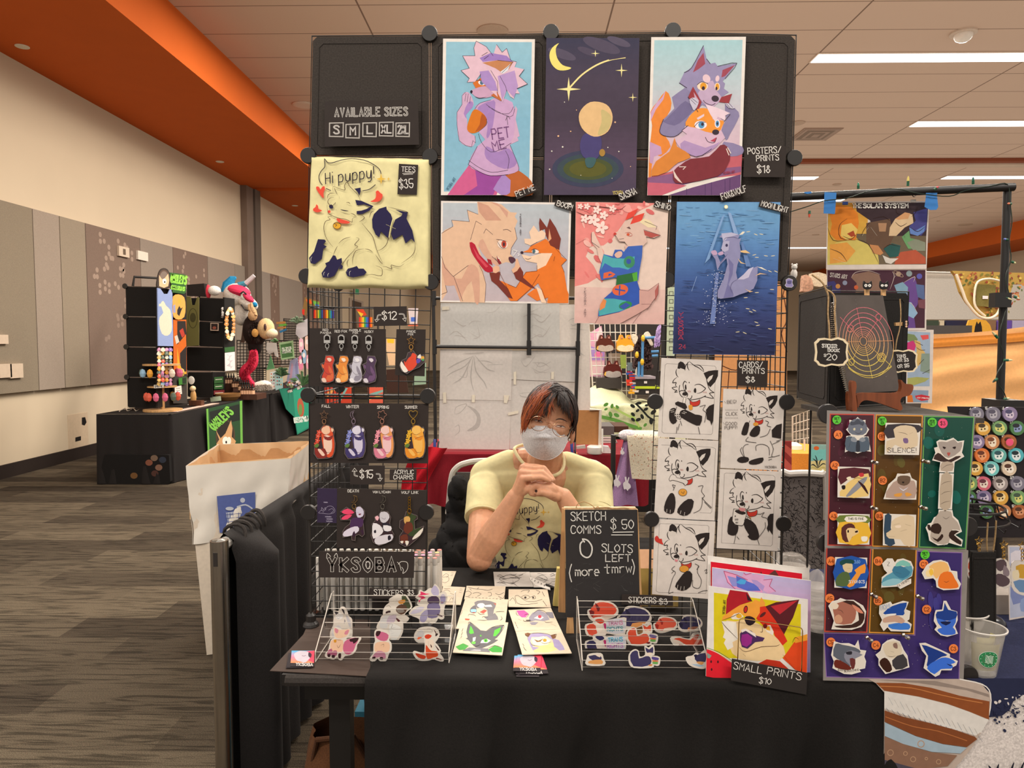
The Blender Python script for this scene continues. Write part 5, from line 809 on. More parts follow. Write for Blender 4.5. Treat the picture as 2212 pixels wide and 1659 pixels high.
def bcard(q,lab,i,full=1):
 z=TZ+.0018+i*.0009;A=Art((0,0,z),(0,0,1),TB,dl=.00002);q=pp(q);A.base('2a2326',q,.0006)
 L=lambda a,b,t:(a[0]+(b[0]-a[0])*t,a[1]+(b[1]-a[1])*t);q2=[q[0],q[1],L(q[1],q[2],.78),L(q[0],q[3],.78)]
 if full:
  A.grad(['5aa0c8','d8788c','f0853c'],0,0,1,1,8,q2);cx=sum(p[0]for p in q2)/4+5;cy=sum(p[1]for p in q2)/4
  A.fi('e8445c',[(cx+10,cy-40),(q2[1][0],q2[1][1]),(q2[2][0],q2[2][1]),(cx+20,cy+20)]);A.fi('bcb2bc',[(cx+dx,cy+dy)for dx,dy in((-62,10),(-70,-20),(-40,-40),(-10,-44),(20,-40),(45,-30),(55,0),(30,30),(10,44),(-20,36),(-45,30))],2);A.fi('3a2838',[(cx+40,cy-34),(cx+62,cy-20),(cx+56,cy+8),(cx+38,cy-4)],2);A.ls('6a4a5a',3,'%d %d %d %d %d %d'%(cx-10,cy-8,cx+5,cy-4,cx+18,cy-10));A.txt('c9c4c0',5,'YKSOBA',q[3][0]+42,q[3][1]-6,20,2,125)
 A.obj('business_card',label=lab,cat='card',group='business cards')
bcard('222 112 395 105 392 214 198 218','business card at the bottom of the left stack',0,0);bcard('218 105 400 96 398 210 205 212','business card second from the top of the left stack',1,0);bcard('242 88 412 88 408 205 232 205','colourful business card on top of the left stack',2)
for i,q in enumerate(('1935 170 2085 175 2090 285 1918 282','1905 150 2120 140 2150 262 1930 272','1900 160 2100 150 2120 265 1915 262','1912 128 2110 118 2160 258 1945 262','1905 126 2090 120 2095 240 1895 240')):
 bcard(q,'business card number %s from the bottom of the stack by the lilac-haired sketch'%['one','two','three','four','five'][i],i,i>2)
bcard('1930 118 2108 116 2098 244 1903 240','colourful business card on top of the stack by the lilac-haired sketch',6)
# -- chalkboard easel --
t=thing('chalkboard_easel','small chalkboard easel reading SKETCH COMMS $50, 0 SLOTS LEFT','chalkboard')
def DQ(y,T,q,e,c,k='w',nm='x',par=None):
 A=DP(y,T,k=k);ps=[A.at(x,y_)for x,y_ in pp(q)];A.prism(ps,(0,e,0),c,k);return A.obj(nm,par)
YE=1.81;DQ(YE,Z11,'118 68 760 68 772 88 130 88',.012,'d8b184',nm='top_rail',par=t);DQ(YE,Z11,'118 85 132 85 150 1055 138 1200 208 1200 200 1055 150 1050',.012,'c89a68',nm='leg',par=t)
DQ(YE,Z11,'760 88 780 88 830 1200 770 1200',.012,'c89a68',nm='leg',par=t)
A=DP(YE+.10,Z11,k='w');a=[A.at(*p)for p in((100,75),(128,75),(130,1010),(68,1005))];A.prism(a,(0,.012,0),'c39260','w');A.obj('leg',t,label='wooden rear leg')
DQ(YE+.10,Z11,'740 80 770 80 800 1005 745 1005',.012,'c39260',nm='leg',par=t)
A=DP(YE-.0015,Z11);A.base('2f2c2c','128 88 775 88 800 1050 140 1052',.0035);A.l=4;CK='d3cfc8'
rr=random.Random(8)
for i in range(40):x=rr.uniform(150,740);y=rr.uniform(560,900);A.line(mixc('2f2c2c','8a8785',rr.uniform(.06,.25)),rr.uniform(4,16),[(x,y),(x+rr.uniform(-60,60),y+rr.uniform(-30,60))],tp=1)
A.txt(CK,8,'SKETCH',180,185,76,-1,310);A.txt(CK,8,'COMMS',180,298,68,0,268);A.txt(CK,8,'$',535,258,88,2,46);A.txt(CK,8,'50',640,258,80,-2,100);A.ls(CK,8,'555 288 740 285|543 312 728 312',sm=0)
A.line(CK,13,'300 375 285 350 330 362 368 420 358 490 320 515 270 480 262 400 280 372',sm=3);A.txt(CK,8,'SLOTS',455,462,70,2,275);A.txt(CK,8,'LEFT',490,550,62,0,222);A.txt(CK,9,'(',165,712,118,0,.5);A.txt(CK,9,'more',220,678,78,-1,212);A.txt(CK,8,'tmrw',480,655,78,-2,245);A.txt(CK,9,')',735,648,100,-4,.5)
A.obj('slate',t)
m=MB();A=DP(YE,Z11);m.tube([A.at(x,y,.002)for x,y in cat([(225,68),(240,35),(290,15),(350,35),(395,68),(420,58),(440,75)],4)],.0012,'b08d60','f',5).tube([A.at(x,y,.003)for x,y in cat([(390,70),(500,62),(560,72),(650,66),(700,72)],4)],.001,'b08d60','f',5);m.obj('twine_loop',t)
A=DP(2.0,Z11,k='w');A.base('c9b468','55 615 95 615 90 955 18 950',.02);A.obj('wooden_board',label='narrow yellowish wooden board standing left of the chalkboard',cat='board')
m=MB();b=P(1382,1310,2.0);zt=P(1382,1198,2.0).z
m.box((b.x,2.0,TZ+.001),(b.x+.11,2.12,zt-.04),'c6ab62').prism([(b.x,2.0,zt-.04),(b.x+.11,2.0,zt-.04),(b.x+.11,2.05,zt),(b.x,2.05,zt)],(0,.002,0),'c99c78');m.obj('cardboard_box',label='open yellowish cardboard box between chalkboard and ink drawings',cat='box')
# -- small prints in a gold wire holder --
t=thing('print_holder','thin gold wire holder in front of the small prints','print holder')
A=DP(1.560,Z13);pts=[A.at(x,y)for x,y in((452,1200),(470,800),(478,772),(500,762),(1105,852),(1130,866),(1140,890),(1130,1335))]
pts[0].z=TZ+.001;pts[-1].z=TZ-.05;A.tube(pts,.0012,'d3b074','x',8).tube([pts[0],pts[0]+V((0,.09,0)),pts[0]+V((0,.095,.12))],.0012,'d3b074','x',6);A.obj('frame',t,smooth=1)
def sp(y,q,fn,lab):A=DP(y,Z13);A.base('e8e1da',q,.0012);fn(A);A.obj('small_print',label=lab,cat='print',group='small prints in the holder')
sp(1.615,'140 100 1212 235 1215 1250 150 1300',lambda A:A.fi('e6dfd6','200 110 1200 235 1200 250 200 140'),'blank white backing sheet at the back of the small prints')
sp(1.605,'168 158 1140 285 1140 1300 160 1300',lambda A:(A.fi('d3142c','172 162 1135 288 1135 1200 172 1200'),A.fi('5a3530','780 300 850 250 890 312'),A.fi('3a2028','695 292 702 262 712 290')),'bright red small print showing two dark ear tips')
def lil(A):
 A.grad(['bfb2d8','cfa6c8','c8a0c4','8f8ac8'],0,0,1,1,20,'190 226 1228 366 1220 1330 180 1300');A.fi('e8a0c4','310 262 350 268 500 330 560 370 700 400 720 490 420 440 350 380');A.fi('8e90d0','345 310 500 350 500 420 400 425');A.fi('5a6cc8','440 310 560 360 640 390 700 470 560 470 450 430');A.fi('4fa8e0','440 380 490 345 550 360 530 400 480 400');A.fi('dba6cc','520 280 560 300 600 280 620 310 640 285 680 300 740 310 730 350 820 345 790 420 855 475 780 500 700 450 640 400 560 370 500 320');A.fi('b095cc','600 350 660 360 740 420 720 470 620 390')
 A.ls('b8406c',6,'310 262 350 380 430 450|310 262 440 300 560 355|520 280 540 300 600 285|730 355 820 345 790 420 855 475',sm=0)
sp(1.595,'188 222 1230 362 1222 1330 178 1300',lil,'lilac small print with blue and pink ears behind the yellow one')
def yel(A):
 A.fi('dcc81c','205 488 1122 610 1122 1180 205 1180');A.fi('b01c28','375 460 560 485 610 580 480 620 400 680 330 725 340 560');A.fi('3a1c24','545 490 612 580 560 570');A.fi('f0a03c','610 590 640 560 690 585 705 535 745 600 740 640 700 700 640 760 540 740 480 700 400 740 290 780 300 740 400 670 480 620')
 A.fi('5a1c24','745 635 860 590 1105 562 1040 750 990 840 930 960 900 860 800 720');A.fi('c02a34','805 632 1090 570 900 718');A.fi('d8341c','690 640 745 630 860 790 940 920 980 1000 920 1055 860 980 830 900 720 830 650 760 690 700');A.fi('efcf9c','300 850 340 780 440 790 560 760 680 820 800 900 880 980 940 1060 960 1140 900 1200 660 1210 480 1190 400 1130 340 1000');A.fi('efe7da','285 790 340 790 440 800 460 980 400 1010 410 1060 350 1095 310 1020 330 980 300 960 320 900')
 A.fi('ece0d0','380 750 420 710 480 700 520 740 470 770 400 770');A.ell('e8b030',470,735,30,24);A.ell('3a1c24',540,665,22,40,10);A.ell('c02820',540,665,16,30,10);A.fi('2a1a20','528 750 580 735 635 760 640 800 590 835 545 815',2);A.ell('5a2020',720,720,40,16,-40);A.fi('f0e4d4','730 840 800 830 835 900 830 940 760 900');A.fi('f0a828','740 850 790 840 800 890 760 880');A.ell('7a1818',745,840,22,26)
 A.fi('4a2a5c','480 920 520 870 600 890 650 940 740 965 720 1000 640 1010 560 1080 500 1060 480 990');A.fi('9a2a88','500 930 560 920 610 960 600 1020 550 1060 500 1040 490 980');A.fi('f0e4dc','490 880 540 865 640 920 650 960 620 940 540 890 500 910');A.fi('e24a1c','980 1110 1050 1010 1190 960 1185 1340 1060 1300 930 1180');A.fi('c8341c','660 1240 760 1190 900 1210 990 1290 800 1280');A.fi('f2a030','1060 960 1190 925 1188 990 1060 1020')
 A.ls('4a2418',5,'290 780 400 740 480 700|470 1060 540 1110 700 1060 860 1050 900 1030|690 900 715 900 715 840|990 820 1010 870|285 790 330 850 460 980|930 1140 1060 1300|510 1130 540 1160|1030 1020 1060 960 1100 980',tp=1);A.txt('5a4a20',4,'YKSOBA ART',318,715,24,-85,150)
 A.fi('e32030','128 1085 200 1100 390 1225 388 1415 122 1370');A.ls('f0e0d0',8,'130 1075 250 1125 395 1215',tp=0);A.line('6f9a4a',5,'130 1068 260 1115 398 1205');A.fi('8a9a90','130 1120 180 1150 160 1180 135 1175')
 for(x,y)in((175,1215),(247,1217),(180,1297)):A.fi('4a1820',[(x-10,y),(x,y-18),(x+10,y),(x,y+15)],2)
sp(1.572,'150 418 1197 560 1188 1338 388 1345 120 1368',yel,'front small print of a howling orange fox on yellow')
sign(Z13,'396 1185 1192 1335 1180 1565 386 1415',[('SMALL',410,1290,72,10.5,7,300),('PRINTS',765,1345,72,10.5,7,360),('$10',680,1440,60,8,7,125)],'dark card reading SMALL PRINTS $10 hanging over the table edge',y=1.545,col='2c2725')
p=G(1709,1330,TZ);p=V((P(1709,1300,1.93).x,1.93,TZ+.001));t=thing('plastic_cup','clear cup with domed lid standing behind the small prints','cup')
zl=P(1709,1222,1.93).z;MB().lathe([(.028,0),(.045,zl-TZ-.004)],p,'fff','t',24).obj('cup_body',t,smooth=1);MB().lathe([(.047,0),(.047,.006),(.042,.010),(.038,.022),(.025,.034),(.02,.036),(.019,.034)],V((p.x,p.y,zl-.002)),'fff','t',28).obj('lid',t,smooth=1);MB().lathe([(.027,0),(.040,.10)],p+V((0,0,.002)),'b8a890','p',20).obj('drink',t,smooth=1)
def pack(x,y,Y,w_,h_,lab,nm='plastic_bag'):
 p=P(x,y,Y);p.z=TZ+.002;rr=random.Random(int(x));m=MB();ph=[rr.uniform(0,6)for _ in range(6)]
 def f(u,v):
  a=2*pi*u;b=pi*v;r=1+.16*sin(5*a+ph[0]+7*v)+.1*sin(9*a+ph[1])*sin(11*v+ph[2])
  return V((p.x+w_*.5*cos(a)*sin(b)**.7*r,p.y+.05*sin(a)*sin(b)**.7*r,p.z+h_*(1-v)))
 m.grid(f,40,22,'fff','t').obj(nm,smooth=1,sh=180,label=lab,cat='bag')
pack(1762,1420,1.82,.07,.17,'crumpled clear plastic bag between the small prints and the sticker board');
t=thing('tote_bag','brown suede bag on the carpet under the open end of the table','bag');c0=G(735,1760,0)
def bg(u,v):
 a=2*pi*u;r=(1+.1*sin(3*a+1)+.05*sin(7*a+5*v))*(.35+.65*sin(pi*(.12+.8*v))**.5);return V((-.50+.13*cos(a)*r,1.93+.09*sin(a)*r,.005+.41*(1-v)))
MB().grid(bg,40,14,'5c3a22','f').obj('bag_body',t,smooth=1,sh=180);MB().tube([(-.58,1.88,.34),(-.56,1.86,.42),(-.46,1.86,.43),(-.43,1.88,.36)],.008,'4a2d1a','f',8).obj('handle',t,smooth=1)
MB().box((-.52,2.12,.001),(-.40,2.24,.36),'2b6478','m').obj('carton',label='blue carton under the table just behind the cloth edge',cat='box')
MB().lathe([(.028,0),(.03,.02),(.03,.1),(.014,.12),(.014,.14)],(-.47,2.16,.362),'1e4a78','g',14).obj('water_bottle',smooth=1,label='dark blue bottle top showing above the blue carton',cat='bottle')
# -- the seated person --
from mathutils.bvhtree import BVHTree
T6=(1100,880,.14467)
def Q(x,y,Y):return P(1100+x*.14467,880+y*.14467,Y)
def remesh(m,vox,smooth_it,colf,name,parent,k,fac=.5):
 me=bpy.data.meshes.new('t');me.from_pydata(m.v,[],m.f);o=bpy.data.objects.new('t',me);COL.objects.link(o)
 r=o.modifiers.new('r','REMESH');r.mode='VOXEL';r.voxel_size=vox;s=o.modifiers.new('s','SMOOTH');s.factor=fac;s.iterations=smooth_it
 dg=bpy.context.evaluated_depsgraph_get();dg.update();me2=bpy.data.meshes.new_from_object(o.evaluated_get(dg));bpy.data.objects.remove(o)
 at=me2.color_attributes.get('Col')
 if at:me2.color_attributes.remove(at)
 at=me2.color_attributes.new('Col','FLOAT_COLOR','POINT');d=[]
 for v in me2.vertices:c=colf(v.co);d+=[c[0],c[1],c[2],1]
 at.data.foreach_set('color',d);me2.materials.clear();me2.materials.append(kind(k));me2.polygons.foreach_set('material_index',[0]*len(me2.polygons));me2.polygons.foreach_set('use_smooth',[1]*len(me2.polygons));me2.update();me2.name=name
 ob=bpy.data.objects.new(name,me2);COL.objects.link(ob);ob.parent=parent;bv=BVHTree.FromPolygons([v.co for v in me2.vertices],[tuple(p.vertices)for p in me2.polygons]);return ob,bv
pr=thing('person','person in pale yellow puppy T-shirt, white mask and round glasses, hands clasped at chin','person')
def cap(m,a,b,r1,r2,n=16):
 a=V(a);b=V(b);pts=[];rs=[]
 d=b-a;L=d.length;k=max(2,int(L/.02))
 for i in range(5):t=-pi/2+pi/2*i/4;pts.append(a+d/L*(r1*sin(t))*.999);rs.append(max(.0005,r1*cos(t)))
 for i in range(1,k):pts.append(a+d*i/k);rs.append(r1+(r2-r1)*i/k)
 for i in range(5):t=pi/2*i/4;pts.append(b+d/L*(r2*sin(t))*.999);rs.append(max(.0005,r2*cos(t)))
 m.tube(pts,rs,'fff','s',n)
def chain(m,pts,rs):
 for i in range(len(pts)-1):cap(m,pts[i],pts[i+1],rs[i],rs[i+1])
HM=Matrix.Rotation(R(9),3,'Y')
HC=P(1187,903,2.465)
m=MB();m.ball(HC,(.080,.098,.108),'fff','s',28,HM);m.ball(P(1178,950,2.435),(.064,.078,.072),'fff','s',24,HM);m.ball(P(1176,975,2.415),(.040,.052,.040),'fff','s',20,HM)
m.ball(P(1180,925,2.40),(.066,.052,.035),'fff','s',20,HM)
m.ball(Q(600,290,2.356),(.010,.016,.018),'fff','s',12)
m.ball(P(1236,944,2.475),(.009,.018,.027),'fff','s',14,HM@Matrix.Rotation(R(-18),3,'Z'));m.ball(P(1129,926,2.475),(.008,.016,.024),'fff','s',12,HM)
cap(m,P(1183,965,2.49),P(1168,1040,2.545),.056,.066);cap(m,P(1125,1012,2.56),P(1215,1018,2.56),.045,.045);cap(m,P(1130,996,2.56),P(1200,1000,2.56),.048,.048);m.ball(P(1172,1030,2.528),(.088,.07,.075),'fff','s',20)
m.ball((0.055,2.60,.93),(.15,.085,.14),'fff','s',20);m.ball((.055,2.62,.70),(.14,.09,.20),'fff','s',20)
SR,SL=P(1052,1040,2.56),P(1282,1042,2.56);ER,EL=P(1036,1206,2.295),P(1290,1206,2.30)
WR_,WL=Q(95,1330,2.275),Q(810,1330,2.285)
chain(m,[SR,SR.lerp(ER,.55),ER],[.056,.051,.044]);chain(m,[ER+V((0,.0,.006)),ER.lerp(WR_,.35)+V((0,-.004,0)),ER.lerp(WR_,.75),WR_],[.041,.046,.034,.028])
chain(m,[SL,SL.lerp(EL,.55),EL],[.056,.050,.042]);chain(m,[EL,EL.lerp(WL,.35),EL.lerp(WL,.75),WL],[.040,.044,.034,.028])
KR=[Q(205,1065,2.248),Q(190,975,2.262),Q(205,900,2.278),Q(235,880,2.296)]
for i,kq in enumerate(KR):chain(m,[WR_+V((.004,0,.004)),WR_.lerp(kq,.5)+V((.004,-.002,0)),kq],[.024,.018,.0125])
m.ball(WR_.lerp(KR[1],.55)+V((.012,.004,-.004)),(.026,.020,.034),'fff','s',16,Matrix.Rotation(R(20),3,'Y'))
FR=[[KR[0],Q(345,1050,2.232),Q(480,1045,2.232),Q(600,1095,2.240)],[KR[1],Q(345,985,2.243),Q(490,975,2.241),Q(628,1088,2.243)],[KR[2],Q(370,912,2.262),Q(515,908,2.257),Q(660,1082,2.252)],[KR[3],Q(390,880,2.285),Q(520,900,2.280),Q(640,1040,2.276)]]
for i,f in enumerate(FR):chain(m,f,[[.0115,.0098,.0088,.0074],[.0118,.0100,.0090,.0075],[.0112,.0096,.0086,.0072],[.0100,.0086,.0078,.0066]][i])
chain(m,[WR_+V((.012,.006,.012)),Q(215,1260,2.262),Q(275,1225,2.250),Q(315,1150,2.252)],[.017,.013,.0095,.008])
KL=[Q(395,1160,2.252),Q(410,1150,2.272),Q(430,1150,2.290),Q(450,1160,2.306)]
for i,kq in enumerate(KL):chain(m,[WL+V((-.004,0,.004)),WL.lerp(kq,.5)+V((0,-.003,.004)),kq],[.024,.020,.014])
m.ball(Q(590,1215,2.262),(.034,.024,.024),'fff','s',18,Matrix.Rotation(R(25),3,'Y'))
chain(m,[KL[0],Q(340,1210,2.250),Q(335,1285,2.252),Q(385,1300,2.256)],[.0125,.0105,.0098,.0085])
for i in(1,2,3):chain(m,[KL[i],Q(345,1220,2.250+.02*i),Q(355,1290,2.255+.018*i),Q(430,1290,2.262+.016*i)],[.012,.010,.0095,.0085])
chain(m,[Q(700,1330,2.262),Q(590,1290,2.244),Q(480,1262,2.238),Q(425,1285,2.241)],[.018,.0145,.0105,.0088])
SK=lin('d39a77');SK2=lin('c98468')
def skc_(co):
 d=min((co-k).length for k in(KR[0],KR[1],KR[2],KL[0]));f=max(0,1-d/.03)*.35;f2=max(0,1-(co-ER).length/.07)*.4;return mixc(SK,SK2,max(f,f2))
body,BV=remesh(m,.0026,5,skc_,'body',pr,'s',.45)
class ArtOn(Art):
 def __init__(s,bv,T,off=.0012,**k):Art.__init__(s,(0,2.4,0),(0,-1,0),T,**k);s.bv=bv;s.off=off
 def at(s,x,y,d=0):
  x0,y0,q=s.T;r=ray(x0+x*q,y0+y*q).normalized();h=s.bv.ray_cast(CAMC,r,9)
  if h[0]is None:return PLN(x0+x*q,y0+y*q,V((0,getattr(s,'last',2.45),0)),V((0,-1,0)))
  s.last=h[0].y;return h[0]-r*(s.off+d)
A=ArtOn(BV,T6,.0006,k='s');
for(cx,cy,w_,rot)in((435,205,68,12),(768,287,76,8)):
 a=R(rot);g=lambda u,v:(cx+u*w_*cos(a)-v*sin(a),cy+u*w_*sin(a)+v*cos(a));A.fi('b97a5c',[g(-1.1,4),g(-.5,-16),(g(.3,-18)),g(1.05,2),g(.5,14),g(-.4,16)],3);A.fi('e8ddd2',[g(-.85,4),g(-.2,-6),g(.5,-6),g(.95,3),g(.3,7),g(-.4,8)],2);A.ell('241816',g(.05,0)[0],g(.05,0)[1],17,8);A.line('2a1a16',9,[g(-1,6),g(-.5,-9),g(.2,-12),g(.8,-3),g(1.08,5)],tp=1);A.line('8f5a44',4,[g(-.9,16),g(0,20),g(.9,14)],tp=1);A.line('9a6450',4,[g(-.9,-16),g(0,-26),g(.9,-12)],tp=1)
A.obj('eyes',pr)
A=ArtOn(BV,T6,.0008,k='h');A.line('4a332a',20,'690 190 740 172 800 180 865 215',tp=1);A.line('4a332a',18,'350 140 420 118 480 128 530 155',tp=1);A.obj('eyebrows',pr)
A=ArtOn(BV,T6,.001,k='s');A.ls('a8664c',4,'960 275 985 300 985 360 950 420|935 330 950 350 940 400',tp=1);A.obj('ear_folds',pr)
A=ArtOn(BV,T6,.0008,k='s')
A.fi('2a1612','385 1240 402 1228 420 1240 418 1262 400 1272 382 1258',2)  # dark patch paints the shade inside the curled fist
A.ls('9c5f48',4,'345 1215 372 1235|352 1275 380 1258|398 1290 400 1300 402 1275|360 1195 385 1228|630 1365 660 1350 700 1335|650 1385 680 1365',tp=1)
for q in((612,1094,25),(650,1092,40)):A.ell('e0a890',q[0],q[1],13,8,q[2])
A.obj('hand_creases',pr,label='painted shade of the hollow, and creases, of the curled left hand')
def msk(r,t_):
 o=MO[int(t_*len(MO)+.5)%len(MO)];c=(530,500);x=c[0]+(o[0]-c[0])*r;y=c[1]+(o[1]-c[1])*r
 ax=abs(x-530)/345;fold=.010*math.exp(-((y-445)/40)**2)*max(0,1-ax*ax);bu=max(0,1-ax*ax)*max(0,1-((y-525)/262)**2)
 Y=2.350+.085*ax*ax-.034*bu-fold*bu;return Q(x,y,Y)
MO=cat([(240,300),(290,272),(450,278),(595,280),(640,318),(740,372),(840,420),(872,460),(850,550),(800,645),(720,725),(610,778),(500,782),(400,755),(300,695),(225,590),(188,430),(215,350)],5,1)
nM=len(MO);m=MB();m.grid(lambda u,v:msk(v,u%1),nM,14,'dcd8d8','f');m.tube([msk(1,i/nM)+V((0,-.0006,0))for i in range(nM)],.0009,'eae6e4','m',5,closed=1)
m.obj('face_mask',pr,smooth=1,sh=180)
m=MB()
m.tube([Q(868,465,2.435),Q(900,390,2.45),Q(930,320,2.458),Q(945,262,2.468)],.0012,'ece8e4','f',6).tube([Q(850,545,2.43),Q(880,500,2.45),Q(930,440,2.47)],.0012,'ece8e4','f',6).tube([Q(190,430,2.435),Q(182,380,2.45),Q(190,320,2.46)],.0012,'ece8e4','f',6);m.obj('ear_loops',pr)
m=MB()
def lens(cx,cy,rx,ry,rot,Y0,Y1):
 a=R(rot);return[Q(cx+rx*cos(t)*cos(a)-ry*sin(t)*sin(a),cy+rx*cos(t)*sin(a)+ry*sin(t)*cos(a),Y0+(Y1-Y0)*(cos(t)*.5+.5))for t in[2*pi*i/32 for i in range(32)]]
l1=lens(432,243,122,108,14,2.352,2.322);l2=lens(772,330,126,108,12,2.322,2.352)
m.tube(l1,.0010,'c99a78','x',6,closed=1).tube(l2,.0010,'c99a78','x',6,closed=1);m.tube([Q(548,265,2.322),Q(575,238,2.318),Q(610,238,2.318),Q(650,280,2.322)],.0012,'d0a080','x',6);m.tube([Q(888,315,2.355),Q(912,310,2.37),Q(935,275,2.43),Q(950,240,2.47)],.0012,'c99a78','x',6).tube([Q(312,165,2.355),Q(270,180,2.38),Q(232,225,2.42)],.0012,'c99a78','x',6)
m.tube([Q(560,275,2.33),Q(565,310,2.34)],.0015,'d9c0b0','g',5).tube([Q(650,290,2.33),Q(640,320,2.34)],.0015,'d9c0b0','g',5)
for l in(l1,l2):m.add(l,[tuple(range(32))],'fff','a')
m.obj('glasses',pr,smooth=1)
MB().ball(Q(897,488,2.452),.0042,'efe6dc','g',12).obj('earring',pr,smooth=1)
rr=random.Random(11);HR=(.088,.106,.118);hm=MB()
def hp(d,s_):d=V(d).normalized();return HC+HM@V((d.x*HR[0]*s_,d.y*HR[1]*s_,d.z*HR[2]*s_))
def strand(a,mid,b,s0,s1,s2,w_,c0,c1,f0=.25,n=10,jit=.085):
 J=lambda v,q:V((v[0]+rr.gauss(0,q),v[1]+rr.gauss(0,q),v[2]+rr.gauss(0,q)))
 a=J(a,jit*.6);mid=J(mid,jit);b=J(b,jit);pts=[];rs=[]
 for i in range(n):
  t=i/(n-1);d=(a*(1-t)**2+mid*2*t*(1-t)+b*t*t);s_=s0*(1-t)**2+s1*2*t*(1-t)+s2*t*t;pts.append(hp(d,s_));rs.append(w_*(.35+.65*sin(pi*min(1,t*.8+.2)))if i<n-1 else w_*.1)
 k0=len(hm.c);hm.tube(pts,rs,c0,'h',5,cap=0)
 for q in range(k0,len(hm.c)):
  t=((q-k0)//5)/(n-1);hm.c[q]=mixc(c0,c1,max(0,min(1,(t-f0)/.35)))
DK=['2b211e','352825','40302b','251c1a'];OR=['c4622e','a84e26','d67a40','8f4224','b85a30']
def capf(u,v):
 a=2*pi*u;z=1-v*1.75 if 1 else 0;fr=-sin(a)
 low=.8 if fr>.35 else(-.62 if fr<-.1 else-.15);zz=1-(1-low)*v;r=math.sqrt(max(0,1-zz*zz));return hp((r*cos(a),r*sin(a),zz),.985)
hm.grid(capf,48,14,'2b211e','h')
part=(.22,-.30,.93)
for i in range(150):
 t=rr.random();c=rr.choice(OR);e=(-.80-.18*t+.4*(1-t)**3,-.62+.25*t,.42-1.05*t);w_=rr.uniform(.0022,.0042)
 strand((part[0]+rr.uniform(-.15,.05),part[1]+rr.uniform(-.2,.5),.9),(-.45+.1*rr.random(),-.85+.6*rr.random()*t,.78-.25*t),e,1.0,1.16+rr.random()*.08,1.06+rr.random()*.08,w_,rr.choice(DK),c,.12+.3*rr.random())
for i in range(60):
 t=rr.random();c=rr.choice(OR+DK[:2]);strand((.25,-.35,.9),(-.05-.3*t,-.95,.70),(-.62+.75*t*.9,-1.0,.30-.30*(1-t)),1.0,1.12+rr.random()*.06,1.07,rr.uniform(.002,.0036),rr.choice(DK),c,.35)
for i in range(70):
 t=rr.random();strand((-.2,0,.95),(-1.0,-.35+.3*t,.55),(-.93+.04*t,-.40+.40*t,-.62-.25*t),1.0,1.14,1.05+rr.random()*.06,rr.uniform(.002,.0035),rr.choice(DK),rr.choice(OR[1:]),.35)
for i in range(110):
 t=rr.random();strand((.15+rr.uniform(-.1,.2),-.3+.7*t,.93),(.85,-.55+.9*t,.72),(.97,-.42+.5*t,-.02-.30*t),1.0,1.12+rr.random()*.07,1.04+rr.random()*.05,rr.uniform(.002,.0038),rr.choice(DK),rr.choice(DK),.4)
for i in range(130):
 t=rr.random();strand((.1,-.3,.95),(.45,-.85,.82),(.80+.12*t,-.70+.1*t,.34-.25*t),1.0,1.12+.05*rr.random(),1.05,rr.uniform(.002,.0035),rr.choice(DK),rr.choice(DK+OR[1:2]),.5)
for i in range(120):
 t=rr.random();strand((.1,-.35,.95),(.25+.4*t,-.95,.78),(.25+.55*t,-.98+.2*t,.50-.2*t),1.0,1.13+.05*rr.random(),1.06,rr.uniform(.0025,.004),rr.choice(DK),rr.choice(DK),.5)
for i in range(90):
 a=rr.uniform(0,pi);t=rr.random();strand((.1*cos(a),.2,1),(.8*cos(a),.9*sin(a),.6),(cos(a),sin(a)*1.1,-.55+.3*t),1.02,1.12,1.06,rr.uniform(.003,.005),rr.choice(DK),rr.choice(DK),.5)
for i in range(16):strand((.1,-.3,.95),(.9*rr.choice((-1,1)),-.3,.6),(1.25*rr.choice((-1,1)),-.3,-.2+.5*rr.random()),1.03,1.2,1.12,.0008,DK[1],DK[2],.5,jit=.15)
hm.obj('hair',pr,smooth=1,sh=180)
m=MB();m.ball((.055,2.595,.92),(.175,.105,.16),'fff','s',28);m.ball((.055,2.60,.76),(.165,.112,.20),'fff','s',28);m.ball((.055,2.61,.58),(.165,.12,.16),'fff','s',24)
cap(m,P(1052,1034,2.565),P(1288,1036,2.565),.062,.062);cap(m,P(1100,1000,2.575),P(1050,1026,2.57),.050,.058);cap(m,P(1224,1004,2.575),P(1282,1030,2.57),.050,.058)
HR_,HL_=SR.lerp(ER,.50),SL.lerp(EL,.50)
for(a,b)in((SR,HR_),(SL,HL_)):
 d=(b-a).normalized();m.tube([a-d*.02,a+d*.02,a.lerp(b,.55),b-d*.01,b],[.05,.068,.067,.0665,.0665],'fff','s',24)
def shn(co):return lin('e3d8a4')
def fold(co,f=1):return 0
shirt,SB=remesh(m,.005,9,shn,'shirt',pr,'m',.5)
rr=random.Random(2)
for v in shirt.data.vertices:
 c=v.co;w_=0
 for(ax,ay,az,fr,am,ph)in((9,0,22,1,.0035,0),(-16,5,17,1,.003,1.3),(30,0,-14,1,.0022,2.1)):w_+=am*max(0,sin(ax*c.x+ay*c.y+az*c.z+ph+1.2*sin(c.z*14+c.x*8)))**2
 g=min(1,max(0,abs(c.x-.055)-.05)/.07);c.y-=w_*(.5+g);c.x+=w_*.4*(1 if c.x>.055 else-1)*g
shirt.data.update();SB=BVHTree.FromPolygons([v.co for v in shirt.data.vertices],[tuple(p.vertices)for p in shirt.data.polygons])
RX=P(1212,978,2.535)-P(1112,972,2.535);RC_=P(1162,975,2.535);RF=P(1184,1028,2.452)-RC_;RXn=RX/2;RN=RXn.cross(RF).normalized()
if RN.z<0:RN=-RN
RB=V((0,.08,.012))
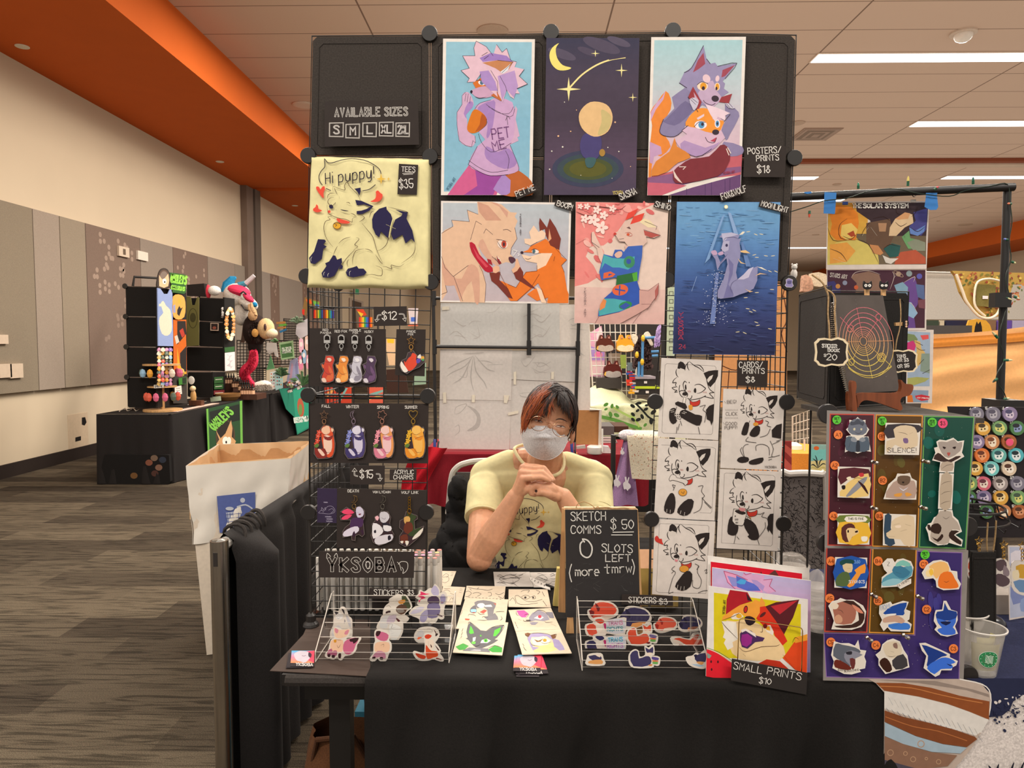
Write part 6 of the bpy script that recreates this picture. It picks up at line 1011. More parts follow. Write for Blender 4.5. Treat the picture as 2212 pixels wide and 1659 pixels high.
def inr(c,k=1.0):
 d=c-RC_;a=d.dot(RXn)/RXn.length_squared;d=d-RXn*a;q=RF-RXn*(RF.dot(RXn)/RXn.length_squared);b=d.dot(q)/q.length_squared;b2=d.y/RB.y if b<0 else b
 return a*a+b2*b2<k and abs(d.dot(RN))<.09
sm=shirt.data;keep=[tuple(p.vertices)for p in sm.polygons if not all(inr(sm.vertices[i].co,.85)for i in p.vertices)]
cl_=lin('e3d8a4');nm=MB();nm.add([v.co[:]for v in sm.vertices],keep,'e3d8a4','m');bpy.data.objects.remove(shirt);shirt=nm.obj('shirt',pr,smooth=1,sh=180)
ring=[RC_+RXn*cos(t)*1.02+(RF*sin(t)if sin(t)>0 else RB*-sin(t))*1.02+RN*.002 for t in[2*pi*i/48 for i in range(48)]]
m=MB();m.tube(ring,.0062,'e6dbab','m',8,closed=1).obj('collar',pr,smooth=1)
A=ArtOn(SB,(1050.7,1061.5,.13),.0016,dl=.00002);puppy(A);A.obj('puppy_print',pr)
for(a,b)in((SR,HR_),(SL,HL_)):
 m=MB();d=(b-a).normalized();u=d.orthogonal().normalized();w_=d.cross(u);m.tube([b+d*.0+(u*cos(t)+w_*sin(t))*.0635 for t in[2*pi*i/28 for i in range(28)]],.0035,'e6dbab','m',6,closed=1);m.tube([b-d*.022+(u*cos(t)+w_*sin(t))*.0668 for t in[2*pi*i/28 for i in range(28)]],.0008,'cfc18c','m',5,closed=1);m.obj('sleeve_hem',pr,smooth=1)
m=MB();cap(m,(-.04,2.62,.50),(-.06,2.30,.50),.085,.065);cap(m,(.15,2.62,.50),(.17,2.30,.50),.085,.065);cap(m,(-.06,2.30,.48),(-.06,2.34,.10),.06,.045);cap(m,(.17,2.30,.48),(.17,2.34,.10),.06,.045);m.obj('trousers',pr,smooth=1)
m=MB();m.ball((-.06,2.28,.045),(.045,.12,.045),'1d1a18','p').ball((.17,2.28,.045),(.045,.12,.045),'1d1a18','p').obj('shoes',pr,smooth=1)
t=thing('folding_chair','pale-framed chair with dark seat behind the person, black jacket hung on it','chair');cf='c9c2b8'
YC=2.80
bk=[P(968,1110,YC),P(975,1035,YC),P(985,1012,YC),P(1008,1000,YC),P(1060,995,YC),P(1250,995,YC),P(1300,1010,YC),P(1310,1040,YC),P(1312,1110,YC)]
m=MB();m.tube(cat(bk,4),.012,cf,'p',8).obj('back_frame',t,smooth=1)
a=P(985,1020,YC+.003);b=P(1300,1180,YC+.003);MB().box((a.x,YC-.004,b.z),(b.x,YC+.008,a.z),'5a5654','f').obj('backrest',t);MB().box((-.16,2.42,.42),(.28,2.82,.455),'2b2826','f').obj('seat',t)
for x in(-.19,.31):
 for(ya,yb)in((2.83,2.38),(2.42,2.90)):MB().tube([(x,ya,.44),(x,yb,.001)],.011,cf,'p',8).obj('leg',t,smooth=1)
def puff(lab,pts,name='puffer_jacket',ct='jacket'):
 m=MB()
 for(x,y,Y,rx,ry,rz,rot)in pts:m.ball(P(x,y,Y),(rx,ry,rz),'fff','s',18,Matrix.Rotation(R(rot),3,'Y'))
 o,b=remesh(m,.008,4,lambda c:lin('1c1a1a'),name,None,'f',.5)
 for v in o.data.vertices:c=v.co;v.co+=v.normal*(.013*abs(sin(c.z*34+c.x*16+1.5*sin(c.x*22)))+.004*sin(c.x*60+c.z*25))
 o.data.update();return tag(o,lab,ct)
puff('black puffer jacket bunched over the left side of the chair',[(990,1060,2.74,.035,.05,.055,0),(988,1090,2.74,.04,.05,.06,5),(990,1130,2.73,.045,.05,.07,0),(985,1150,2.70,.06,.06,.05,0),(962,1185,2.68,.055,.06,.07,10),(990,1200,2.66,.08,.07,.07,0),(965,1215,2.66,.05,.06,.06,0),(990,1250,2.64,.08,.07,.07,0),(1010,1300,2.66,.09,.06,.12,0)])
# -- neighbouring stall on the right --
Z14=(1760,870,.19284);Z15=(1760,1170,.19886);Z16=(1670,580,.19293);Z17=(1700,380,.23146);Z18=(1960,680,.25327);Z19=(1880,1090,.34298)
t=thing('planet_tablecloth','printed tablecloth with a banded brown planet on navy and white','tablecloth')
xl=P(1906,1560,1.596).x
m=MB().grid(lambda u,v:V((xl-.03*(1-v)*0+(1.42-xl)*u,TY1-(TY1-1.556)*v,.7442+.001*sin(u*14+v*9))),20,20,'232743','f')
m.grid(lambda u,v:V((xl+(1.42-xl)*u,1.556-.004*min(1,v*8),.7442-.72*v)),8,12,'d6ccc6','f');m.obj('cloth',t,smooth=1,sh=40)
A=Art((0,1.5505,0),(0,-1,0),Z19,dl=.00004);A.fi('232743','600 1094 985 1094 985 1190 900 1240 880 1290 830 1330 740 1340 745 1200 700 1130');rr=random.Random(6)
for i in range(70):x=rr.uniform(770,980);y=rr.gauss(1275+(980-x)*.25,48);A.ell('232743' if y>1262 else 'd9d0cc',x,max(1165,y),rr.uniform(2,14),rr.uniform(2,10),rr.uniform(0,90),n=7)
A.fi('b9a79a','-20 1094 560 1094 690 1120 752 1190 745 1300 700 1420 640 1520 560 1620 480 1700 80 1700 84 1180 30 1120');A.line('e6dfd8',7,'560 1096 700 1128 752 1190 742 1320 690 1430',tp=0)
A.fi('8f8076','30 1100 400 1106 640 1160 740 1190 745 1210 600 1165 300 1120');A.fi('8a4a24','30 1118 200 1120 380 1150 560 1200 690 1225 745 1235 742 1350 620 1300 480 1250 300 1205 84 1168');A.line('c07a44',5,'60 1140 250 1150 420 1190 560 1220 700 1245');A.fi('d9d3cc','84 1170 300 1207 480 1252 620 1302 740 1352 700 1420 660 1450 480 1400 300 1350 84 1280')
for i in range(16):x=110+i*36;y=1210+i*13;A.line('9c938c' if i%2 else '6f7f94',5,[(x,y),(x+28,y+50)],sm=0,tp=1)
for i in range(18):x=95+i*34;y=1275+i*10.5;A.line('2f4668',6,[(x,y),(x+26,y+34)],sm=0,tp=1)
A.fi('7c4322','84 1290 200 1330 380 1372 520 1410 650 1455 665 1470 600 1520 450 1500 280 1450 84 1360');A.line('b06a3a',5,'90 1330 260 1390 420 1420 600 1480');A.fi('9db0bd','84 1365 280 1452 450 1502 600 1524 560 1560 380 1550 200 1500 84 1450');A.fi('876450','84 1452 200 1500 380 1552 540 1572 480 1640 300 1659 84 1600');A.fi('4a4450','84 1600 300 1659 400 1700 84 1700')
for(x,y,r)in((312,1500,20),(120,1555,18),(214,1560,12),(262,1596,16),(345,1592,8),(422,1612,14)):A.ell('b08a6c',x,y,r,w=5)
A.ls('1c1c2a',14,'735 1635 750 1659 752 1690|800 1625 790 1659 785 1690|895 1615 880 1659 870 1690|960 1610 940 1659 930 1690',tp=1);A.obj('planet_print',t)
rk=thing('cube_rack','black fabric cube rack of the right-hand stall holding the spiral book','display rack')
a0,a1,a2=V((.766,1.785,0)),V((.81,2.10,0)),V((1.035,1.93,0))
def vp(p,z):return V((p.x,p.y,z))
fabric(vp(a1,1.640),vp(a0,1.640),vp(a0,1.335),vp(a1,1.335),rk,V((-.003,0,0)),V((.007,0,0)),'35302d');fabric(vp(a0,1.628),vp(a2,1.636),vp(a2,1.335),vp(a0,1.335),rk,V((0,-.004,0)),V((0,.007,0)),'1d1a18')
MB().box((.755,1.575,1.322),(1.02,1.93,1.333),'4a443f','f').obj('shelf_panel',rk)
for y in(1.59,1.90):MB().tube([(.77,y,.745),(.77,y,1.322)],.003,'1d1a18','p',6).obj('upright',rk)
for(x,y,Y)in((1785,893,1.565),(2084,1135,1.57),(2086,1455,1.57),(1782,1170,1.57)):knob(P(x,y,Y),rk,.022,col='262221')
fabric(P(2096,1190,1.64),P(2150,1190,1.66),P(2150,1400,1.66),P(2096,1400,1.64),rk,col='1d1a18')
def gx(T,q,fn,lab,y=1.550):
 A=Art((0,y,0),(0,-1,0),T,k='g',dl=.00003);A.base('8c8580',q,.0018);fn(A);return A.obj('sticker_board',label=lab,cat='display board')
def spk(A,x0,y0,x1,y1,n,c,c2,s_=1):
 q=random.Random(int(x0+y0))
 for i in range(9):A.ell(mixc(c,c2,q.uniform(.15,.5)),q.uniform(x0+60,x1-60),q.uniform(y0+60,y1-60),q.uniform(30,60),q.uniform(40,110),q.uniform(-30,30),n=12)
 for i in range(n):A.ell('d9d0c8',q.uniform(x0+10,x1-10),q.uniform(y0+10,y1-10),q.uniform(1.5,3.5),n=5)
def dot(A,c,x,y,t,r=50,ink='5a1e10'):
 A.ell(c,x,y,r,n=18)
 if len(t)>3:a,b=t.split();A.txt('1d3a14',6,a,x-30,y-4,22,0,58);A.txt('1d3a14',6,b,x-(14 if len(b)<3 else 32),y+34,28,0,28 if len(b)<3 else 62)
 else:A.txt(ink,6,t,x-27,y+19,38,0,54)
def b1(A):
 for(q,c,c2,e)in(('168 122 668 128 640 1605 142 1600','47202b','7a2f4e','c9483a'),('680 130 1208 140 1150 1620 640 1610','5a3c18','6f6f38','e0963a'),('1220 145 1780 155 1685 1635 1160 1618','14483c','1d7a70','6aa85a')):
  A.fi(e,q);g=pp(q);cx=sum(p[0]for p in g)/4;cy=sum(p[1]for p in g)/4;A.fi(c,[(x+(12 if x<cx else-12),y+(12 if y<cy else-12))for x,y in g]);spk(A,g[3][0]+30,g[0][1]+20,g[1][0]-90,g[2][1]-30,26,c,c2)
 dot(A,'5fc83c',240,190,'SET A');dot(A,'5fc83c',747,202,'SET B');dot(A,'5fc83c',1305,217,'NECK SET',52);dot(A,'e8507a',1423,228,'$3',55)
 for(x,y,t)in((254,356,'A1'),(216,698,'A2'),(202,1265,'A3'),(743,374,'B1'),(750,866,'B2'),(714,1265,'B3')):dot(A,'ee8244',x,y,t)
gx(Z14,'138 86 1800 152 1700 1652 112 1612',b1,'upper laminated sticker board with red, brown and green columns')
def b2(A):
 A.fi('8f6aa8','98 988 1082 1012 1108 100 1605 118 1570 1510 122 1472');A.fi('3d2f6c','104 996 1092 1022 1118 110 1595 126 1562 1500 130 1464');spk(A,130,1040,1500,1400,40,'3d2f6c','5a4a94');spk(A,1150,150,1520,960,24,'3d3278','4a4a9c')
 for(q,c,c2,e)in(('120 68 606 74 565 985 98 975','45202c','5a2433','c9483a'),('618 76 1098 86 1070 1000 580 985','5a4018','6a6a38','e0963a')):
  A.fi(e,q);g=pp(q);cx=sum(p[0]for p in g)/4;A.fi(c,[(x+(12 if x<cx else-12),y+(0 if y<400 else-12))for x,y in g]);spk(A,g[3][0]+30,g[0][1]+20,g[1][0]-60,g[2][1]-30,16,c,c2)
 dot(A,'5fc83c',1187,135,'SET C')
 for(x,y,t)in((167,205,'A4'),(153,608,'A5'),(678,205,'B4'),(677,634,'B5'),(1172,238,'C1'),(1203,728,'C2'),(1493,1153,'C3'),(653,1115,'C4'),(165,1082,'C5')):dot(A,'ee8244',x,y,t)
gx(Z15,'110 56 1668 96 1615 1546 92 1508',b2,'lower laminated sticker board with red, brown and violet fields',1.5485)
def ss(T,out,fills,lns,lab,w=15,y=1.538,base='e3d9cc',txts=()):
 A=Art((0,y,0),(0,-1,0),T,k='g',dl=.00003);A.sticker(out,base,w,.0007,0,rim='e9e2da')
 for c,f in fills:A.fi(c,f,2)
 for l in lns.split('|'):
  if l:A.line('3a2a2a',4,l,tp=1)
 for q in txts:A.txt(*q)
 return A.obj('sticker',label=lab,cat='sticker',group='stickers on the laminated boards')
ss(Z14,'395 200 440 210 480 170 520 205 560 200 560 250 600 300 570 350 530 380 595 385 620 540 560 530 480 560 400 520 345 545 360 380 420 370 360 300 400 260',[('6d7280','400 210 480 175 555 210 590 300 540 360 420 355 370 300'),('474b58','400 210 440 215 480 180 520 215 555 215 540 260 500 240 440 250 400 250'),('53606f','350 390 420 380 480 430 560 385 600 395 610 530 480 550 350 530'),('8a8f98','405 400 440 380 480 430 450 440 410 430'),('8a8f98','495 410 540 385 570 420 530 440'),('2f343e','470 430 500 430 505 540 460 540'),('cfc6a8','430 290 450 280 455 305 435 310'),('cfc6a8','510 290 530 285 530 305 515 308')],'450 330 490 345 530 325|380 500 400 440','grey-furred figure straightening a tie, sticker beside the A1 dot')
ss(Z14,'265 722 618 730 608 1062 262 1052',[('5a2730','280 740 605 745 600 860 400 840 290 920'),('e9c77e','330 940 420 860 600 790 600 1045 280 1045'),('8f8f96','350 1040 500 870 590 830 540 920 400 1040'),('1f1718','300 930 340 925 340 965 310 970'),('c93a42','490 795 540 785 550 820 510 830'),('efe2c4','355 840 400 825 410 870 370 865'),('3a1c20','480 870 560 930 600 1020 580 1010 520 930')],'430 860 480 840 560 860','square dark red sticker of a face with a blade, beside the A2 dot')
ss(Z14,'262 1250 608 1256 604 1582 262 1575',[('6f7f3a','275 1262 596 1268 596 1350 275 1350'),('e8b53c','275 1340 596 1350 590 1570 275 1565'),('5a2e2c','300 1400 380 1350 440 1370 450 1440 380 1560 310 1530'),('e7c690','350 1430 400 1400 480 1420 490 1460 420 1500 380 1560'),('2a1c1c','365 1430 380 1425 382 1450 368 1455'),('2a1c1c','450 1440 480 1430 480 1450 455 1455'),('efe8da','350 1275 560 1275 570 1330 360 1335'),('efe8da','520 1500 590 1500 580 1550 530 1550')],'440 1335 450 1370','square yellow sticker with a speech bubble reading THIS IS FINE',txts=[('3a3028',4,'THIS IS FINE',372,1310,22,0,175)])
ss(Z14,'800 232 1180 240 1160 578 790 572',[('3a3338','812 245 1170 250 1165 330 815 400'),('d9c3a4','880 300 960 255 1080 260 1140 310 1150 480 1000 520 900 470 810 560 805 430 900 400'),('7a5f8a','990 400 1040 400 1045 450 1000 450')],'930 330 1000 340 1040 360|1060 350 1100 330','square pale sticker reading SILENCE! beside the B1 dot',txts=[('4a3f3c',6,'SILENCE!',815,556,50,0,320)])
ss(Z14,'780 1072 830 920 910 850 930 800 1000 805 1060 795 1080 850 1135 880 1130 1078',[('b59a8c','795 1062 850 930 920 870 1080 870 1125 900 1120 1068'),('6b5544','930 830 1000 815 1070 830 1060 900 1000 930 930 900'),('2a1f1c','975 885 1005 885 990 905'),('dd9a44','890 1025 960 1010 980 1020 960 1050 900 1050'),('dd9a44','1010 1015 1040 1005 1090 1030 1030 1052'),('d9d3da','940 940 990 975 1050 940 990 990')],'950 860 970 862|1010 862 1040 858','brown bear sticker in a striped robe beside the B2 dot')
ss(Z14,'775 1250 1128 1262 1118 1600 770 1590',[('34485c','785 1262 860 1265 850 1400 900 1580 785 1580'),('dcc5a4','860 1330 960 1270 1110 1280 1110 1590 1000 1590 960 1530 830 1520 800 1460 860 1420'),('f0d9c0','900 1380 960 1370 960 1400 910 1400')],'800 1450 850 1440|830 1495 900 1500|880 1370 950 1350|1010 1360 1080 1380|1030 1420 960 1440','square cream sticker of a scarred lion-like face beside the B3 dot')
ss(Z14,'1370 440 1400 420 1470 430 1550 400 1600 440 1665 430 1650 520 1640 560 1665 600 1560 660 1550 775 1400 770 1415 660 1325 640 1360 560 1345 510 1385 500',[('a79a92','1380 440 1480 440 1560 410 1600 450 1650 440 1630 540 1500 620 1420 560'),('3d2a26','1330 630 1380 560 1440 600 1500 640 1580 600 1640 600 1560 650 1490 670'),('2a1a18','1430 490 1470 500 1450 520'),('2a1a18','1540 500 1580 490 1570 520'),('b0524a','1480 560 1520 560 1500 600'),('b7a593','1425 665 1545 670 1540 762 1412 758')],'1420 740 1480 700 1550 690','laughing grey and dark animal head sticker on the green column')
ss(Z14,'1405 795 1550 800 1530 1188 1388 1180',[('b9a792','1420 810 1535 815 1518 1175 1402 1168')],'1415 920 1460 890 1530 880|1410 1030 1460 1000 1525 990|1405 1140 1450 1115 1515 1100','plain tan neck-piece sticker on the green column')
ss(Z14,'1395 1205 1535 1210 1545 1270 1600 1320 1640 1440 1560 1480 1650 1540 1640 1600 1500 1560 1480 1580 1380 1590 1290 1540 1275 1460 1250 1400 1275 1360 1310 1350 1340 1290 1390 1265',[('b3a598','1400 1215 1525 1220 1540 1280 1600 1340 1630 1430 1540 1420 1500 1570 1380 1580 1300 1530 1300 1450 1320 1360'),('34241f','1310 1370 1380 1350 1420 1400 1390 1470 1300 1440'),('34241f','1260 1370 1290 1370 1300 1430 1270 1420'),('34241f','1530 1430 1620 1440 1560 1480 1640 1550 1630 1590 1540 1540 1500 1490'),('34241f','1310 1500 1380 1560 1440 1500 1420 1470 1370 1530')],'1430 1275 1470 1300 1510 1275','sitting grey and dark animal body sticker at the foot of the green column')
ss(Z15,'228 175 562 182 556 497 220 492',[('2455a8','240 187 552 192 546 486 232 482'),('d9c49a','300 250 360 220 410 250 400 330 330 330'),('1f4a48','270 220 330 190 420 200 420 240 340 235 290 260'),('53683f','235 390 300 330 370 340 390 440 370 480 235 480'),('ee9a3c','350 480 450 340 430 310 545 240 545 340 500 350 420 480')],'350 290 390 290','square blue sticker with a dark-haired figure and an orange arrow',txts=[('7fb0e8',5,'360',430,235,34,0,60),('d9d9e0',6,'STONKS',370,450,30,0,170)])
ss(Z15,'190 655 250 640 280 620 340 640 420 640 520 700 550 760 530 880 500 920 400 950 190 945 215 860 180 760 155 700',[('a86a58','200 700 300 650 420 660 450 780 400 890 230 890 210 800'),('cf9a7c','215 820 260 790 300 830 290 880 220 880'),('e6d5bf','170 680 220 665 260 690 240 730 190 730'),('3d2622','300 650 420 645 540 770 520 880 480 860 470 770 400 690'),('3d2622','210 915 400 900 500 840 520 880 450 930 300 940'),('d98a70','400 680 480 720 530 780 460 760')],'250 740 290 750 310 780','curled red-brown dragon-like animal sticker beside the A5 dot')
ss(Z15,'740 240 790 190 840 190 870 240 900 200 960 190 1040 220 1065 280 1050 370 960 430 1040 410 1040 450 930 505 900 480 730 490 735 390 800 340 760 300',[('e4ddd4','750 240 800 200 840 200 860 250 820 320 770 300'),('5a9ab0','740 400 830 340 900 300 1050 260 1050 370 960 420 900 460 740 480'),('8fc0cc','740 440 850 400 950 420 880 470 740 482'),('3d7a98','840 310 900 250 1040 330 960 400 880 370'),('7fc0b4','890 230 960 200 1040 240 1020 270 950 260 880 270')],'780 220 810 225 790 260 820 265|880 330 940 350','sleeping teal bird-like animal sticker beside the B4 dot',txts=[('5a5450',3,'(A MIMIR)',905,495,26,-30,140)])
ss(Z15,'710 700 820 660 840 690 960 650 1010 660 980 740 1030 760 1020 840 990 860 1045 900 1030 970 830 965 790 920 750 960 715 900 740 850 705 780',[('1f4a9c','760 760 840 700 1000 660 970 750 960 800 760 790'),('3d7ad0','800 900 960 880 1030 900 1020 955 840 950'),('c7a08a','750 830 850 800 920 810 980 860 940 890 870 870 770 880 740 870'),('e9e4de','770 790 880 780 870 800 780 805')],'840 920 900 900|920 830 950 840','blue shark-like animal biting a fish, sticker beside the B5 dot',txts=[('8aa8d0',5,'NOM!',720,745,52,-12,100)])
ss(Z15,'1220 260 1290 215 1370 205 1440 230 1475 320 1540 330 1545 400 1580 460 1560 510 1400 520 1330 490 1320 420 1290 390 1200 400 1170 340',[('eeb870','1240 270 1360 215 1440 240 1460 320 1380 340 1330 400 1300 380'),('e8762a','1350 380 1400 330 1480 330 1520 400 1560 470 1540 505 1400 510 1340 480'),('f3d9a0','1205 330 1250 290 1290 300 1280 370 1220 380'),('f0c04a','1240 320 1270 290 1290 340 1260 370')],'1400 430 1430 440 1460 425','curled orange lion-like sticker beside the C1 dot')
SHK=[('1f3f8c','1330 760 1395 750 1410 660 1450 740 1540 760 1535 830 1440 860 1320 830'),('3d6cd0','1320 830 1440 865 1535 830 1500 930 1380 935'),('3d6cd0','1330 960 1380 935 1500 930 1530 1000 1440 1015 1380 1005'),('16204a','1360 870 1480 870 1425 910')]
ss(Z15,'1320 750 1390 745 1405 650 1425 650 1475 745 1540 765 1545 850 1515 920 1545 995 1440 1025 1370 1010 1310 955 1335 920 1300 860 1310 780',SHK,'','front-facing blue shark-like head sticker beside the C2 dot')
ss(Z15,'1145 1110 1200 1105 1320 1160 1460 1225 1460 1260 1545 1300 1530 1340 1490 1360 1480 1390 1370 1390 1350 1440 1310 1460 1190 1370 1220 1240 1170 1180',[('1c3a86','1160 1120 1300 1165 1440 1230 1380 1250 1300 1300 1240 1350 1215 1340 1230 1240'),('3a6ed6','1300 1300 1380 1260 1460 1265 1530 1310 1480 1330 1500 1350 1480 1380 1370 1385 1300 1440 1220 1380 1250 1330'),('16204a','1430 1325 1490 1345 1470 1350')],'','side-view blue shark-like head sticker beside the C3 dot')
for T_,(x,y)in((Z15,(1360,833)),(Z15,(1488,845)),(Z15,(1382,1270))):
 pass
ss(Z15,'670 1230 720 1190 740 1120 790 1080 850 1060 920 1090 960 1180 1000 1240 1020 1360 770 1430 700 1340 700 1270',[('d9c9b0','740 1130 800 1090 900 1090 950 1180 900 1260 800 1260 760 1210'),('3f3c40','840 1290 960 1220 1010 1350 880 1390'),('3a1f18','710 1290 760 1260 810 1300 840 1390 780 1420 710 1340'),('8a6a60','850 1110 890 1100 900 1160 860 1150')],'820 1190 860 1200|790 1240 830 1250 880 1240','cream-haired figure rubbing dark paws, sticker beside the C4 dot')
ss(Z15,'215 1090 280 1110 370 1110 440 1140 470 1080 485 1180 550 1190 530 1250 550 1300 540 1370 470 1385 490 1410 400 1435 320 1430 200 1370 215 1300 185 1230',[('5f6470','225 1110 300 1120 440 1150 500 1200 420 1250 380 1360 300 1300 200 1240'),('8a8a98','320 1220 400 1180 520 1230 440 1270 430 1370 340 1300'),('6b2a20','215 1290 280 1290 400 1370 350 1395 220 1365'),('6a3030','380 1270 440 1280 430 1370 400 1380'),('2a2a34','340 1200 400 1190 400 1225 350 1225')],'','grey animal head with open jaws, sticker beside the C5 dot',txts=[('4a3a34',3,'GLEEFUL',250,1400,20,5,90),('4a3a34',3,'SCREECHING',320,1420,18,-8,160)])
for(T_,x,y,w_)in((Z14,637,660,'top left'),(Z14,1205,650,'top right'),(Z14,630,1170,'second row left'),(Z14,1180,1165,'second row right'),(Z15,610,570,'third row left'),(Z15,1110,590,'third row right'),(Z15,560,1040,'lowest left'),(Z15,955,1010,'lowest right')):
 p_=P(T_[0]+x*T_[2],T_[1]+y*T_[2],1.537);MB().lathe([(.0045,0),(.0045,.004),(.003,.006),(.003,.011),(.0045,.013),(.0042,.019),(.001,.021)],p_,'c9bfb2','x',14,V((.15,-1,0)).to_track_quat('Z','Y').to_matrix()).obj('push_pin',smooth=1,label='silver push pin, %s of the pins on the sticker boards'%w_,cat='pin',group='silver pins in the sticker boards')
bk_=thing('spiral_book','dark spiral sticker book with a pink and yellow orbit drawing on its cover','book')
BP=dict(o=(0,1.735,0),n=(.05,-1,0));A=Art(BP['o'],BP['n'],Z16);A.base('5b534f','690 297 1230 300 1422 1368 850 1402 742 900',.012,side='d9d2ca')
def gc(y):return mixc('d9747f','e3c965',max(0,min(1,(y-620)/420)))
def ering(cx,cy,rx,ry,rot,w_,n=40):
 a=R(rot);ps=[(cx+rx*cos(t)*cos(a)-ry*sin(t)*sin(a),cy+rx*cos(t)*sin(a)+ry*sin(t)*cos(a))for t in[2*pi*i/n for i in range(n+1)]];d=A.nx()
 for i in range(n):A.line(gc(ps[i][1]),w_,[ps[i],ps[i+1]],sm=0,d=d)
for(cx,cy,rx,ry,w_)in((1045,830,300,398,6),(1035,825,250,332,6),(1028,820,212,275,9),(1022,818,172,215,7),(1014,815,135,160,9),(1013,815,112,135,5),(1012,815,95,113,5),(1011,815,80,94,5),(1010,815,62,74,5),(1010,814,38,48,9)):ering(cx,cy,rx,ry,-12,w_)
for(x,y,rx,ry)in((1178,545,30,36),(865,672,34,40),(1213,995,45,48),(1213,995,28,32),(877,1048,30,36)):ering(x,y,rx,ry,0,9,20)
for(x0_,y0_,x1_,y1_)in((935,440,1000,760),(1165,585,1040,770),(1030,860,1110,1230),(750,545,960,770),(1060,850,1320,1090),(1060,815,1330,808),(960,860,890,1020),(810,820,965,818)):
 d=A.nx();[A.line(gc(y0_+(y1_-y0_)*i/8),5,[(x0_+(x1_-x0_)*i/8,y0_+(y1_-y0_)*i/8),(x0_+(x1_-x0_)*(i+1)/8,y0_+(y1_-y0_)*(i+1)/8)],sm=0,d=d)for i in range(8)]
A.line('e3c965',8,'845 1105 930 1165 1050 1200 1180 1180 1320 1095');A.line('e3c965',5,'840 1108 900 1160 1050 1222 1200 1195 1325 1100');rr=random.Random(3)
for i in range(30):A.ell('8d8580',rr.uniform(760,1300),rr.uniform(320,1360),rr.uniform(1,4),n=5)
A.obj('cover',bk_)
m=MB();A=Art(BP['o'],BP['n'],Z16)
for i in range(44):
 t_=i/43;y=385+t_*985;x=664+max(0,y-760)*.27;A.tube([A.at(x-26+q*52,y+6-q*10,.004+.009*sin(q*pi))for q in(0,.25,.5,.75,1)],.0014,'d6d0ca','x',5)
A.obj('spiral_binding',bk_,smooth=1)
es=thing('book_easel','small carved brown wooden easel under the spiral book','stand')
def wd(q,Y,th,nm):A=Art((0,Y,0),(0,-1,0),Z16,k='w');A.base('7d3f1e',[p for p in cat(pp(q),3,1)],th,'w');A.obj(nm,es)
wd('885 1262 925 1268 935 1330 925 1400 942 1590 888 1590 890 1450 878 1330',1.700,.016,'front_leg');wd('1432 1245 1480 1290 1560 1300 1570 1350 1530 1420 1450 1440 1425 1490 1450 1560 1430 1590 1390 1580 1200 1510 1050 1475 985 1500 950 1560 945 1480 960 1400 1200 1395 1400 1390 1440 1330',1.712,.014,'ledge');wd('840 1400 890 1400 895 1590 848 1590',1.75,.014,'rear_leg')
def tagb(x0_,y0_,w_,h_,Y,texts,lab,T=Z16,c='2b2523'):
 A=Art((0,Y,0),(0,-1,0),T);S_=[(0,.18),(.06,.12),(.12,.04),(.3,.02),(.5,.06),(.7,0),(.88,.06),(.93,.13),(1,.2),(.97,.5),(1,.78),(.93,.86),(.88,.95),(.7,.97),(.5,.94),(.3,1),(.12,.95),(.07,.86),(0,.8),(.03,.5)]
 A.base('e6d3b0',[(x0_+a*w_,y0_+b*h_)for a,b in S_],.003);A.fi(c,[(x0_+(.5+(a-.5)*.88)*w_,y0_+(.5+(b-.5)*.87)*h_)for a,b in S_])
 for q in texts:A.txt('d9d4cd',*q)
 return A.obj('hanging_tag',label=lab,cat='sign')
tagb(463,770,382,332,1.695,[(9,'STICKER',548,882,36,2,165),(9,'BOOK',612,930,34,2,130),(8,'$',570,985,26,0,22),(9,'20',600,1022,66,2,110)],'scalloped chalk tag reading STICKER BOOK $20 hung on twine');tagb(1300,905,318,265,1.82,[(8,'TONS',1385,1000,34,-3,100),(8,'OR $3',1395,1045,34,-3,122),(8,'OR $5',1395,1115,36,-6,130)],'scalloped chalk tag half hidden behind the spiral book, ending $3 and $5')
A=Art((0,1.70,0),(0,-1,0),Z16)
for q in('430 70 540 150 590 240 615 320 610 500 622 640 628 790','590 240 650 270 690 340 685 500 695 650 705 800'):A.tube([A.at(x,y,.002)for x,y in cat(pp(q),4)],.0022,'b0916a','u',6)
A.obj('twine',label='rough brown twine holding the STICKER BOOK tag',cat='twine')
A=Art((0,1.84,0),(0,-1,0),Z16);A.tube([A.at(x,y,0)for x,y in cat([(1420,340),(1430,500),(1420,660),(1385,800),(1370,920)],4)],.0016,'b0916a','u',6).obj('twine',label='brown twine on the right side of the spiral book',cat='twine')
for i,(x,y)in enumerate(((1060,190),(1244,190))):
 t=thing('cat_clip','wooden clip with a black cat head, %s of the two on the rack top'%('left' if i==0 else 'right'),'clip','cat clips on the rack');Yc=1.78+.06*i
 A=Art((0,Yc,0),(0,-1,0),Z16);A.base('c99d6b',[(x-22,y+40),(x+20,y+40),(x+20,y+115),(x-22,y+115)],.008,'w');A.obj('peg',t);A=Art((0,Yc-.009,0),(0,-1,0),Z16)
 A.base('231f20',cat([(x-42,y-52),(x-20,y-30),(x+20,y-30),(x+42,y-52),(x+50,y),(x+35,y+35),(x,y+45),(x-35,y+35),(x-50,y)],2,1),.004)
 for dx in(-21,21):A.ell('efeae2',x+dx,y,17,17 if i==0 else 14,n=14);A.ell('231f20',x+dx,y,6 if i==0 else 14,6 if i==0 else 2,n=10)
 A.obj('cat_head',t)
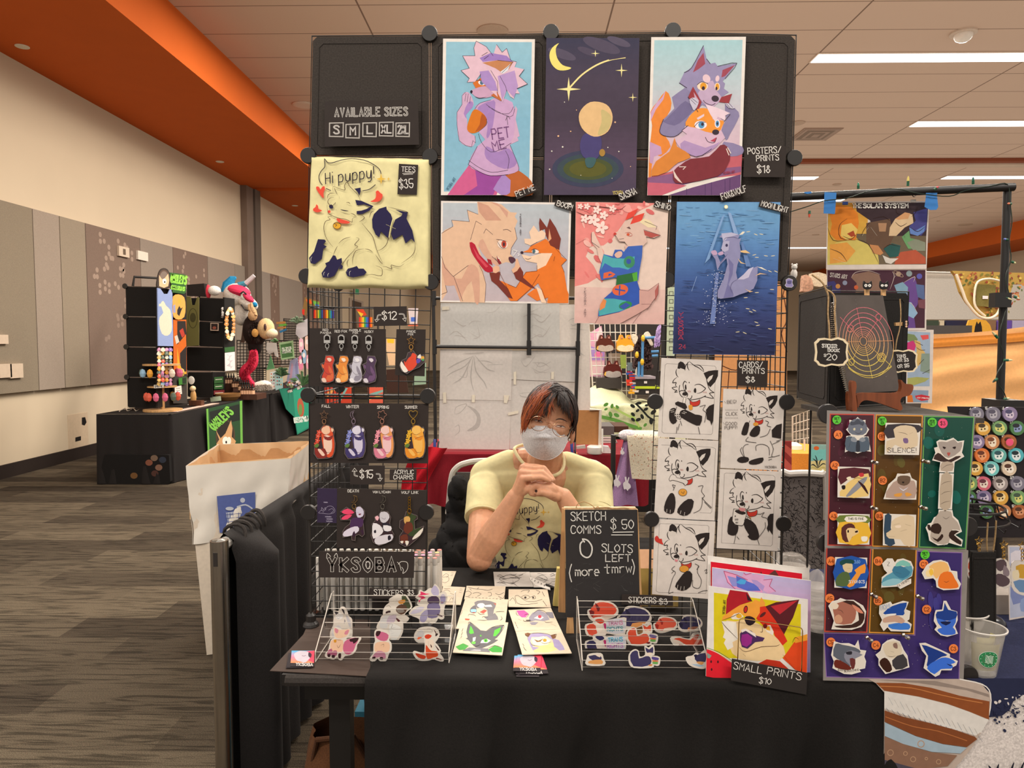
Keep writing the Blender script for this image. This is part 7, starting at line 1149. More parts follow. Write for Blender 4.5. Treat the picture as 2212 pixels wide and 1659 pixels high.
t=thing('paw_clip','wooden clip with a dark paw beside the spiral book','clip');A=Art((0,1.86,0),(0,-1,0),Z16);A.base('c99d6b','1370 605 1460 600 1462 640 1375 642',.008,'w');A.obj('peg',t);A=Art((0,1.852,0),(0,-1,0),Z16);A.base('231f20',cat(pp('1462 600 1480 572 1510 580 1520 610 1510 650 1480 662 1460 640'),2,1),.004);[A.ell('e0b894',1492,y,12,12,n=10)for y in(595,622,648)];A.obj('paw',t)
YF=2.25;fr_=thing('pipe_frame','black pipe frame of the right-hand stall carrying posters and string lights','pipe frame')
m=MB();a=P(1690,426,YF);b=P(2190,404,YF-.02);m.tube([a,b],.0125,'1f1b1a','p',14).obj('top_pipe',fr_,smooth=1)
MB().tube([P(2176,408,YF-.01),P(2160,868,YF-.01),P(2155,1250,YF-.01)],.0115,'1b1817','p',14).obj('upright',fr_,smooth=1);p_=P(2162,640,YF-.02);MB().box((p_.x-.03,p_.y-.02,p_.z-.035),(p_.x+.02,p_.y+.01,p_.z+.01),'1b1817','p').obj('clamp',fr_);MB().box((P(2160,868,YF).x-.045,YF-.07,P(2160,868,YF).z-.03),(P(2160,868,YF).x+.03,YF+.02,P(2160,868,YF).z+.01),'1b1817','p').obj('clamp',fr_)
sl=thing('string_lights','dark wire string of small coloured bulbs wound on the pipe frame','string lights')
W1=[(1700,460),(1745,446),(1780,434),(1830,428),(1880,412),(1935,408),(1985,418),(2050,424),(2085,412),(2140,402),(2176,398),(2182,440),(2186,480),(2180,520),(2184,560),(2172,600),(2180,640),(2170,680),(2158,730),(2170,775),(2152,815),(2170,850),(2175,870)]
MB().tube([P(x,y,YF-.03)for x,y in cat(W1,4)],.0016,'1b2a1e','p',5).obj('wire',sl,smooth=1)
for(x,y,dx,dy,c)in((1854,408,0,-14,'2f8a6a'),(1961,402,1,-22,'e6d070'),(2102,398,0,-16,'2a6a5a'),(1749,456,-1,14,'e0553a'),(2018,410,10,-8,'d0555a'),(2184,440,-8,0,'d97a5a'),(2176,518,-8,-2,'6a7ac0'),(2185,565,10,4,'c9c28a'),(2165,640,22,8,'d9cf9c'),(2155,730,-12,-14,'d9cf9c'),(2168,778,20,0,'d9cf9c'),(2154,818,-10,8,'2a3a2c'),(2168,862,14,-2,'d9cf9c'),(2190,640,12,6,'e3d7b0')):
 a=P(x,y,YF-.035);b=P(x+dx*.5,y+dy*.5,YF-.037);c_=P(x+dx,y+dy,YF-.04);MB().tube([a,b],.004,'1d5a3c','p',8).tube([b,b.lerp(c_,.6),c_],[.0036,.003,.0006],c,'g',8).obj('bulb',sl,smooth=1)
for(q,lab)in(('350 152 462 156 448 350 440 356 395 352 342 350','left'),('1298 116 1410 116 1400 180 1412 290 1395 316 1340 318 1284 290 1296 200','right')):
 A=Art((0,YF-.022,0),(0,-1,0),Z17);A.base('3f7fc4',q,.0006);x_,y_=pp(q)[0];A.ls('2f68a8',4,'%f %f %f %f %f %f'%(x_+20,y_+80,x_+50,y_+100,x_+90,y_+90));A.obj('blue_tape',label='strip of blue painter tape on the black pipe, %s one over the hanging poster'%lab,cat='tape')
A=Art((0,YF-.015,0),(0,-1,0),Z17);A.base('3f7fc4','165 150 225 145 230 162 190 168 160 160',.0006).obj('blue_tape',label='small scrap of blue tape on the pipe near the display rack',cat='tape')
for(x,y)in((545,200),(1180,180)):
 A=Art((0,YF-.01,0),(0,-1,0),Z17);A.tube([A.at(x+22*cos(t),y-20+38*sin(t),.004)for t in[2*pi*i/14 for i in range(14)]],.0012,'3a3634','x',5,closed=1);A.base('2c3f78' if x<600 else '8f8a84',[(x-20,y+40),(x+25,y+40),(x+25,y+68),(x-20,y+68)],.006);A.obj('binder_clip',label='binder clip with wire loop holding the top poster, %s one'%('left' if x<600 else 'right'),cat='clip')
PY=2.27
def pq(q,fn,lab,Y=PY,nm='art_poster',ct='poster',T=Z17):A=Art((0,Y,0),(0,-1,0),T);A.base('dccfc6',q,.0012);fn(A);return A.obj(nm,label=lab,cat=ct)
def p1(A):
 A.grad(['d99a3c','dcae4a','d9c468'],0,0,1,1,10,'384 250 760 250 740 828 376 830');A.fi('6f604c','620 540 1300 540 1298 826 850 826');A.fi('3f2f34','640 250 1320 248 1300 560 1000 560 900 600 760 560 780 420 650 330');A.fi('6b5140','740 440 960 400 1000 560 960 640 1050 700 840 720 740 640');A.fi('d9c46a','640 590 760 640 850 740 860 826 376 830 380 700 460 620');A.fi('e8872e','384 300 470 270 600 290 660 350 670 440 640 600 460 600 400 540 420 450');A.fi('eecb6c','510 460 600 440 660 500 640 560 560 600 500 560');A.fi('b04a2c','560 540 620 510 640 560 600 570');A.fi('e8a24a','400 640 560 620 640 700 560 800 400 820')
 A.fi('e2c39a','960 480 1010 400 1100 340 1170 360 1180 440 1100 480 1020 560 950 560');A.fi('d9a070','1010 400 1100 340 1150 350 1130 400 1040 410');A.fi('4c4a8a','1180 340 1310 300 1300 500 1250 560 1180 520 1140 470 1200 420');A.fi('6a8ac8','1140 480 1200 510 1290 460 1280 520 1220 560 1150 540');A.fi('6fa06a','1070 570 1140 510 1150 580 1240 600 1230 680 1130 680');A.fi('8a8f7a','1120 620 1200 590 1290 620 1290 700 1180 700');A.fi('b5563c','1060 710 1200 690 1290 760 1295 820 1000 826 1020 760');A.fi('2d5a56','900 680 980 630 1060 650 1040 750 960 760');A.fi('d9cfc4','890 740 960 770 1040 770 970 822 920 810');A.fi('c98a58','770 640 850 650 900 720 870 740 800 720');A.fi('b58a68','850 440 930 440 920 520 860 520')
 A.ls('3a2420',5,'640 600 500 580 490 460 560 400|520 560 600 590 650 540|380 480 430 600 560 600|640 590 760 640 860 826|400 680 500 720 560 800|690 560 720 500 780 420|800 400 900 380 960 420|1010 430 1060 470 1120 440|1150 480 1220 520 1290 470|900 680 960 640 1050 660|1100 580 1080 520|1030 250 1020 340 1060 360|1220 280 1200 340 1160 380',tp=1);A.ls('e6dccc',5,'430 770 560 820|480 760 540 790|700 560 760 480|780 480 840 560|1000 540 950 560',tp=1)
 A.txt('e9e2d8',9,'THE',612,298,38,0,82);A.txt('f1ebe2',11,'SOLAR SYSTEM',710,298,38,0,418)
pq('378 238 1328 236 1303 868 366 872',p1,'bright poster of crowded orange and dark figures headed THE SOLAR SYSTEM')
def p2(A):
 A.fi('4a2a38','376 880 1292 878 1285 1420 380 1420');A.fi('3f3a70','376 990 440 980 500 1060 500 1090 376 1090');A.fi('8a6a5a','610 920 760 890 860 920 880 990 940 1070 640 1090 650 1000 600 950');A.fi('6a4a8c','1080 1000 1190 940 1230 1060 1220 1200 1180 1260 1200 1420 1080 1420 1080 1200');A.fi('7fa0b4','1000 1020 1080 990 1130 1040 1120 1130 1040 1120');A.fi('8fb0cc','1060 1170 1160 1180 1220 1280 1180 1330 1100 1290');A.fi('5a6a94','1200 1010 1280 1020 1285 1160 1220 1130');A.fi('7a4a54','1220 1160 1290 1150 1290 1240 1230 1230')
 for(x,y,r,c)in((475,1030,22,'c98a4a'),(540,998,22,'8a8fa4'),(645,1040,20,'c9603c'),(1040,915,24,'a58a74'),(1140,912,28,'8a9a9c'),(1235,937,26,'5c5aa8')):A.ell(c,x,y,r)
 A.ell('a58a74',1040,915,50,16,30,w=5);A.txt('e0d6cc',5,'STARS ART',400,940,36,8,160);A.ls('e0cfc4',4,'600 950 640 900 760 885 870 920|960 1060 1000 940 980 890|1000 950 1040 900|1080 1000 1190 940 1180 990|1060 1180 1160 1190 1215 1280',tp=1)
pq('370 872 1303 870 1300 1440 380 1440',p2,'dark purple poster with small planets and blue wings below the bright one',PY+.003)
def p3(A):
 A.fi('9fb0c4','0 140 195 150 190 610 0 610');A.fi('7a8a5c','0 160 60 170 90 210 60 240 0 220');A.fi('c93a78','-10 240 50 220 75 260 60 310 0 330');A.fi('e05a58','110 175 180 170 182 205 130 215');A.fi('d6b06a','60 215 110 230 120 290 150 320 150 380 110 420 90 440 70 380 80 300');A.fi('8a9a8c','120 330 190 330 190 500 110 480');A.fi('a8a860','0 540 80 530 190 540 150 570 60 600 0 600');A.ls('3a3028',4,'80 280 110 300 150 300|70 230 130 260|100 420 140 380|130 500 190 470')
 A.fi('8a9cb0','0 640 180 645 175 745 0 745');A.fi('c9303c','65 690 120 680 190 695 180 725 120 735 75 715');A.txt('f0d8d4',3,'ART PRINTS',80,712,10,3,100);A.fi('d9762e','0 680 40 685 50 745 0 745')
pq('-20 125 225 128 210 755 -20 755',p3,'poster of a muscular yellow-green figure with pink hair, right of the spiral book',PY+.004,T=Z18)
A=Art((0,1.97,0),(0,-1,0),Z18);A.base('262022','350 782 1150 790 1150 1900 500 1900',.006);rr=random.Random(12)
A.obj('button_board',label='black board of numbered round buttons at the right edge of the photo',cat='display board')
n_b=0
PAL=[['7f7a88','b5b0b8','5a5564'],['8a7a9a','cfc0d0','4f4a6a'],['d9a24a','f0d49a','4a3a2a'],['7aa06a','d9d47a','4a5a4a'],['4f7a4c','8a9ac0','2c2c34'],['c98a5c','efe0c8','7a4a34'],['a8623c','d9946a','5a3a2c'],['d9763c','e8a070','6a3a2a'],['6ab0a8','e6ece6','3a5a60'],['58b0b8','e0e6e6','2a3438'],['7ac4c0','f0f0ea','4a6a70'],['d9c3aa','f0e4d4','5a3f34'],['d06a7a','e9d9c8','6a3a44'],['a09490','d9cfc8','5a504c']]
CN=['grey-lilac','violet-grey','golden','yellow-green','dark green','tan','brown','orange','pale teal','bright teal','white and teal','cream','rosy','dusky grey']
ORD=['top','second','third','fourth','fifth','sixth','lowest']
def btn(x,y,r,num,i):
 global n_b;c=PAL[i%len(PAL)];q=random.Random(i*7+1);A=Art((0,1.963,0),(0,-1,0),Z18,k='g');ps=[(x+r*cos(t),y+r*sin(t))for t in[2*pi*j/22 for j in range(22)]];A.base(c[0],ps,.006);
 A.fi(c[1],[(x+r*.6*cos(t+.3)*q.uniform(.8,1.2),y+r*.6*sin(t+.3)*q.uniform(.8,1.2))for t in[2*pi*j/9 for j in range(9)]],2);A.fi(c[2],[(x+r*.5*cos(t)-r*.2,y-r*.35+r*.3*sin(t))for t in[2*pi*j/7 for j in range(7)]],2);A.ell(c[2],x+r*.2,y+r*.1,r*.12);A.ell(c[2],x-r*.25,y+r*.15,r*.12)
 A.l+=1;A.obj('round_button',label='%s round art button, %s in the %s row of the black board'%(CN[i%14],'half hidden leftmost' if not num else 'left' if x<700 else 'middle' if x<830 else 'right',ORD[min(6,int((y-790)/120))]),cat='button',group='numbered round buttons')
B_n=[(735,848,62,'5'),(878,848,62,'6'),(648,967,62,'10'),(790,967,62,'11'),(940,967,62,'12'),(725,1085,62,'17'),(870,1085,63,'18'),(640,1200,62,'22'),(785,1200,62,'23'),(932,1200,62,'24'),(722,1312,62,'29'),(870,1312,62,'30'),(655,1440,60,'35'),(797,1440,62,'36'),(945,1440,62,'37'),(657,1560,62,'42'),(800,1560,62,'43'),(948,1560,62,'44'),(680,1680,60,'49'),(825,1680,60,'50'),(960,1680,60,'51')]
A=Art((0,1.968,0),(0,-1,0),Z18);A.l=30
for(x,y,r,n1)in B_n:A.txt('d9d4cc',6,n1,x-r-8,y-r+20,20,0,12*len(n1)+2)
A.txt('d9d4cc',6,'4',528,812,18,0,12);nb_=bpy.data.objects['button_board'];A.obj('printed_numbers',nb_)
for i,(x,y,r,n1)in enumerate(B_n):btn(x,y,r,n1,i)
for i,(x,y)in enumerate(((595,848),(600,1085),(585,1312),(540,1440),(530,1560))):btn(x,y,60,'',14+i)
A=Art((0,1.958,0),(0,-1,0),Z18);A.ell('e8577c',873,1087,32);A.obj('price_dot',label='bright pink dot stuck on the button beside number 18',cat='sticker')
TS=(2050,1040,.27740);sp_=thing('charm_spinner','black round wire rack of charms at the right edge of the photo','charm rack');cx_=V((1.13,1.86,0))
m=MB()
for(z,r)in((1.075,.115),(1.045,.125)):m.tube([cx_+V((r*cos(t),r*sin(t),z))for t in[2*pi*i/30 for i in range(30)]],.003,'1b1817','p',6,closed=1)
for i in range(10):t_=2*pi*i/10;m.tube([cx_+V((.115*cos(t_),.115*sin(t_),1.075)),cx_+V((.125*cos(t_),.125*sin(t_),1.045))],.002,'1b1817','p',5).tube([cx_+V((.125*cos(t_),.125*sin(t_),1.045)),cx_+V((.145*cos(t_),.145*sin(t_),1.035)),cx_+V((.148*cos(t_),.148*sin(t_),1.045))],.0015,'1b1817','p',5)
m.tube([cx_+V((0,0,.75)),cx_+V((0,0,1.09))],.008,'1b1817','p',10).tube([cx_+V((-.115,0,1.075)),cx_+V((.115,0,1.075))],.003,'1b1817','p',6);m.obj('wire_ring',sp_,smooth=1);MB().lathe([(.09,0),(.09,.01),(.02,.014)],cx_+V((0,0,.746)),'1b1817','p',24).obj('base',sp_,smooth=1);MB().box((1.05,1.92,.80),(1.24,1.93,1.04),'151212','p').obj('backing_card',sp_)
def rc(T,x,y,out,fills,lab,Y=1.74):
 t=thing('keyring_charm',lab,'charm','charms on the wire spinner');A=Art((0,Y,0),(0,-1,0),T);
 for i in range(3):A.tube([A.at(x+10*cos(q),y+i*28+16*sin(q),.003)for q in[pi*j/4 for j in range(8)]],.0011,'d3a54a','x',5,closed=1)
 A.tube([A.at(x+(34 if j%2==0 else 14)*sin(j*pi/5),y-40-(34 if j%2==0 else 14)*cos(j*pi/5),.003)for j in range(10)],.0011,'d3a54a','x',5,closed=1);A.obj('clasp',t,smooth=1)
 A=Art((0,Y,0),(0,-1,0),T,k='g');A.sticker(out,'d9cfc6',7,.003,1,rim='c9bfb6');[A.fi(c,f,2)for c,f in fills];A.obj('acrylic_cutout',t)
rc(TS,228,500,'180 575 230 570 265 610 275 680 260 770 205 795 150 740 142 640',[('c2482a','185 580 230 575 262 620 268 690 230 720 160 700 150 640'),('8a3a28','160 700 230 720 262 700 255 765 205 785 155 735'),('e07a4a','190 610 220 600 230 640 200 650')],'red translucent charm on a gold star clasp, left on the spinner')
rc(TS,420,530,'365 610 420 600 460 630 480 700 480 800 440 830 400 815 360 825 345 740 360 690 350 640',[('5a4a50','370 620 430 610 450 660 400 700 365 670'),('8a7a80','430 650 470 700 460 740 420 720'),('5a4a50','360 730 410 720 470 760 465 800 420 820 370 800')],'dusky purple-grey charm on a gold star clasp, middle of the spinner')
rc(TS,565,540,'490 640 570 620 620 660 620 860 560 880 490 820',[('c99a3c','520 660 600 650 610 740 540 750'),('e3d4b4','495 700 540 690 545 760 500 760'),('6a8ab0','500 780 600 770 610 850 550 860')],'yellow and blue charm cut by the right edge of the photo')
A=Art((0,1.72,0),(0,-1,0),TS);A.tube([A.at(x,y,.001)for x,y in cat([(365,305),(355,450),(330,620),(300,830)],4)],.002,'a98a60','u',6).tube([A.at(x,y,.001)for x,y in cat([(300,320),(292,480),(305,640),(300,830)],4)],.002,'a98a60','u',6).obj('twine',label='long brown twine hanging from the charm spinner',cat='twine')
A=Art((0,1.715,0),(0,-1,0),TS);A.base('c9a878','275 865 330 810 342 850 325 985 262 1048 250 1000 262 940',.003);A.fi('2a2422','280 872 322 830 330 860 315 975 270 1025 262 995 272 940');A.txt('cfc8be',4,'CHARMS',285,905,15,-35,48);A.txt('cfc8be',4,'$12',290,950,22,-20,30);A.obj('hanging_tag',label='narrow chalk tag on long twine under the charm spinner',cat='sign')
pq('460 500 640 500 640 1050 470 1080',lambda A:(A.fi('b8bcd0','470 510 640 510 640 1040 475 1065'),[A.fi(c,f,2)for c,f in(('e0d8e0','480 560 560 540 600 620 500 680'),('7f8ab8','480 820 540 800 600 900 500 960'),('e6e0e4','520 700 620 720 610 800 530 790'),('8fa0c8','560 920 630 900 630 1000 560 1010'))]),'shiny pale sticker sheet behind the charms at the right edge',1.90,'sticker_sheet','sticker sheet',TS)
A=Art((0,1.66,0),(0,-1,0),TS);A.base('d9d2c8','130 720 160 760 165 1280 118 1430 118 1100',.004).obj('paper_pad',label='narrow white paper pad edge right of the lower sticker board',cat='paper')
def cup(c0,r0,r1,h,lab):
 t=thing('plastic_cup',lab,'cup');MB().lathe([(r0*.96,.001),(r0,.003),(r1,h-.004),(r1+.004,h-.003),(r1+.004,h),(r1,h),(r0-.001,.006),(.001,.005)],c0,'fff','t',32).obj('cup_body',t,smooth=1);MB().tube([c0+V(((r1+.003)*cos(a_),(r1+.003)*sin(a_),h))for a_ in[2*pi*i/36 for i in range(36)]],.0018,'cfc8c0','g',6,closed=1).obj('rim',t,smooth=1);return t
c0=G(2148,1476,.746);c0.y+=.05;cp1=cup(c0,.032,.046,.108,'front clear cup holding folded bank notes, with a green round logo');cup(c0+V((.012,.09,0)),.034,.050,.112,'rear clear cup behind the one with the bank notes')
m=MB();m.grid(lambda u,v:c0+V(((.030+.006*v)*cos(-2.7+2.3*u),(.030+.006*v)*sin(-2.7+2.3*u),.018+.062*v)),20,8,'a8a070','m').grid(lambda u,v:c0+V(((.020+.01*v)*cos(-2.3+2.8*u),(.014+.006*v)*sin(-2.3+2.8*u),.03+.06*v)),14,6,'b3ab7c','m').obj('bank_note',smooth=1,label='folded green-grey bank note curled inside the front clear cup',cat='bank note')
gl=MB()
def onc(a_,z,e=.0012):rr_=.032+(.046-.032)*(z/.108)+e;return c0+V((rr_*cos(a_),rr_*sin(a_),z))
def disc_c(a0_,z0,r,c,e,hole=0):
 n=28;pts=[(a0_+r*cos(2*pi*i/n)/.038,z0+r*sin(2*pi*i/n))for i in range(n)];q=[(a0_+hole*cos(2*pi*i/n)/.038,z0+hole*sin(2*pi*i/n))for i in range(n)]
 gl.add([onc(*p,e)for p in pts]+[onc(*p,e)for p in q],[(i,(i+1)%n,n+(i+1)%n,n+i)for i in range(n)],c)
disc_c(-1.72,.048,.019,'2f8a55',.0010,.0125);disc_c(-1.72,.048,.0200,'d9e0d4',.0008,.0188);disc_c(-1.72,.048,.0115,'2f8a55',.0010,.001)
for i in range(7):z=.040+i*.0028;gl.tube([onc(-1.72+(-.20+.4*j/8),z+.0014*sin(j*1.6+i),.0014)for j in range(9)],.0005,'dfe8dc','m',4)
for i in range(12):a_=2*pi*i/12;gl.ball(onc(-1.72+.0157*cos(a_)/.038,.048+.0157*sin(a_),.0014),.0009,'dfe8dc','m',5)
gl.obj('round_logo',cp1)
MB().ball(V((1.20,1.80,.775)),(.04,.03,.028),'16131a','g',16).obj('dark_glasses',smooth=1,label='glossy dark rounded object behind the front clear cup',cat='trinket')
MB().box((1.16,1.95,.745),(1.40,2.10,.80),'8f8780','m',Matrix.Rotation(R(0),4,'Z')).obj('grey_box',label='grey box lid on the navy cloth at the right edge',cat='box')
for i in range(5):a=P(1762,1400-i*22,1.80);MB().lathe([(.03,0),(.036,.012),(.034,.018),(.02,.02)],V((a.x+.005,1.80,TZ+.02+i*.024)),'fff','t',16).obj('clear_cap',smooth=1,label='clear plastic lid in a stack left of the sticker board, %s from the table'%['first','second','third','fourth','fifth'][i],cat='lid',group='stacked clear lids')
# -- stall behind the person --
Z25=(930,640,.28937);ZB=(1260,690,.16273);YB=4.85
def flat(T,Y,c,q,lab=None,ct=None,nm='sheet',th=.003,k='m',fn=None,par=None,group=None,bl=0):
 A=Art((0,Y,0),(0,-1,0),T,k=k,dl=.00012);A.base(c,q,th,k);A.l=bl
 if fn:fn(A)
 return A.obj(nm,par,label=lab,cat=ct,group=group)
def bx(T,x0,y0,x1,y1,Y,d,c,nm,lab=None,ct=None,k='m',par=None,group=None):
 a=P(T[0]+x0*T[2],T[1]+y1*T[2],Y);b=P(T[0]+x1*T[2],T[1]+y0*T[2],Y);return MB().box((a.x,Y,a.z),(b.x,Y+d,b.z),c,k).obj(nm,par,label=lab,cat=ct,group=group)
def tb_(T,Y,pts,r,c,nm,lab=None,ct=None,k='p',par=None,n=8,sm=1):
 A=Art((0,Y,0),(0,-1,0),T);q=pp(pts);q=cat(q,4)if sm and len(q)>2 else q;A.tube([A.at(x,y)for x,y in q],r,c,k,n);return A.obj(nm,par,smooth=1,label=lab,cat=ct)
pf=thing('pipe_frame','black plastic pipe frame covered with pale sheets behind the person','pipe frame')
for(q)in('20 10 38 1090','735 20 733 380','1112 20 1075 1090'):tb_(Z25,YB,q,.012,'1a1716','pipe',par=pf,n=12)
tb_(Z25,YB,'28 375 1105 388',.011,'1a1716','pipe',par=pf,n=12);tb_(Z25,YB,'10 15 1115 15',.011,'1a1716','pipe',par=pf,n=12)
for(x,y)in((30,378),(735,385),(1100,390),(25,15)):p_=P(930+x*.28937,640+y*.28937,YB);MB().tube([p_-V((0,0,.05)),p_+V((0,0,.05))],.016,'1a1716','p',12).obj('pipe_joint',pf,smooth=1)
GH='b9b1ab'
def gho(seed,x0,y0,x1,y1,n=7):
 def f(A):
  q=random.Random(seed)
  for i in range(n):x=q.uniform(x0+40,x1-120);y=q.uniform(y0+40,y1-40);A.line(GH,q.uniform(3,8),[(x,y),(x+q.uniform(20,80),y+q.uniform(-50,50)),(x+q.uniform(60,140),y+q.uniform(-60,60))],tp=1)
 return f
def tent(A):gho(3,90,400,590,760,3)(A);A.ls(GH,8,'320 440 260 520 160 570 120 600|320 450 300 600 320 700|325 450 340 560 400 640 420 690|330 440 420 540 480 560|310 450 200 500 130 540|300 470 240 600 170 650|240 430 330 425 400 420',tp=1)
def moon(A):A.fi(GH,'270 815 330 840 370 890 370 960 330 1000 270 1005 330 960 345 900 310 850',3);A.ls(GH,6,'180 880 190 830 250 805 270 812 220 870 180 880|180 980 210 960 215 1010 180 1040',tp=1)
S_='d6cdc6'
for(q,fn,lab,Y,c)in(('75 50 618 52 612 392 72 372',gho(1,90,60,600,370),'pale back of a taped poster, upper left on the pipe frame',YB+.03,'c9c5c0'),('72 395 612 400 600 778 68 772',tent,'pale back of a poster with a faint branching drawing, middle left',YB+.025,S_),('68 776 600 780 588 1145 62 1138',moon,'pale back of a poster with a faint crescent drawing, lower left',YB+.028,S_),('612 50 962 55 965 392 612 380',gho(5,620,60,940,380),'pale back of a taped poster, upper middle on the pipe frame',YB+.029,'c9c5bf'),('610 405 1090 400 1080 640 606 620',gho(6,620,420,940,600),'pale back of a poster behind the hair, middle of the pipe frame',YB+.024,'cdc6bf'),('604 560 960 600 960 1140 590 1140',gho(8,610,620,900,1000,4),'pale poster back lowest in the middle of the pipe frame',YB+.03,'d3cbc4'),('960 60 1185 62 1195 970 960 965',gho(9,970,80,1170,940),'long pale sheet hanging down the right side of the pipe frame',YB+.032,'d9cec4')):
 flat(Z25,Y,c,q,lab,'poster','hanging_sheet',fn=fn,group='pale poster backs on the pipe frame')
TP='e3d8c4'
for i,(q,w_)in enumerate((('85 78 138 75 140 100 85 103','at the top left corner of the upper left sheet'),('92 718 115 716 118 795 95 796','leftmost on the seam of the lower left sheets'),('310 738 333 736 330 792 308 792','middle one on the seam of the lower left sheets'),('548 738 588 740 570 800 548 795','rightmost on the seam of the lower left sheets'),('620 568 640 560 638 660 620 658','on the middle seam left of the hair'),('902 565 922 563 920 620 900 618','on the middle seam above the hair'),('578 870 655 852 655 875 580 890','slanting just left of the hair'))):
 flat(Z25,YB+.018,TP,q,'bit of masking tape '+w_,'tape','masking_tape',.001)
rt=thing('back_table','table under a dark red cloth behind the person','table');a=P(935,978,YB);b=P(1322,978,YB)
def rcl(u,v):return V((a.x-.06+(b.x-a.x+.3)*u,YB-.10-.02*sin(u*60+sin(u*19)*2)*v-.012*sin(u*23)*v,.745-v*(.33+.03*sin(u*9))))
m=MB().grid(rcl,110,10,'7c1420','f');m.box((a.x-.06,YB-.10,.735),(b.x+.24,YB+.65,.746),'7c1420','f');m.obj('red_cloth',rt,smooth=1,sh=50)
for x in(P(960,1100,YB).x,b.x+.1):
 for y in(YB,YB+.5):MB().box((x-.022,y,0),(x+.022,y+.04,.72),'191514','p').obj('leg',rt)
m=MB().grid(lambda u,v:V((a.x-.10-.10*sin(v*2)+.22*u*(1-v*.75),YB-.16-.03*sin(u*9+v*6),.80-v*(.42+.16*u))),12,12,'b01624','f');m.obj('red_cloth_corner',smooth=1,sh=180,label='bright red cloth corner hanging off the left end of the red table',cat='cloth')
def cl(x,y,lab):
 t=thing('spring_clamp',lab,'clamp');p=P(x,y,YB-.06);MB().tube([p+V((-.012,0,.035)),p+V((-.01,-.02,-.02)),p+V((.0,-.02,-.09))],.010,'27357c','p',8).obj('jaw',t,smooth=1);MB().tube([p+V((.014,0,.02)),p+V((.010,-.03,-.03)),p+V((.016,-.03,-.06))],.006,'1b1a20','p',8).obj('handle',t,smooth=1);MB().ball(p+V((.022,-.03,-.05)),.006,'d98a3c','p',8).obj('orange_tip',t)
cl(943,960,'blue spring clamp at the left foot of the pipe frame');cl(1238,962,'blue spring clamp at the right foot of the pipe frame, beside the ear')
for(q,c,lab)in(('1090 1120 1155 1112 1160 1135 1090 1140','b9ada2','small stack of pale cards on the red table beside the clamp'),('1272 1115 1330 1120 1360 1172 1272 1170','d8c9c6','flat pale prints on the red table right of the white roll')):flat(Z25,YB-.08,c,q,lab,'prints','print_stack',.03)
p_=P(1285,974,YB-.06);MB().lathe([(.05,0),(.055,.01),(.055,.045),(.04,.055)],(p_.x,p_.y,.747),'d9cfc6','p',16).obj('tape_roll',smooth=1,label='round white roll standing on the red table right of the clamp',cat='roll')
cb=thing('cork_board','brown cork board with pale frame leaning on the red table, right of the head','board');flat(Z25,YB-.04,'b07a4a','1098 850 1262 852 1258 1110 1085 1105',nm='cork_panel',par=cb);tb_(Z25,YB-.05,'1188 845 1268 848 1262 1130',.010,'cfc2b4','frame_edge',par=cb,sm=0);tb_(Z25,YB-.10,'1283 990 1282 1160',.006,'e6e0d6','cable','thin white cord standing on the red table right of the cork board','cord')
Yk=3.7;bc=thing('back_chair','dark chair behind the person carrying the lilac and floral blankets','chair');pa=P(1325,940,Yk+.06);pb=P(1450,935,Yk+.06)
MB().tube([V((pa.x,Yk+.06,0)),V((pa.x,Yk+.06,pa.z)),V((pb.x,Yk+.06,pb.z)),V((pb.x,Yk+.06,0))],.014,'2b2826','p',8).obj('back_frame',bc);MB().box((pa.x,Yk-.40,.42),(pb.x,Yk+.04,.46),'1d1b1a','f').obj('seat',bc)
for x in(pa.x+.02,pb.x-.02):MB().tube([(x,Yk-.38,0),(x,Yk-.36,.42)],.012,'2b2826','p',8).obj('leg',bc)
def blk(c0_,c1_,x0,x1,x0b,x1b,y0,y1,Y,c,fr):
 def f(u,v):
  xx=(x0+(x1-x0)*u)*(1-v)+(x0b+(x1b-x0b)*u)*v;p=P(xx,y0+(y1-y0)*v,Y);p.y+=.016*sin(u*fr+v*2)*min(1,.3+v)+(.05*(1-min(1,v*9))**2);return p
 return MB().grid(f,30,20,c,'f')
o=blk(0,0,1350,1362,1318,1378,936,1092,Yk-.02,'a37fa8',9).obj('lilac_blanket',smooth=1,sh=180,label='lilac blanket with white rabbits hanging over the back chair',cat='blanket')
A=Art((0,Yk-.045,0),(0,-1,0),Z25,dl=.0002)
for(x,y,s_)in((1390,1385,1),(1462,1405,1.1),(1430,1160,.6)):
 g=lambda q:[(x+a_*s_,y+b_*s_)for a_,b_ in pp(q)];A.fi('e3d9dc',g('-20 20 -22 -10 -8 -22 -12 -48 0 -52 4 -24 14 -50 20 -44 12 -14 26 0 30 20 14 34 8 44 -2 30 -14 34'),2)
A.obj('rabbit_pattern',o)
MB().ball(P(1356,940,Yk-.02),(.05,.035,.03),'d9cdd0','u',14).obj('fleece_roll',smooth=1,label='pale fleece bundle on top of the lilac blanket',cat='blanket')
o=blk(0,0,1353,1448,1366,1446,932,1035,Yk-.06,'ddd0b8',6).obj('floral_throw',smooth=1,sh=180,label='cream throw with small red flowers over the back chair',cat='blanket');rr=random.Random(5);A=Art((0,Yk-.085,0),(0,-1,0),(0,0,1),dl=.0001)
for i in range(110):v=rr.random();A.ell(rr.choice(['a8443c','b9755a','7a6a4a','c9926a']),rr.uniform(1358+9*v,1444),936+v*92,rr.uniform(.6,2.2),rr.uniform(.5,1.4),rr.uniform(0,180),n=6)
A.obj('flower_pattern',o)
YG=6.2;gt=thing('leaf_cloth_table','table heaped under a pale green leaf-print cloth in the background','table')
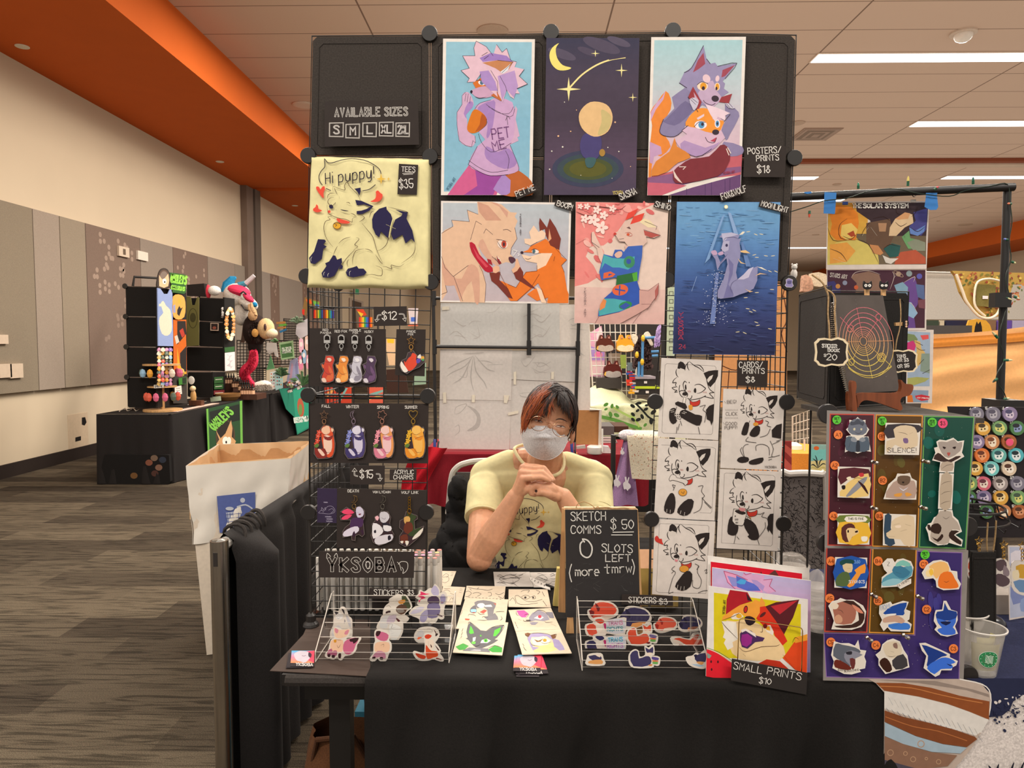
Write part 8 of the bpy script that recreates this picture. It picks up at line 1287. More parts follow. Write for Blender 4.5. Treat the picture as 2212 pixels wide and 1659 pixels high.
def gcl(u,v):
 x=-.02+u*1.55;d=v*1.5
 if d<.55:return V((x,YG+.55-d,.955+.15*max(0,sin(pi*min(1,u*1.7)))*sin(pi*min(1,d/.5+.2))+.01*sin(u*30)))
 k_=d-.55;return V((x,YG-.02*sin(u*26+1)*min(1,k_*4)-.01,.955-k_*(.27+.06*u)))
xg0=P(1262,850,YG).x;
def gcl2(u,v):p=gcl(u,v);p.x=xg0-.1+u*1.0;return p
MB().grid(gcl2,50,30,'dcdcb4','f').obj('leaf_cloth',gt,smooth=1,sh=180);MB().box((xg0,YG+.02,.0),(xg0+.8,YG+.5,.72),'1d1a19','f').obj('table_base',gt)
A=Art((0,YG-.05,0),(0,-1,0),ZB,dl=.0003)
A.ls('5f9440',45,'230 1290 400 1330 600 1400 760 1450',tp=0);A.ls('a8c46a',30,'400 1170 520 1240 640 1300|640 1250 700 1350 740 1420',tp=0);A.line('1f2320',26,'700 1120 780 1200 860 1290 940 1340')
for(x,y,c,s_)in((655,1150,1,1),(740,1110,1,.9),(840,1140,1,.7),(720,1210,1,.8),(660,1260,1,.9),(780,1290,1,1),(660,1330,1,.9),(730,1330,1,1),(930,1230,1,1.2),(900,1350,1,1.2),(300,1130,0,1),(380,1150,0,.9),(450,1160,0,.8),(360,1260,0,1.1),(440,1270,0,1.1),(300,1190,0,.7),(820,1400,0,.8),(830,1190,1,.9)):A.ell('1f2320' if c else '568c3c',x,y,36*s_,22*s_,x*1.7%180)
A.obj('leaf_pattern',gt);A=Art((0,YG+.28,.92),(0,-1,.9),ZB,dl=.0004);A.l=60;A.ls('5f9440',34,'90 1000 200 970 300 1010 420 1060|220 960 320 990 450 1080',tp=1);A.line('2a3330',22,'150 1010 240 1050 380 1085',tp=1);A.obj('leaf_pattern',gt)
YW=6.6;wr=thing('white_wire_panel','white wire panel hung with animal-face bags in the background','wire panel');wire(P(1272,700,YW),P(1374,700,YW),P(1374,862,YW),P(1282,862,YW),wr,9,.0045,'d9d0c4')
flat(ZB,YW+.5,'2f2b2a','140 60 1020 60 1010 900 150 900','dark backdrop panel behind the white wire panel','backdrop','backdrop',.02)
flat(ZB,YW+.3,'d9a0b8','85 180 240 85 290 400 280 760 90 760','pink and lilac printed cloth behind the left part of the white wire panel','banner','banner',.01,fn=lambda A:(A.fi('e6cdd0','170 200 240 100 265 300 190 350'),A.fi('a88ac8','90 350 280 420 280 540 90 540'),A.ell('e879a8',200,470,55,45),A.fi('e6c0c4','90 560 280 560 280 740 90 740')))
for(x,y,c,f,e,lab)in((293,330,'5a2a1e','b9aa9c','d99a2c','brown animal-face bag with grey muzzle, left on the white wire panel'),(560,330,'e3a02c','efd9b0','e3a02c','yellow animal-face bag, right on the white wire panel'),(395,675,'5a221c','b5aba4','5a221c','dark red-brown animal-face bag below the other two')):
 g=lambda q:[(x+a_,y+b_)for a_,b_ in pp(q)];t=thing('animal_bag',lab,'bag','animal-face bags');flat(ZB,YW-.05,c,g('-120 60 -110 -30 -80 -70 -65 -125 -40 -125 -20 -80 20 -80 40 -125 65 -125 80 -60 115 0 122 60 90 95 0 105 -90 95'),nm='bag_body',th=.10,k='f',par=t);flat(ZB,YW-.06,f,cat(g('-105 70 -90 20 -40 10 0 25 40 10 95 20 108 70 60 92 0 98 -60 92'),2,1),nm='muzzle',th=.02,k='f',par=t)
 for s_ in(-1,1):flat(ZB,YW-.055,'c98a7a',g('%d -75 %d -112 %d -80'%(s_*62,s_*52,s_*34)),nm='ear',th=.01,par=t)
 flat(ZB,YW-.062,'e3b04a' if c.lstrip('#')[0]=='5' else 'f0d090',g('-118 60 -105 25 -90 20 -100 80'),nm='cheek_patch',th=.006,par=t)
fu=thing('fur_costume','dark brown furry costume piece with pale ears hung on a blue pipe stand','costume')
m=MB()
for i in range(260):
 u=random.random();v=random.random();x=700+210*u-40*v*(1-u);y=210+430*v;m.tube([P(1260+x*.16273,690+y*.16273,6.3),P(1260+(x+random.uniform(-14,14))*.16273,690+(y+45)*.16273,6.26)],[.018,.002],random.choice(['4a3634','3a2a2a','5a4644']),'u',4,cap=0)
m.obj('fur_body',fu)
for(q)in('650 200 700 200 725 250 690 330 660 290','810 200 860 160 900 220 900 260 930 330 900 350 850 270'):flat(ZB,6.24,'e3d6c0',cat(pp(q),3,1),nm='pale_ear',th=.04,k='u',par=fu)
bs=thing('blue_pipe_stand','blue plastic pipe stand with yellow joints in the background','stand')
for q in('790 250 780 760','800 245 1000 240','745 560 735 760','900 430 1000 425','910 485 990 480'):tb_(ZB,6.2,q,.012,'4f8cc0','pipe',par=bs,sm=0)
for(x,y)in((793,250),(782,565),(712,470)):MB().ball(P(1260+x*.16273,690+y*.16273,6.17),(.017,.017,.03),'e3b92c','p',10).obj('joint',bs)
m=MB()
for i in range(90):v=random.random();x=1000-70*v*random.random()+30*random.random();y=80+250*v;m.tube([P(1260+x*.16273,690+y*.16273,6.1),P(1260+(x-20)*.16273,690+(y+50)*.16273,6.08)],[.014,.002],random.choice(['b9a0cc','9a80b4']),'u',4,cap=0)
m.obj('lilac_fur_tail',label='tuft of lilac fur right of the blue stand',cat='costume')
for(x0,y0,x1,y1,Y,c,lab)in((700,790,955,890,6.3,'2b2725','small black organiser box on the stack right of the wire panel'),(690,920,1010,1000,6.3,'242120','larger black toolbox with yellow-green lid at the bottom of the stack')):
 t=thing('storage_box',lab,'box');bx(ZB,x0,y0,x1,y1,Y,.25,c,'box_body',par=t,k='p');bx(ZB,x0-5,y0-32,x1+5,y0,Y-.01,.27,'a8a0a8' if y0<900 else 'b9cc2c','lid',par=t,k='p');bx(ZB,(x0+x1)/2-20,y0+30,(x0+x1)/2+20,y0+60,Y-.012,.01,'d9d2cc','latch',par=t,k='p')
flat(ZB,6.75,'b9b0a4','340 450 490 450 490 720 340 720','pale paper bag hanging between the animal-face bags','bag','paper_bag',.03);flat(ZB,6.45,'8fa04a','490 470 570 470 570 650 500 650','green printed card behind the wire panel','card','card',.01);flat(ZB,6.4,'7f8f94','585 570 685 575 685 680 585 680','grey-blue printed sign low on the wire panel','sign','sign',.01)
rr=random.Random(8)
for i in range(16):
 x=560+rr.random()*110;y=690+i*18;c=rr.choice(['d9432c','2f5fb0','e3a62c','c93a5c','d9d0c8']);flat(ZB,6.35-.004*i,c,[(x,y),(x+60+rr.random()*40,y+rr.uniform(-5,5)),(x+80,y+26),(x+5,y+28)],'small bright packet in the heap right of the animal-face bags, %s'%{'d9432c':'red','2f5fb0':'blue','e3a62c':'yellow','c93a5c':'crimson','d9d0c8':'white'}[c],'packet','packet',.02,group='bright packets in the background heap')
bx(ZB,175,775,510,920,6.5,.3,'37322f','crate','dark grey crate under the animal-face bags','crate','p')
flat(ZB,5.3,'d9d2cc','220 1560 420 1560 455 1640 220 1640','white printed mat on the shelf under the leaf cloth','mat','printed_mat',.01,fn=lambda A:A.ls('3a3634',6,'240 1580 400 1585|240 1620 420 1620|390 1560 450 1640'))
bx(ZB,230,1420,410,1540,5.5,.3,'5f5a58','cloth_pile','dark grey cloth pile under the leaf cloth table','cloth','f');bx(ZB,415,1420,600,1500,5.6,.3,'4a2f22','box','dark brown box under the leaf cloth table','box')
T3_=(1560,960,.18086)
flat((0,0,1),4.4,'dd9a62','1545 590 1700 590 1700 880 1545 880','tan orange banner with line drawings behind the right wire squares','banner','banner',.01,fn=lambda A:A.ls('5a3020',2,'1560 790 1590 800 1610 780|1570 840 1600 850|1575 800 1570 870|1640 780 1630 870|1693 640 1700 690 1688 720 1700 760|1698 610 1688 650',tp=0))
flat((0,0,1),4.0,'c9d4b4','1443 620 1458 620 1458 770 1440 770','narrow pale green strip poster left of the sea poster','poster','strip_poster',.01,fn=lambda A:[A.line('4a4640',1.2,[(1446,630+i*17),(1454,630+i*17),(1454,638+i*17),(1446,638+i*17)],closed=1,sm=0)for i in range(8)])
flat(T3_,3.6,'8f2f2c','690 -40 830 -40 830 330 690 340','dark red banner with diagonal stripes, right of the ink drawings','banner','banner',.01,fn=lambda A:(A.fi('c2564a','700 -40 830 60 830 160 700 40'),A.fi('c2564a','700 120 830 250 830 330 800 330 700 230'),A.fi('2b2c3c','690 270 780 335 690 340')))
ot=thing('orange_table','small round table under an orange cloth seen left of the sticker board','table');p_=P(1733,978,5.2)
def oc(u,v):a_=2*pi*u;r=(.30+.04*v)+.025*v*sin(9*a_);return V((p_.x+r*cos(a_),5.2+.25+r*sin(a_),p_.z*(1-v)+.02*v))if v>0 else V((p_.x+.30*cos(a_),5.45+.30*sin(a_),p_.z))
m=MB().grid(oc,60,10,'e08a34','f');m.add([(p_.x+.30*cos(2*pi*i/40),5.45+.30*sin(2*pi*i/40),p_.z)for i in range(40)],[tuple(range(40))],'e8983c','f').obj('orange_cloth',ot,smooth=1,sh=50)
p_=P(1738,980,5.2);MB().lathe([(.06,0),(.055,.03),(.02,.05)],(p_.x,5.4,p_.z+.005),'e6ddd0','p',16).obj('white_dish',smooth=1,label='small white domed dish on the orange table',cat='dish');tb_(T3_,5.3,'985 -60 985 85',.006,'d9cfc4','lamp_stem','thin pale rod rising from the white dish on the orange table','rod')
wire(P(1712,900,5.9),P(1752,885,5.9),P(1752,985,5.9),P(1712,985,5.9),ot,5,.004,'c9bfb0',name='wire_screen')
flat(T3_,3.3,'8fb4a8','1055 0 1250 5 1245 330 1050 325','teal poster of palm leaves left of the upper sticker board','poster','art_poster',.006,fn=lambda A:(A.fi('dcc98a','1060 200 1240 190 1240 320 1060 318'),A.fi('7ac0b8','1060 60 1240 60 1240 180 1060 190'),A.ell('d9662c',1125,45,32,24),A.ls('1f2c30',12,'1140 280 1120 200 1080 170|1140 280 1130 180 1110 130|1145 280 1170 200 1200 170|1145 280 1200 230 1235 240|1140 285 1090 240 1060 250',tp=1),A.ls('c9b860',8,'1140 300 1090 270 1062 280|1145 300 1200 270 1240 290',tp=1)))
ch=thing('patterned_chair','chair with white frame and dark crackle-patterned back beside the ink drawings','chair');Yc=2.9
A=Art((0,Yc,0),(0,-1,0),T3_,k='f',dl=.0001);A.base('6a625f','690 395 800 372 1000 366 1220 390 1228 1100 1215 1560 700 1600 660 1200',.02,'f');rr=random.Random(4)
for i in range(330):x=rr.uniform(690,1215);y=rr.uniform(410,1560);a_=rr.uniform(0,6.3);l=rr.uniform(20,48);A.line('221d1e',6,[(x,y),(x+l*cos(a_),y+l*sin(a_)),(x+l*cos(a_)+l*.7*cos(a_+rr.uniform(-1,1)),y+l*sin(a_)+l*.7*sin(a_+1))],sm=0,d=.0002)
A.obj('backrest',ch);tb_(T3_,Yc-.005,'640 1500 660 900 690 370 800 350 1000 342 1180 355 1240 375 1245 900',.014,'d6cec6','frame',par=ch)
p_=P(1742,1250,Yc);MB().box((p_.x-.24,Yc-.42,.42),(p_.x+.24,Yc+.02,.46),'4a4442','f').obj('seat',ch)
for dx in(-.22,.22):
 for dy in(-.4,.02):MB().tube([(p_.x+dx,Yc+dy,0),(p_.x+dx,Yc+dy,.43)],.011,'cfc7be','p',8).obj('leg',ch,smooth=1)
oc_=thing('orange_curtain','broad pale orange cloth backdrop behind the pipe frame','curtain');a=P(1996,722,5.0);b=P(2300,690,5.0)
MB().grid(lambda u,v:V((a.x+(b.x-a.x)*u,5.0+.009*sin(v*22-3*(u-.4)**2*4)+.004*sin(v*47+u*5),(a.z+(b.z-a.z)*u*u)*(1-v)+.35*v)),40,60,'f2b474','m').obj('cloth',oc_,smooth=1,sh=180)
MB().grid(lambda u,v:V((a.x+(b.x-a.x)*u,4.985+.004*sin(v*9),(a.z-.035+(b.z-a.z)*u*u)-.06*v+.01*sin(u*5))),30,4,'e58f3a','m').obj('darker_band',oc_,smooth=1,sh=180)
flat((0,0,1),9.5,'e9e2d6','1990 588 2220 598 2220 690 1990 690','long white sheet backdrop across the far stall above the orange cloth','backdrop','backdrop',.02);tb_((0,0,1),9.4,'1995 588 2220 593',.012,'cfc6bb','rail','thin rail across the top of the far white sheet','rail')
fb=thing('floral_bag','large floral fabric sling with cream ties hung in the far stall','bag')
def fbf(A):
 q=random.Random(2)
 for i in range(90):A.ell(q.choice(['a8543c','7f7a3c','d9b85c','8a4a3a','5f6a3a','c98a4a']),q.uniform(1560,2200),q.uniform(905,1320),q.uniform(8,26),q.uniform(5,14),q.uniform(0,180),n=7)
def clipq(fn):
 def f(A):
  q=random.Random(2);n=0
  while n<120:
   x=q.uniform(1560,2200);y=q.uniform(905,1330)
   if y>930+1.25*(x-1560)and x<1800:continue
   if y>1330-.9*max(0,x-2000):continue
   n+=1;A.ell(q.choice(['a8543c','7f7a3c','d9b85c','8a4a3a','5f6a3a','c98a4a']),x,y,q.uniform(8,26),q.uniform(5,14),q.uniform(0,180),n=7)
 return f
flat(Z17,5.4,'b8954c','1540 885 2215 905 2212 1010 2110 1010 2060 1180 1980 1310 1880 1335 1760 1270 1680 1180 1620 1080 1575 930',nm='sling_cloth',th=.03,k='f',fn=clipq(0),par=fb);tb_(Z17,5.35,'1580 920 1640 1080 1680 1180 1780 1300 1880 1330 1960 1290 2000 1200',.010,'e6d9c0','cream_tie',par=fb);tb_(Z17,5.35,'1990 980 1880 960 1780 990 1750 1100 1760 1220 1850 1310',.008,'e6d9c0','cream_tie',par=fb);flat(Z17,5.36,'7f7440','1770 1010 1950 1020 1940 1230 1765 1210',nm='inner_pocket',th=.005,k='f',par=fb);flat(Z17,5.35,'e9e0e0','1828 1118 1878 1120 1876 1148 1828 1148',nm='white_label',th=.004,par=fb)
for(x0,x1,c,lab)in((2000,2028,'3f4a3c','dark green roll in the far stall left of the yellow panel'),(2030,2040,'cfc0a4','narrow cream packet in the far stall'),(2043,2092,'2a2a44','navy star-patterned panel in the far stall'),(2130,2152,'8a6a50','brown striped panel in the far stall'),(2154,2186,'6a50a4','violet box in the far stall'),(2186,2230,'b9aec8','pale lilac box in the far stall at the photo edge')):
 bx((0,0,1),x0,692,x1,716,7.5,.3,c,'stock_item',lab,'stock')
flat((0,0,1),7.4,'e8ab3c',cat(pp('2093 692 2130 692 2142 712 2138 722 2093 722'),2,1),'yellow card with a dark horned mark in the far stall','card','horned_card',.02,fn=lambda A:A.fi('2a2220','2104 720 2106 706 2110 694 2113 700 2118 694 2121 706 2122 720'))
bx((0,0,1),1997,703,2100,722,6.8,.3,'4a4440','display_counter','dark counter edge with round knobs above the orange cloth','counter','p')
area('right_wall_light',(14.5,15,3.6),5,2,260,(1,.93,.8),(R(60),0,R(-60)))  # unseen area light aimed at the far right wall, no fixture drawn
pp_=thing('knitted_cover','pale peach knitted cover on a stand behind the right rack corner','cloth');flat((0,0,1),2.6,'d9a88c',cat(pp('1735 622 1738 594 1752 600 1757 620 1752 628 1735 630'),3,1),nm='knit',th=.03,k='u',par=pp_);flat((0,0,1),2.62,'e0cdb0',cat(pp('1754 590 1784 592 1786 615 1758 618'),2,1),nm='cream_fabric',th=.03,k='f',par=pp_)
t=thing('small_figurine','tiny white bear figurine standing on the black rack edge','figurine');p_=P(1715,592,1.9);MB().ball(p_,(.009,.009,.014),'e6dfd6','p',10).ball(p_+V((0,-.002,.018)),.008,'e6dfd6','p',10).ball(p_+V((-.006,-.002,.025)),.003,'e6dfd6','p',6).ball(p_+V((.006,-.002,.025)),.003,'e6dfd6','p',6).obj('figurine_body',t,smooth=1)
def rail(x0,x1,y,Y,lab,nm='garment_rack'):
 a=P(x0,y,Y);b=P(x1,y,Y);t=thing(nm,lab,'rack');MB().tube([V((a.x,Y+.05,a.z)),V((b.x,Y+.05,b.z))],.015,'2b2826','p').obj('top_rail',t)
 for q in(a,b):MB().tube([V((q.x,Y+.05,0)),V((q.x,Y+.05,q.z))],.018,'2b2826','p').obj('post',t)
rail(655,815,664,12.5,'dark garment rack holding rainbow goods behind the left wire squares');rail(1545,1702,588,4.42,'dark banner stand behind the right wire squares','banner_stand');rail(1262,1450,698,7.2,'dark backdrop stand behind the white wire panel','backdrop_stand');rail(1440,1460,618,4.0,'narrow poster stand left of the sea poster','poster_stand')
a=P(1996,722,7.5);MB().box((a.x,7.45,0),(a.x+1.7,7.9,a.z+.03),'4a4440','f').obj('stall_counter',label='dark far stall counter behind the orange cloth',cat='counter')
# -- stalls along the left wall --
Z20=(190,570,.30135);Z21=(480,570,.16871);Z22=(260,570,.19895);XS=-3.98;XT=-3.74
def fx(T,X,c,q,lab=None,ct=None,nm='sheet',th=.004,k='m',fn=None,par=None,group=None):
 A=Art((X,0,0),(1,0,0),T,k=k,dl=.0002);A.base(c,q,th,k)
 if fn:fn(A)
 return A.obj(nm,par,label=lab,cat=ct,group=group)
def lt(y0,y1,lab,nm,x0=-4.52):
 t=thing(nm,lab,'table')
 def f(u,v):
  w_=v*(.03+.02*sin(u*50));L=(y1-y0)+.78
  s_=u*L
  if s_<.78:x=x0+s_;y=y0-.02-w_-.012*sin(s_*40)*v
  else:x=x0+.78+.01+w_;y=y0+(s_-.78)
  return V((x,y,.742-.735*v))
 MB().grid(f,130,12,'1f1b1a','f').poly([(x0,y0-.02,.743),(x0+.79,y0-.02,.743),(x0+.79,y1,.743),(x0,y1,.743)],'241f1d','f').obj('black_cloth',t,smooth=1,sh=50);return t
t1=lt(7.42,10.3,'long table under a black cloth along the left wall, with the fox-head runner','left_table')
t2=lt(10.45,14,'farther table under a black cloth with a teal drape, beside the left wall','left_table')
def runner(A):
 A.fi('274a2c','848 1040 1105 980 1108 1330 860 1362');A.fi('1d2420','872 1060 1085 1005 1090 1120 880 1170');A.fi('6fae4c','848 1040 862 1037 872 1360 860 1362');A.fi('6fae4c','1088 984 1105 980 1110 1330 1094 1333');A.ell('4a3c2c',985,1240,70,125);A.ell('2a2420',985,1220,58,95)
 A.fi('c79a6c','915 1190 950 1250 985 1215 1025 1120 1035 1180 1030 1240 1060 1270 1040 1330 985 1340 930 1335 920 1290 940 1260');A.ell('efe6da',985,1270,22,32);A.ell('efe6da',1010,1268,15,28);A.ell('1d1816',990,1278,6,10);A.fi('1d1816','990 1305 1010 1300 1008 1322 995 1325');A.txt('7cc04e',14,"OAKLEY'S",905,1195,62,-43,185)
fx(Z20,XT+.07,'274a2c','848 1040 1105 980 1108 1330 860 1362',fn=runner,nm='printed_runner',par=t1)
flat(Z20,7.36,'151211','120 1365 580 1370 590 1560 560 1600 60 1600','dark covered box with cartoon stickers under the near end of the left table','box','covered_box',.05,'f',fn=lambda A:[A.ell(c,x,y,26,22)for x,y,c in((330,1518,'6a4a2a'),(438,1425,'7a4a38'),(475,1392,'6f5a4a'),(535,1405,'2f3440'),(508,1460,'7a5a4a'),(480,1502,'4a2f28'))],bl=4)
r1=thing('cube_rack','tall black cube rack at the near end of the left table','display rack')
YC1=7.75;rows=[160,378,595,812,1032]
for i in range(4):
 q=[P(190+x*.30135,570+y*.30135,YC1)for x,y in((270+i*4,rows[i]),(497,rows[i]+4),(500,rows[i+1]+2),(274+i*4,rows[i+1]))];fabric(*q,r1,col='1b1816')
 knob(P(190+(268+i*4)*.30135,570+rows[i]*.30135,YC1-.01),r1,.03)
fx(Z20,XS,'262220','498 165 705 205 712 1000 500 1030',nm='side_panel',th=.02,k='f',par=r1)
MB().tube([P(287,618,7.9),P(290,598,7.9),P(345,601,8.2)],.014,'2b2725','p',8).obj('top_pipe',r1,smooth=1)
X2=XS+.02
def oak(A):A.ell('5a4438',545,105,40,64);A.ell('7a6a60',545,100,30,48);A.fi('d9b48c','510 80 530 110 548 105 575 70 582 120 575 160 545 172 510 160');A.ell('efe8dc',548,125,14,20);A.ell('1d1816',550,130,5,7)
fx(Z20,X2+.03,'3a302a',cat(pp('500 105 515 50 545 30 575 45 588 90 592 170 500 170'),3,1),'oval cartoon fox-head sign above the blue tank top','sign','sign',.01,fn=oak)
fx(Z20,X2+.03,'2c5a24','588 62 640 68 700 78 705 200 690 215 602 205 590 150',"green sign reading OAKLEY'S CREATIONS above the left rack",'sign','sign',.01,fn=lambda A:(A.txt('8fd04a',11,"OAKLEY'S",592,130,55,8,112),A.txt('8fd04a',7,'CREATIONS',596,180,26,8,96)))
fx(Z20,X2+.03,'8fa0cc','500 172 520 178 545 215 575 215 590 182 605 185 612 590 505 588','light blue tank top with a cream animal print on the left rack','tank top','tank_top',.01,'f',fn=lambda A:(A.fi('d9d2bc','520 290 540 265 560 300 590 330 600 400 600 480 570 515 530 500 510 430 515 380 540 350',2),A.ell('d9d2bc',517,295,9,10)))
fx(Z20,X2+.03,'e8a04c',cat(pp('612 235 650 218 690 240 700 310 690 380 650 400 615 380 605 310'),2,1),'orange round-edged poster of a thin black fox on the left rack','poster','art_poster',.006,fn=lambda A:(A.fi('231f20','640 330 655 300 665 320 680 310 665 345 655 375 640 360'),A.ell('e0a43c',655,268,10,18),A.fi('8f93b8','610 300 625 290 628 350 612 350')))
fx(Z20,X2+.02,'c9631c','612 400 705 400 708 790 615 795','orange and black hanging banner on the left rack','banner','banner',.005,'f',fn=lambda A:(A.fi('2b2422','640 410 700 410 705 590 660 640 660 770 705 780 706 500 640 580'),A.fi('d9a02c','640 600 655 700 680 780 705 770 706 790 640 790'),A.fi('b03a2c','655 480 680 460 695 510 675 530'),A.fi('cfc0b0','620 520 640 510 655 560 632 575')))
fx(Z20,X2+.02,'3a3531','608 800 708 800 712 1000 612 1000',nm='lower_panel',par=r1);fx(Z20,X2+.04,'e6ddd2','622 880 670 872 674 932 624 938','small white price notice low on the left rack','notice','notice',fn=lambda A:A.ls('4a4542',3,'632 895 660 890|632 910 662 905|632 925 664 920',sm=0));fx(Z20,X2+.04,'3a7a2c','650 820 705 812 706 860 653 868','small green and black card low on the left rack','card','card',fn=lambda A:A.fi('1d2a1c','675 818 703 814 704 858 677 862'))
rr=random.Random(21);cc=['d9b46a','8fb4d0','c98ab0','e6d9c4','d9604a','8a6ab0','e0a03c','5a6a5c','d96a8c'];nm_=dict(zip(cc,['tan','sky blue','mauve','cream','red','violet','amber','grey-green','pink']))
proto={}
def tiny(x,y,c,lab,grp,X=X2+.05,r=14):
 a,b=rr.uniform(.8,1.2),rr.uniform(.9,1.4);fx(Z20,X+rr.uniform(0,.03),c,[(x+r*a*cos(t)*(1+.2*sin(3*t)),y+r*b*sin(t))for t in[2*pi*i/9 for i in range(9)]],lab,'charm','hanging_charm',.004,fn=lambda A:A.ell(mixc(c,'ffffff',.4),x,y-3,r*.35,n=7),group=grp)
for j in range(10):
 for i in range(4):c=rr.choice(cc);tiny(512+i*27,615+j*27,c,'%s charm in the crowded column under the blue tank top'%nm_[c],'charms under the blue tank top')
ws=thing('charm_carousel','round wooden charm carousel with a SPIN ME card on the left table','charm rack');pc=P(352,889,7.75);pc.z=.745
MB().lathe([(.20,0),(.20,.02),(.02,.022),(.02,.26),(.15,.262),(.15,.275),(.02,.277),(.02,.50),(.19,.502),(.19,.52),(.01,.522)],pc,'c99c66','w',26).obj('wooden_stand',ws,smooth=1,sh=25);A=Art((0,pc.y-.2,0),(0,-1,0),Z20);A.base('efe8de','472 868 540 865 540 888 474 892',.004);A.txt('2a2624',3,'SPIN ME',478,886,14,-1,58);A.obj('card',ws)
for i in range(22):
 a_=2*pi*i/11+(.2 if i>10 else 0);r=.2 if i<11 else .16;c=rr.choice(cc);z=.745+(.42 if i<11 else .16);p_=pc+V((r*cos(a_),r*sin(a_),z-.745));MB().ball(p_,(.035,.02,.05),c,'g',8).obj('hanging_charm',label='%s charm on the %s tier of the wooden carousel'%(nm_[c],'upper' if i<11 else 'lower'),cat='charm',group='charms on the wooden carousel')
r2=thing('cube_rack','second black cube rack in the middle of the left table','display rack')
for(q,Y)in(('705 240 795 240 797 595 706 595',8.75),('797 240 980 248 978 420 797 410',8.85),('797 410 978 420 977 600 797 592',8.85),('706 595 977 600 975 770 706 765',8.85),('715 775 895 775 895 960 715 955',8.7)):fabric(*[P(190+x*.30135,570+y*.30135,Y)for x,y in pp(q)],r2,col='191614')
XR2=P(484,700,8.85).x;fx(Z20,XR2,'1d1a18','978 240 1052 250 1055 765 976 770',nm='side_panel',th=.02,k='f',par=r2);fx(Z20,XR2-.35,'1b1817','895 775 985 775 985 940 895 955',nm='side_panel',th=.02,k='f',par=r2)
flat(Z20,8.7,'6f6a3c','706 232 735 236 745 295 765 295 782 238 795 240 795 585 706 592','olive tank top with a round dark print on the second rack','tank top','tank_top',.01,'f',fn=lambda A:(A.line('4a4628',5,[(752+32*cos(t),390+70*sin(t))for t in[2*pi*i/20 for i in range(20)]],closed=1,sm=0),A.ell('4a4628',752,385,22,34)))
flat(Z20,8.8,'b9a08c','878 422 936 425 935 480 877 478','small framed picture on the second black rack','picture','picture',.01,fn=lambda A:(A.fi('2a1f1c','883 428 930 430 930 474 883 472'),A.ell('8a4a3a',906,458,14,10)))
for i in range(24):a_=2*pi*i/24;c=rr.choice(['e0b46a','e6d5bc','c98a4a']);tiny(1020+26*cos(a_),430+108*sin(a_),c,'%s pin at the %s of the oval wreath on the second rack'%({'e0b46a':'golden','e6d5bc':'cream','c98a4a':'brown'}[c],['right','lower right','bottom','lower left','left','upper left','top','upper right'][(i+1)//3%8]),'oval wreath of pins',XR2+.03,13)
for i in range(5):tiny(967,320+i*15,'a8a29c','grey pin in the short column left of the oval wreath','grey pins beside the wreath',XR2-.02,10)
fx(Z20,XR2+.03,'e0d8d6','982 638 1053 630 1055 762 984 768','white sketch sheet taped under the oval wreath of pins','paper','paper',fn=lambda A:[A.line('9a94a4',2,[(995+(i*37)%45,650+i*7),(1010+(i*31)%30,655+i*7)],sm=0)for i in range(14)]);fx(Z20,XR2+.03,'2f5a2c','980 600 1050 592 1050 628 982 634','green label strip above the white sketch sheet','label','label_strip')
for(q,c,w_)in(('905 812 970 808 970 852 905 858','2f5a2c','upper green'),('905 862 970 858 970 895 905 900','2f5a2c','lower green'),('903 908 978 904 978 934 903 938','7a2a2c','red and dark')):fx(Z20,XR2-.31,c,q,w_+' small card low on the second rack','card','card',fn=lambda A,q=q:A.line('d9d4c4',4,[(pp(q)[0][0]+10,pp(q)[0][1]+18),(pp(q)[1][0]-10,pp(q)[1][1]+18)],sm=0))
fg=thing('fox_figurine','small tan fox figurine holding a speech sign on the left table','figurine');p_=P(418,866,8.4);p_.z=.75;MB().ball(p_+V((0,0,.10)),(.035,.03,.09),'c99a5c','p',12).ball(p_+V((0,-.01,.20)),.035,'e6c99a','p',12).obj('figure',fg,smooth=1);MB().box(p_+V((-.03,-.06,0)),p_+V((.12,.02,.06)),'5a3420','w').obj('stump',fg);MB().ball(p_+V((-.01,-.02,.30)),(.04,.008,.05),'e9e4da','m',14).obj('speech_sign',fg)
for(x0,x1,y0,y1,c,lab)in((640,890,1000,1060,'d9b0a0','pink-striped paper spread at the front of the left table'),(715,850,985,1010,'e6e0d6','white paper under the tan fox figurine')):a=G(190+x0*.30135,570+y1*.30135,.746);b=G(190+x1*.30135,570+y0*.30135,.746);MB().box((a.x,a.y,.744),(min(b.x,-3.76),b.y,.749),c).obj('paper',label=lab,cat='paper')
p_=G(493,864,.75);MB().lathe([(.10,0),(.15,.05),(.16,.09),(.145,.09),(.09,.01)],(p_.x,p_.y,.746),'8a6238','f',20).obj('basket',smooth=1,label='small woven basket on the left table before the bottle rack',cat='basket');flat(Z20,8.9,'cfe0c0','875 955 950 948 955 980 880 990','small green-edged tent card beside the basket','card','card')
bt=thing('bottle_steps','stepped dark brown wooden rack holding small dropper bottles','rack')
for i,(x0,x1,y0,y1,Y)in enumerate(((985,1040,862,975,9.65),(1035,1095,915,975,9.5),(1090,1210,935,975,9.35))):bx(Z20,x0,y0,x1,y1,Y,.35,'4a2a1c','step',par=bt,k='w')
B0=None
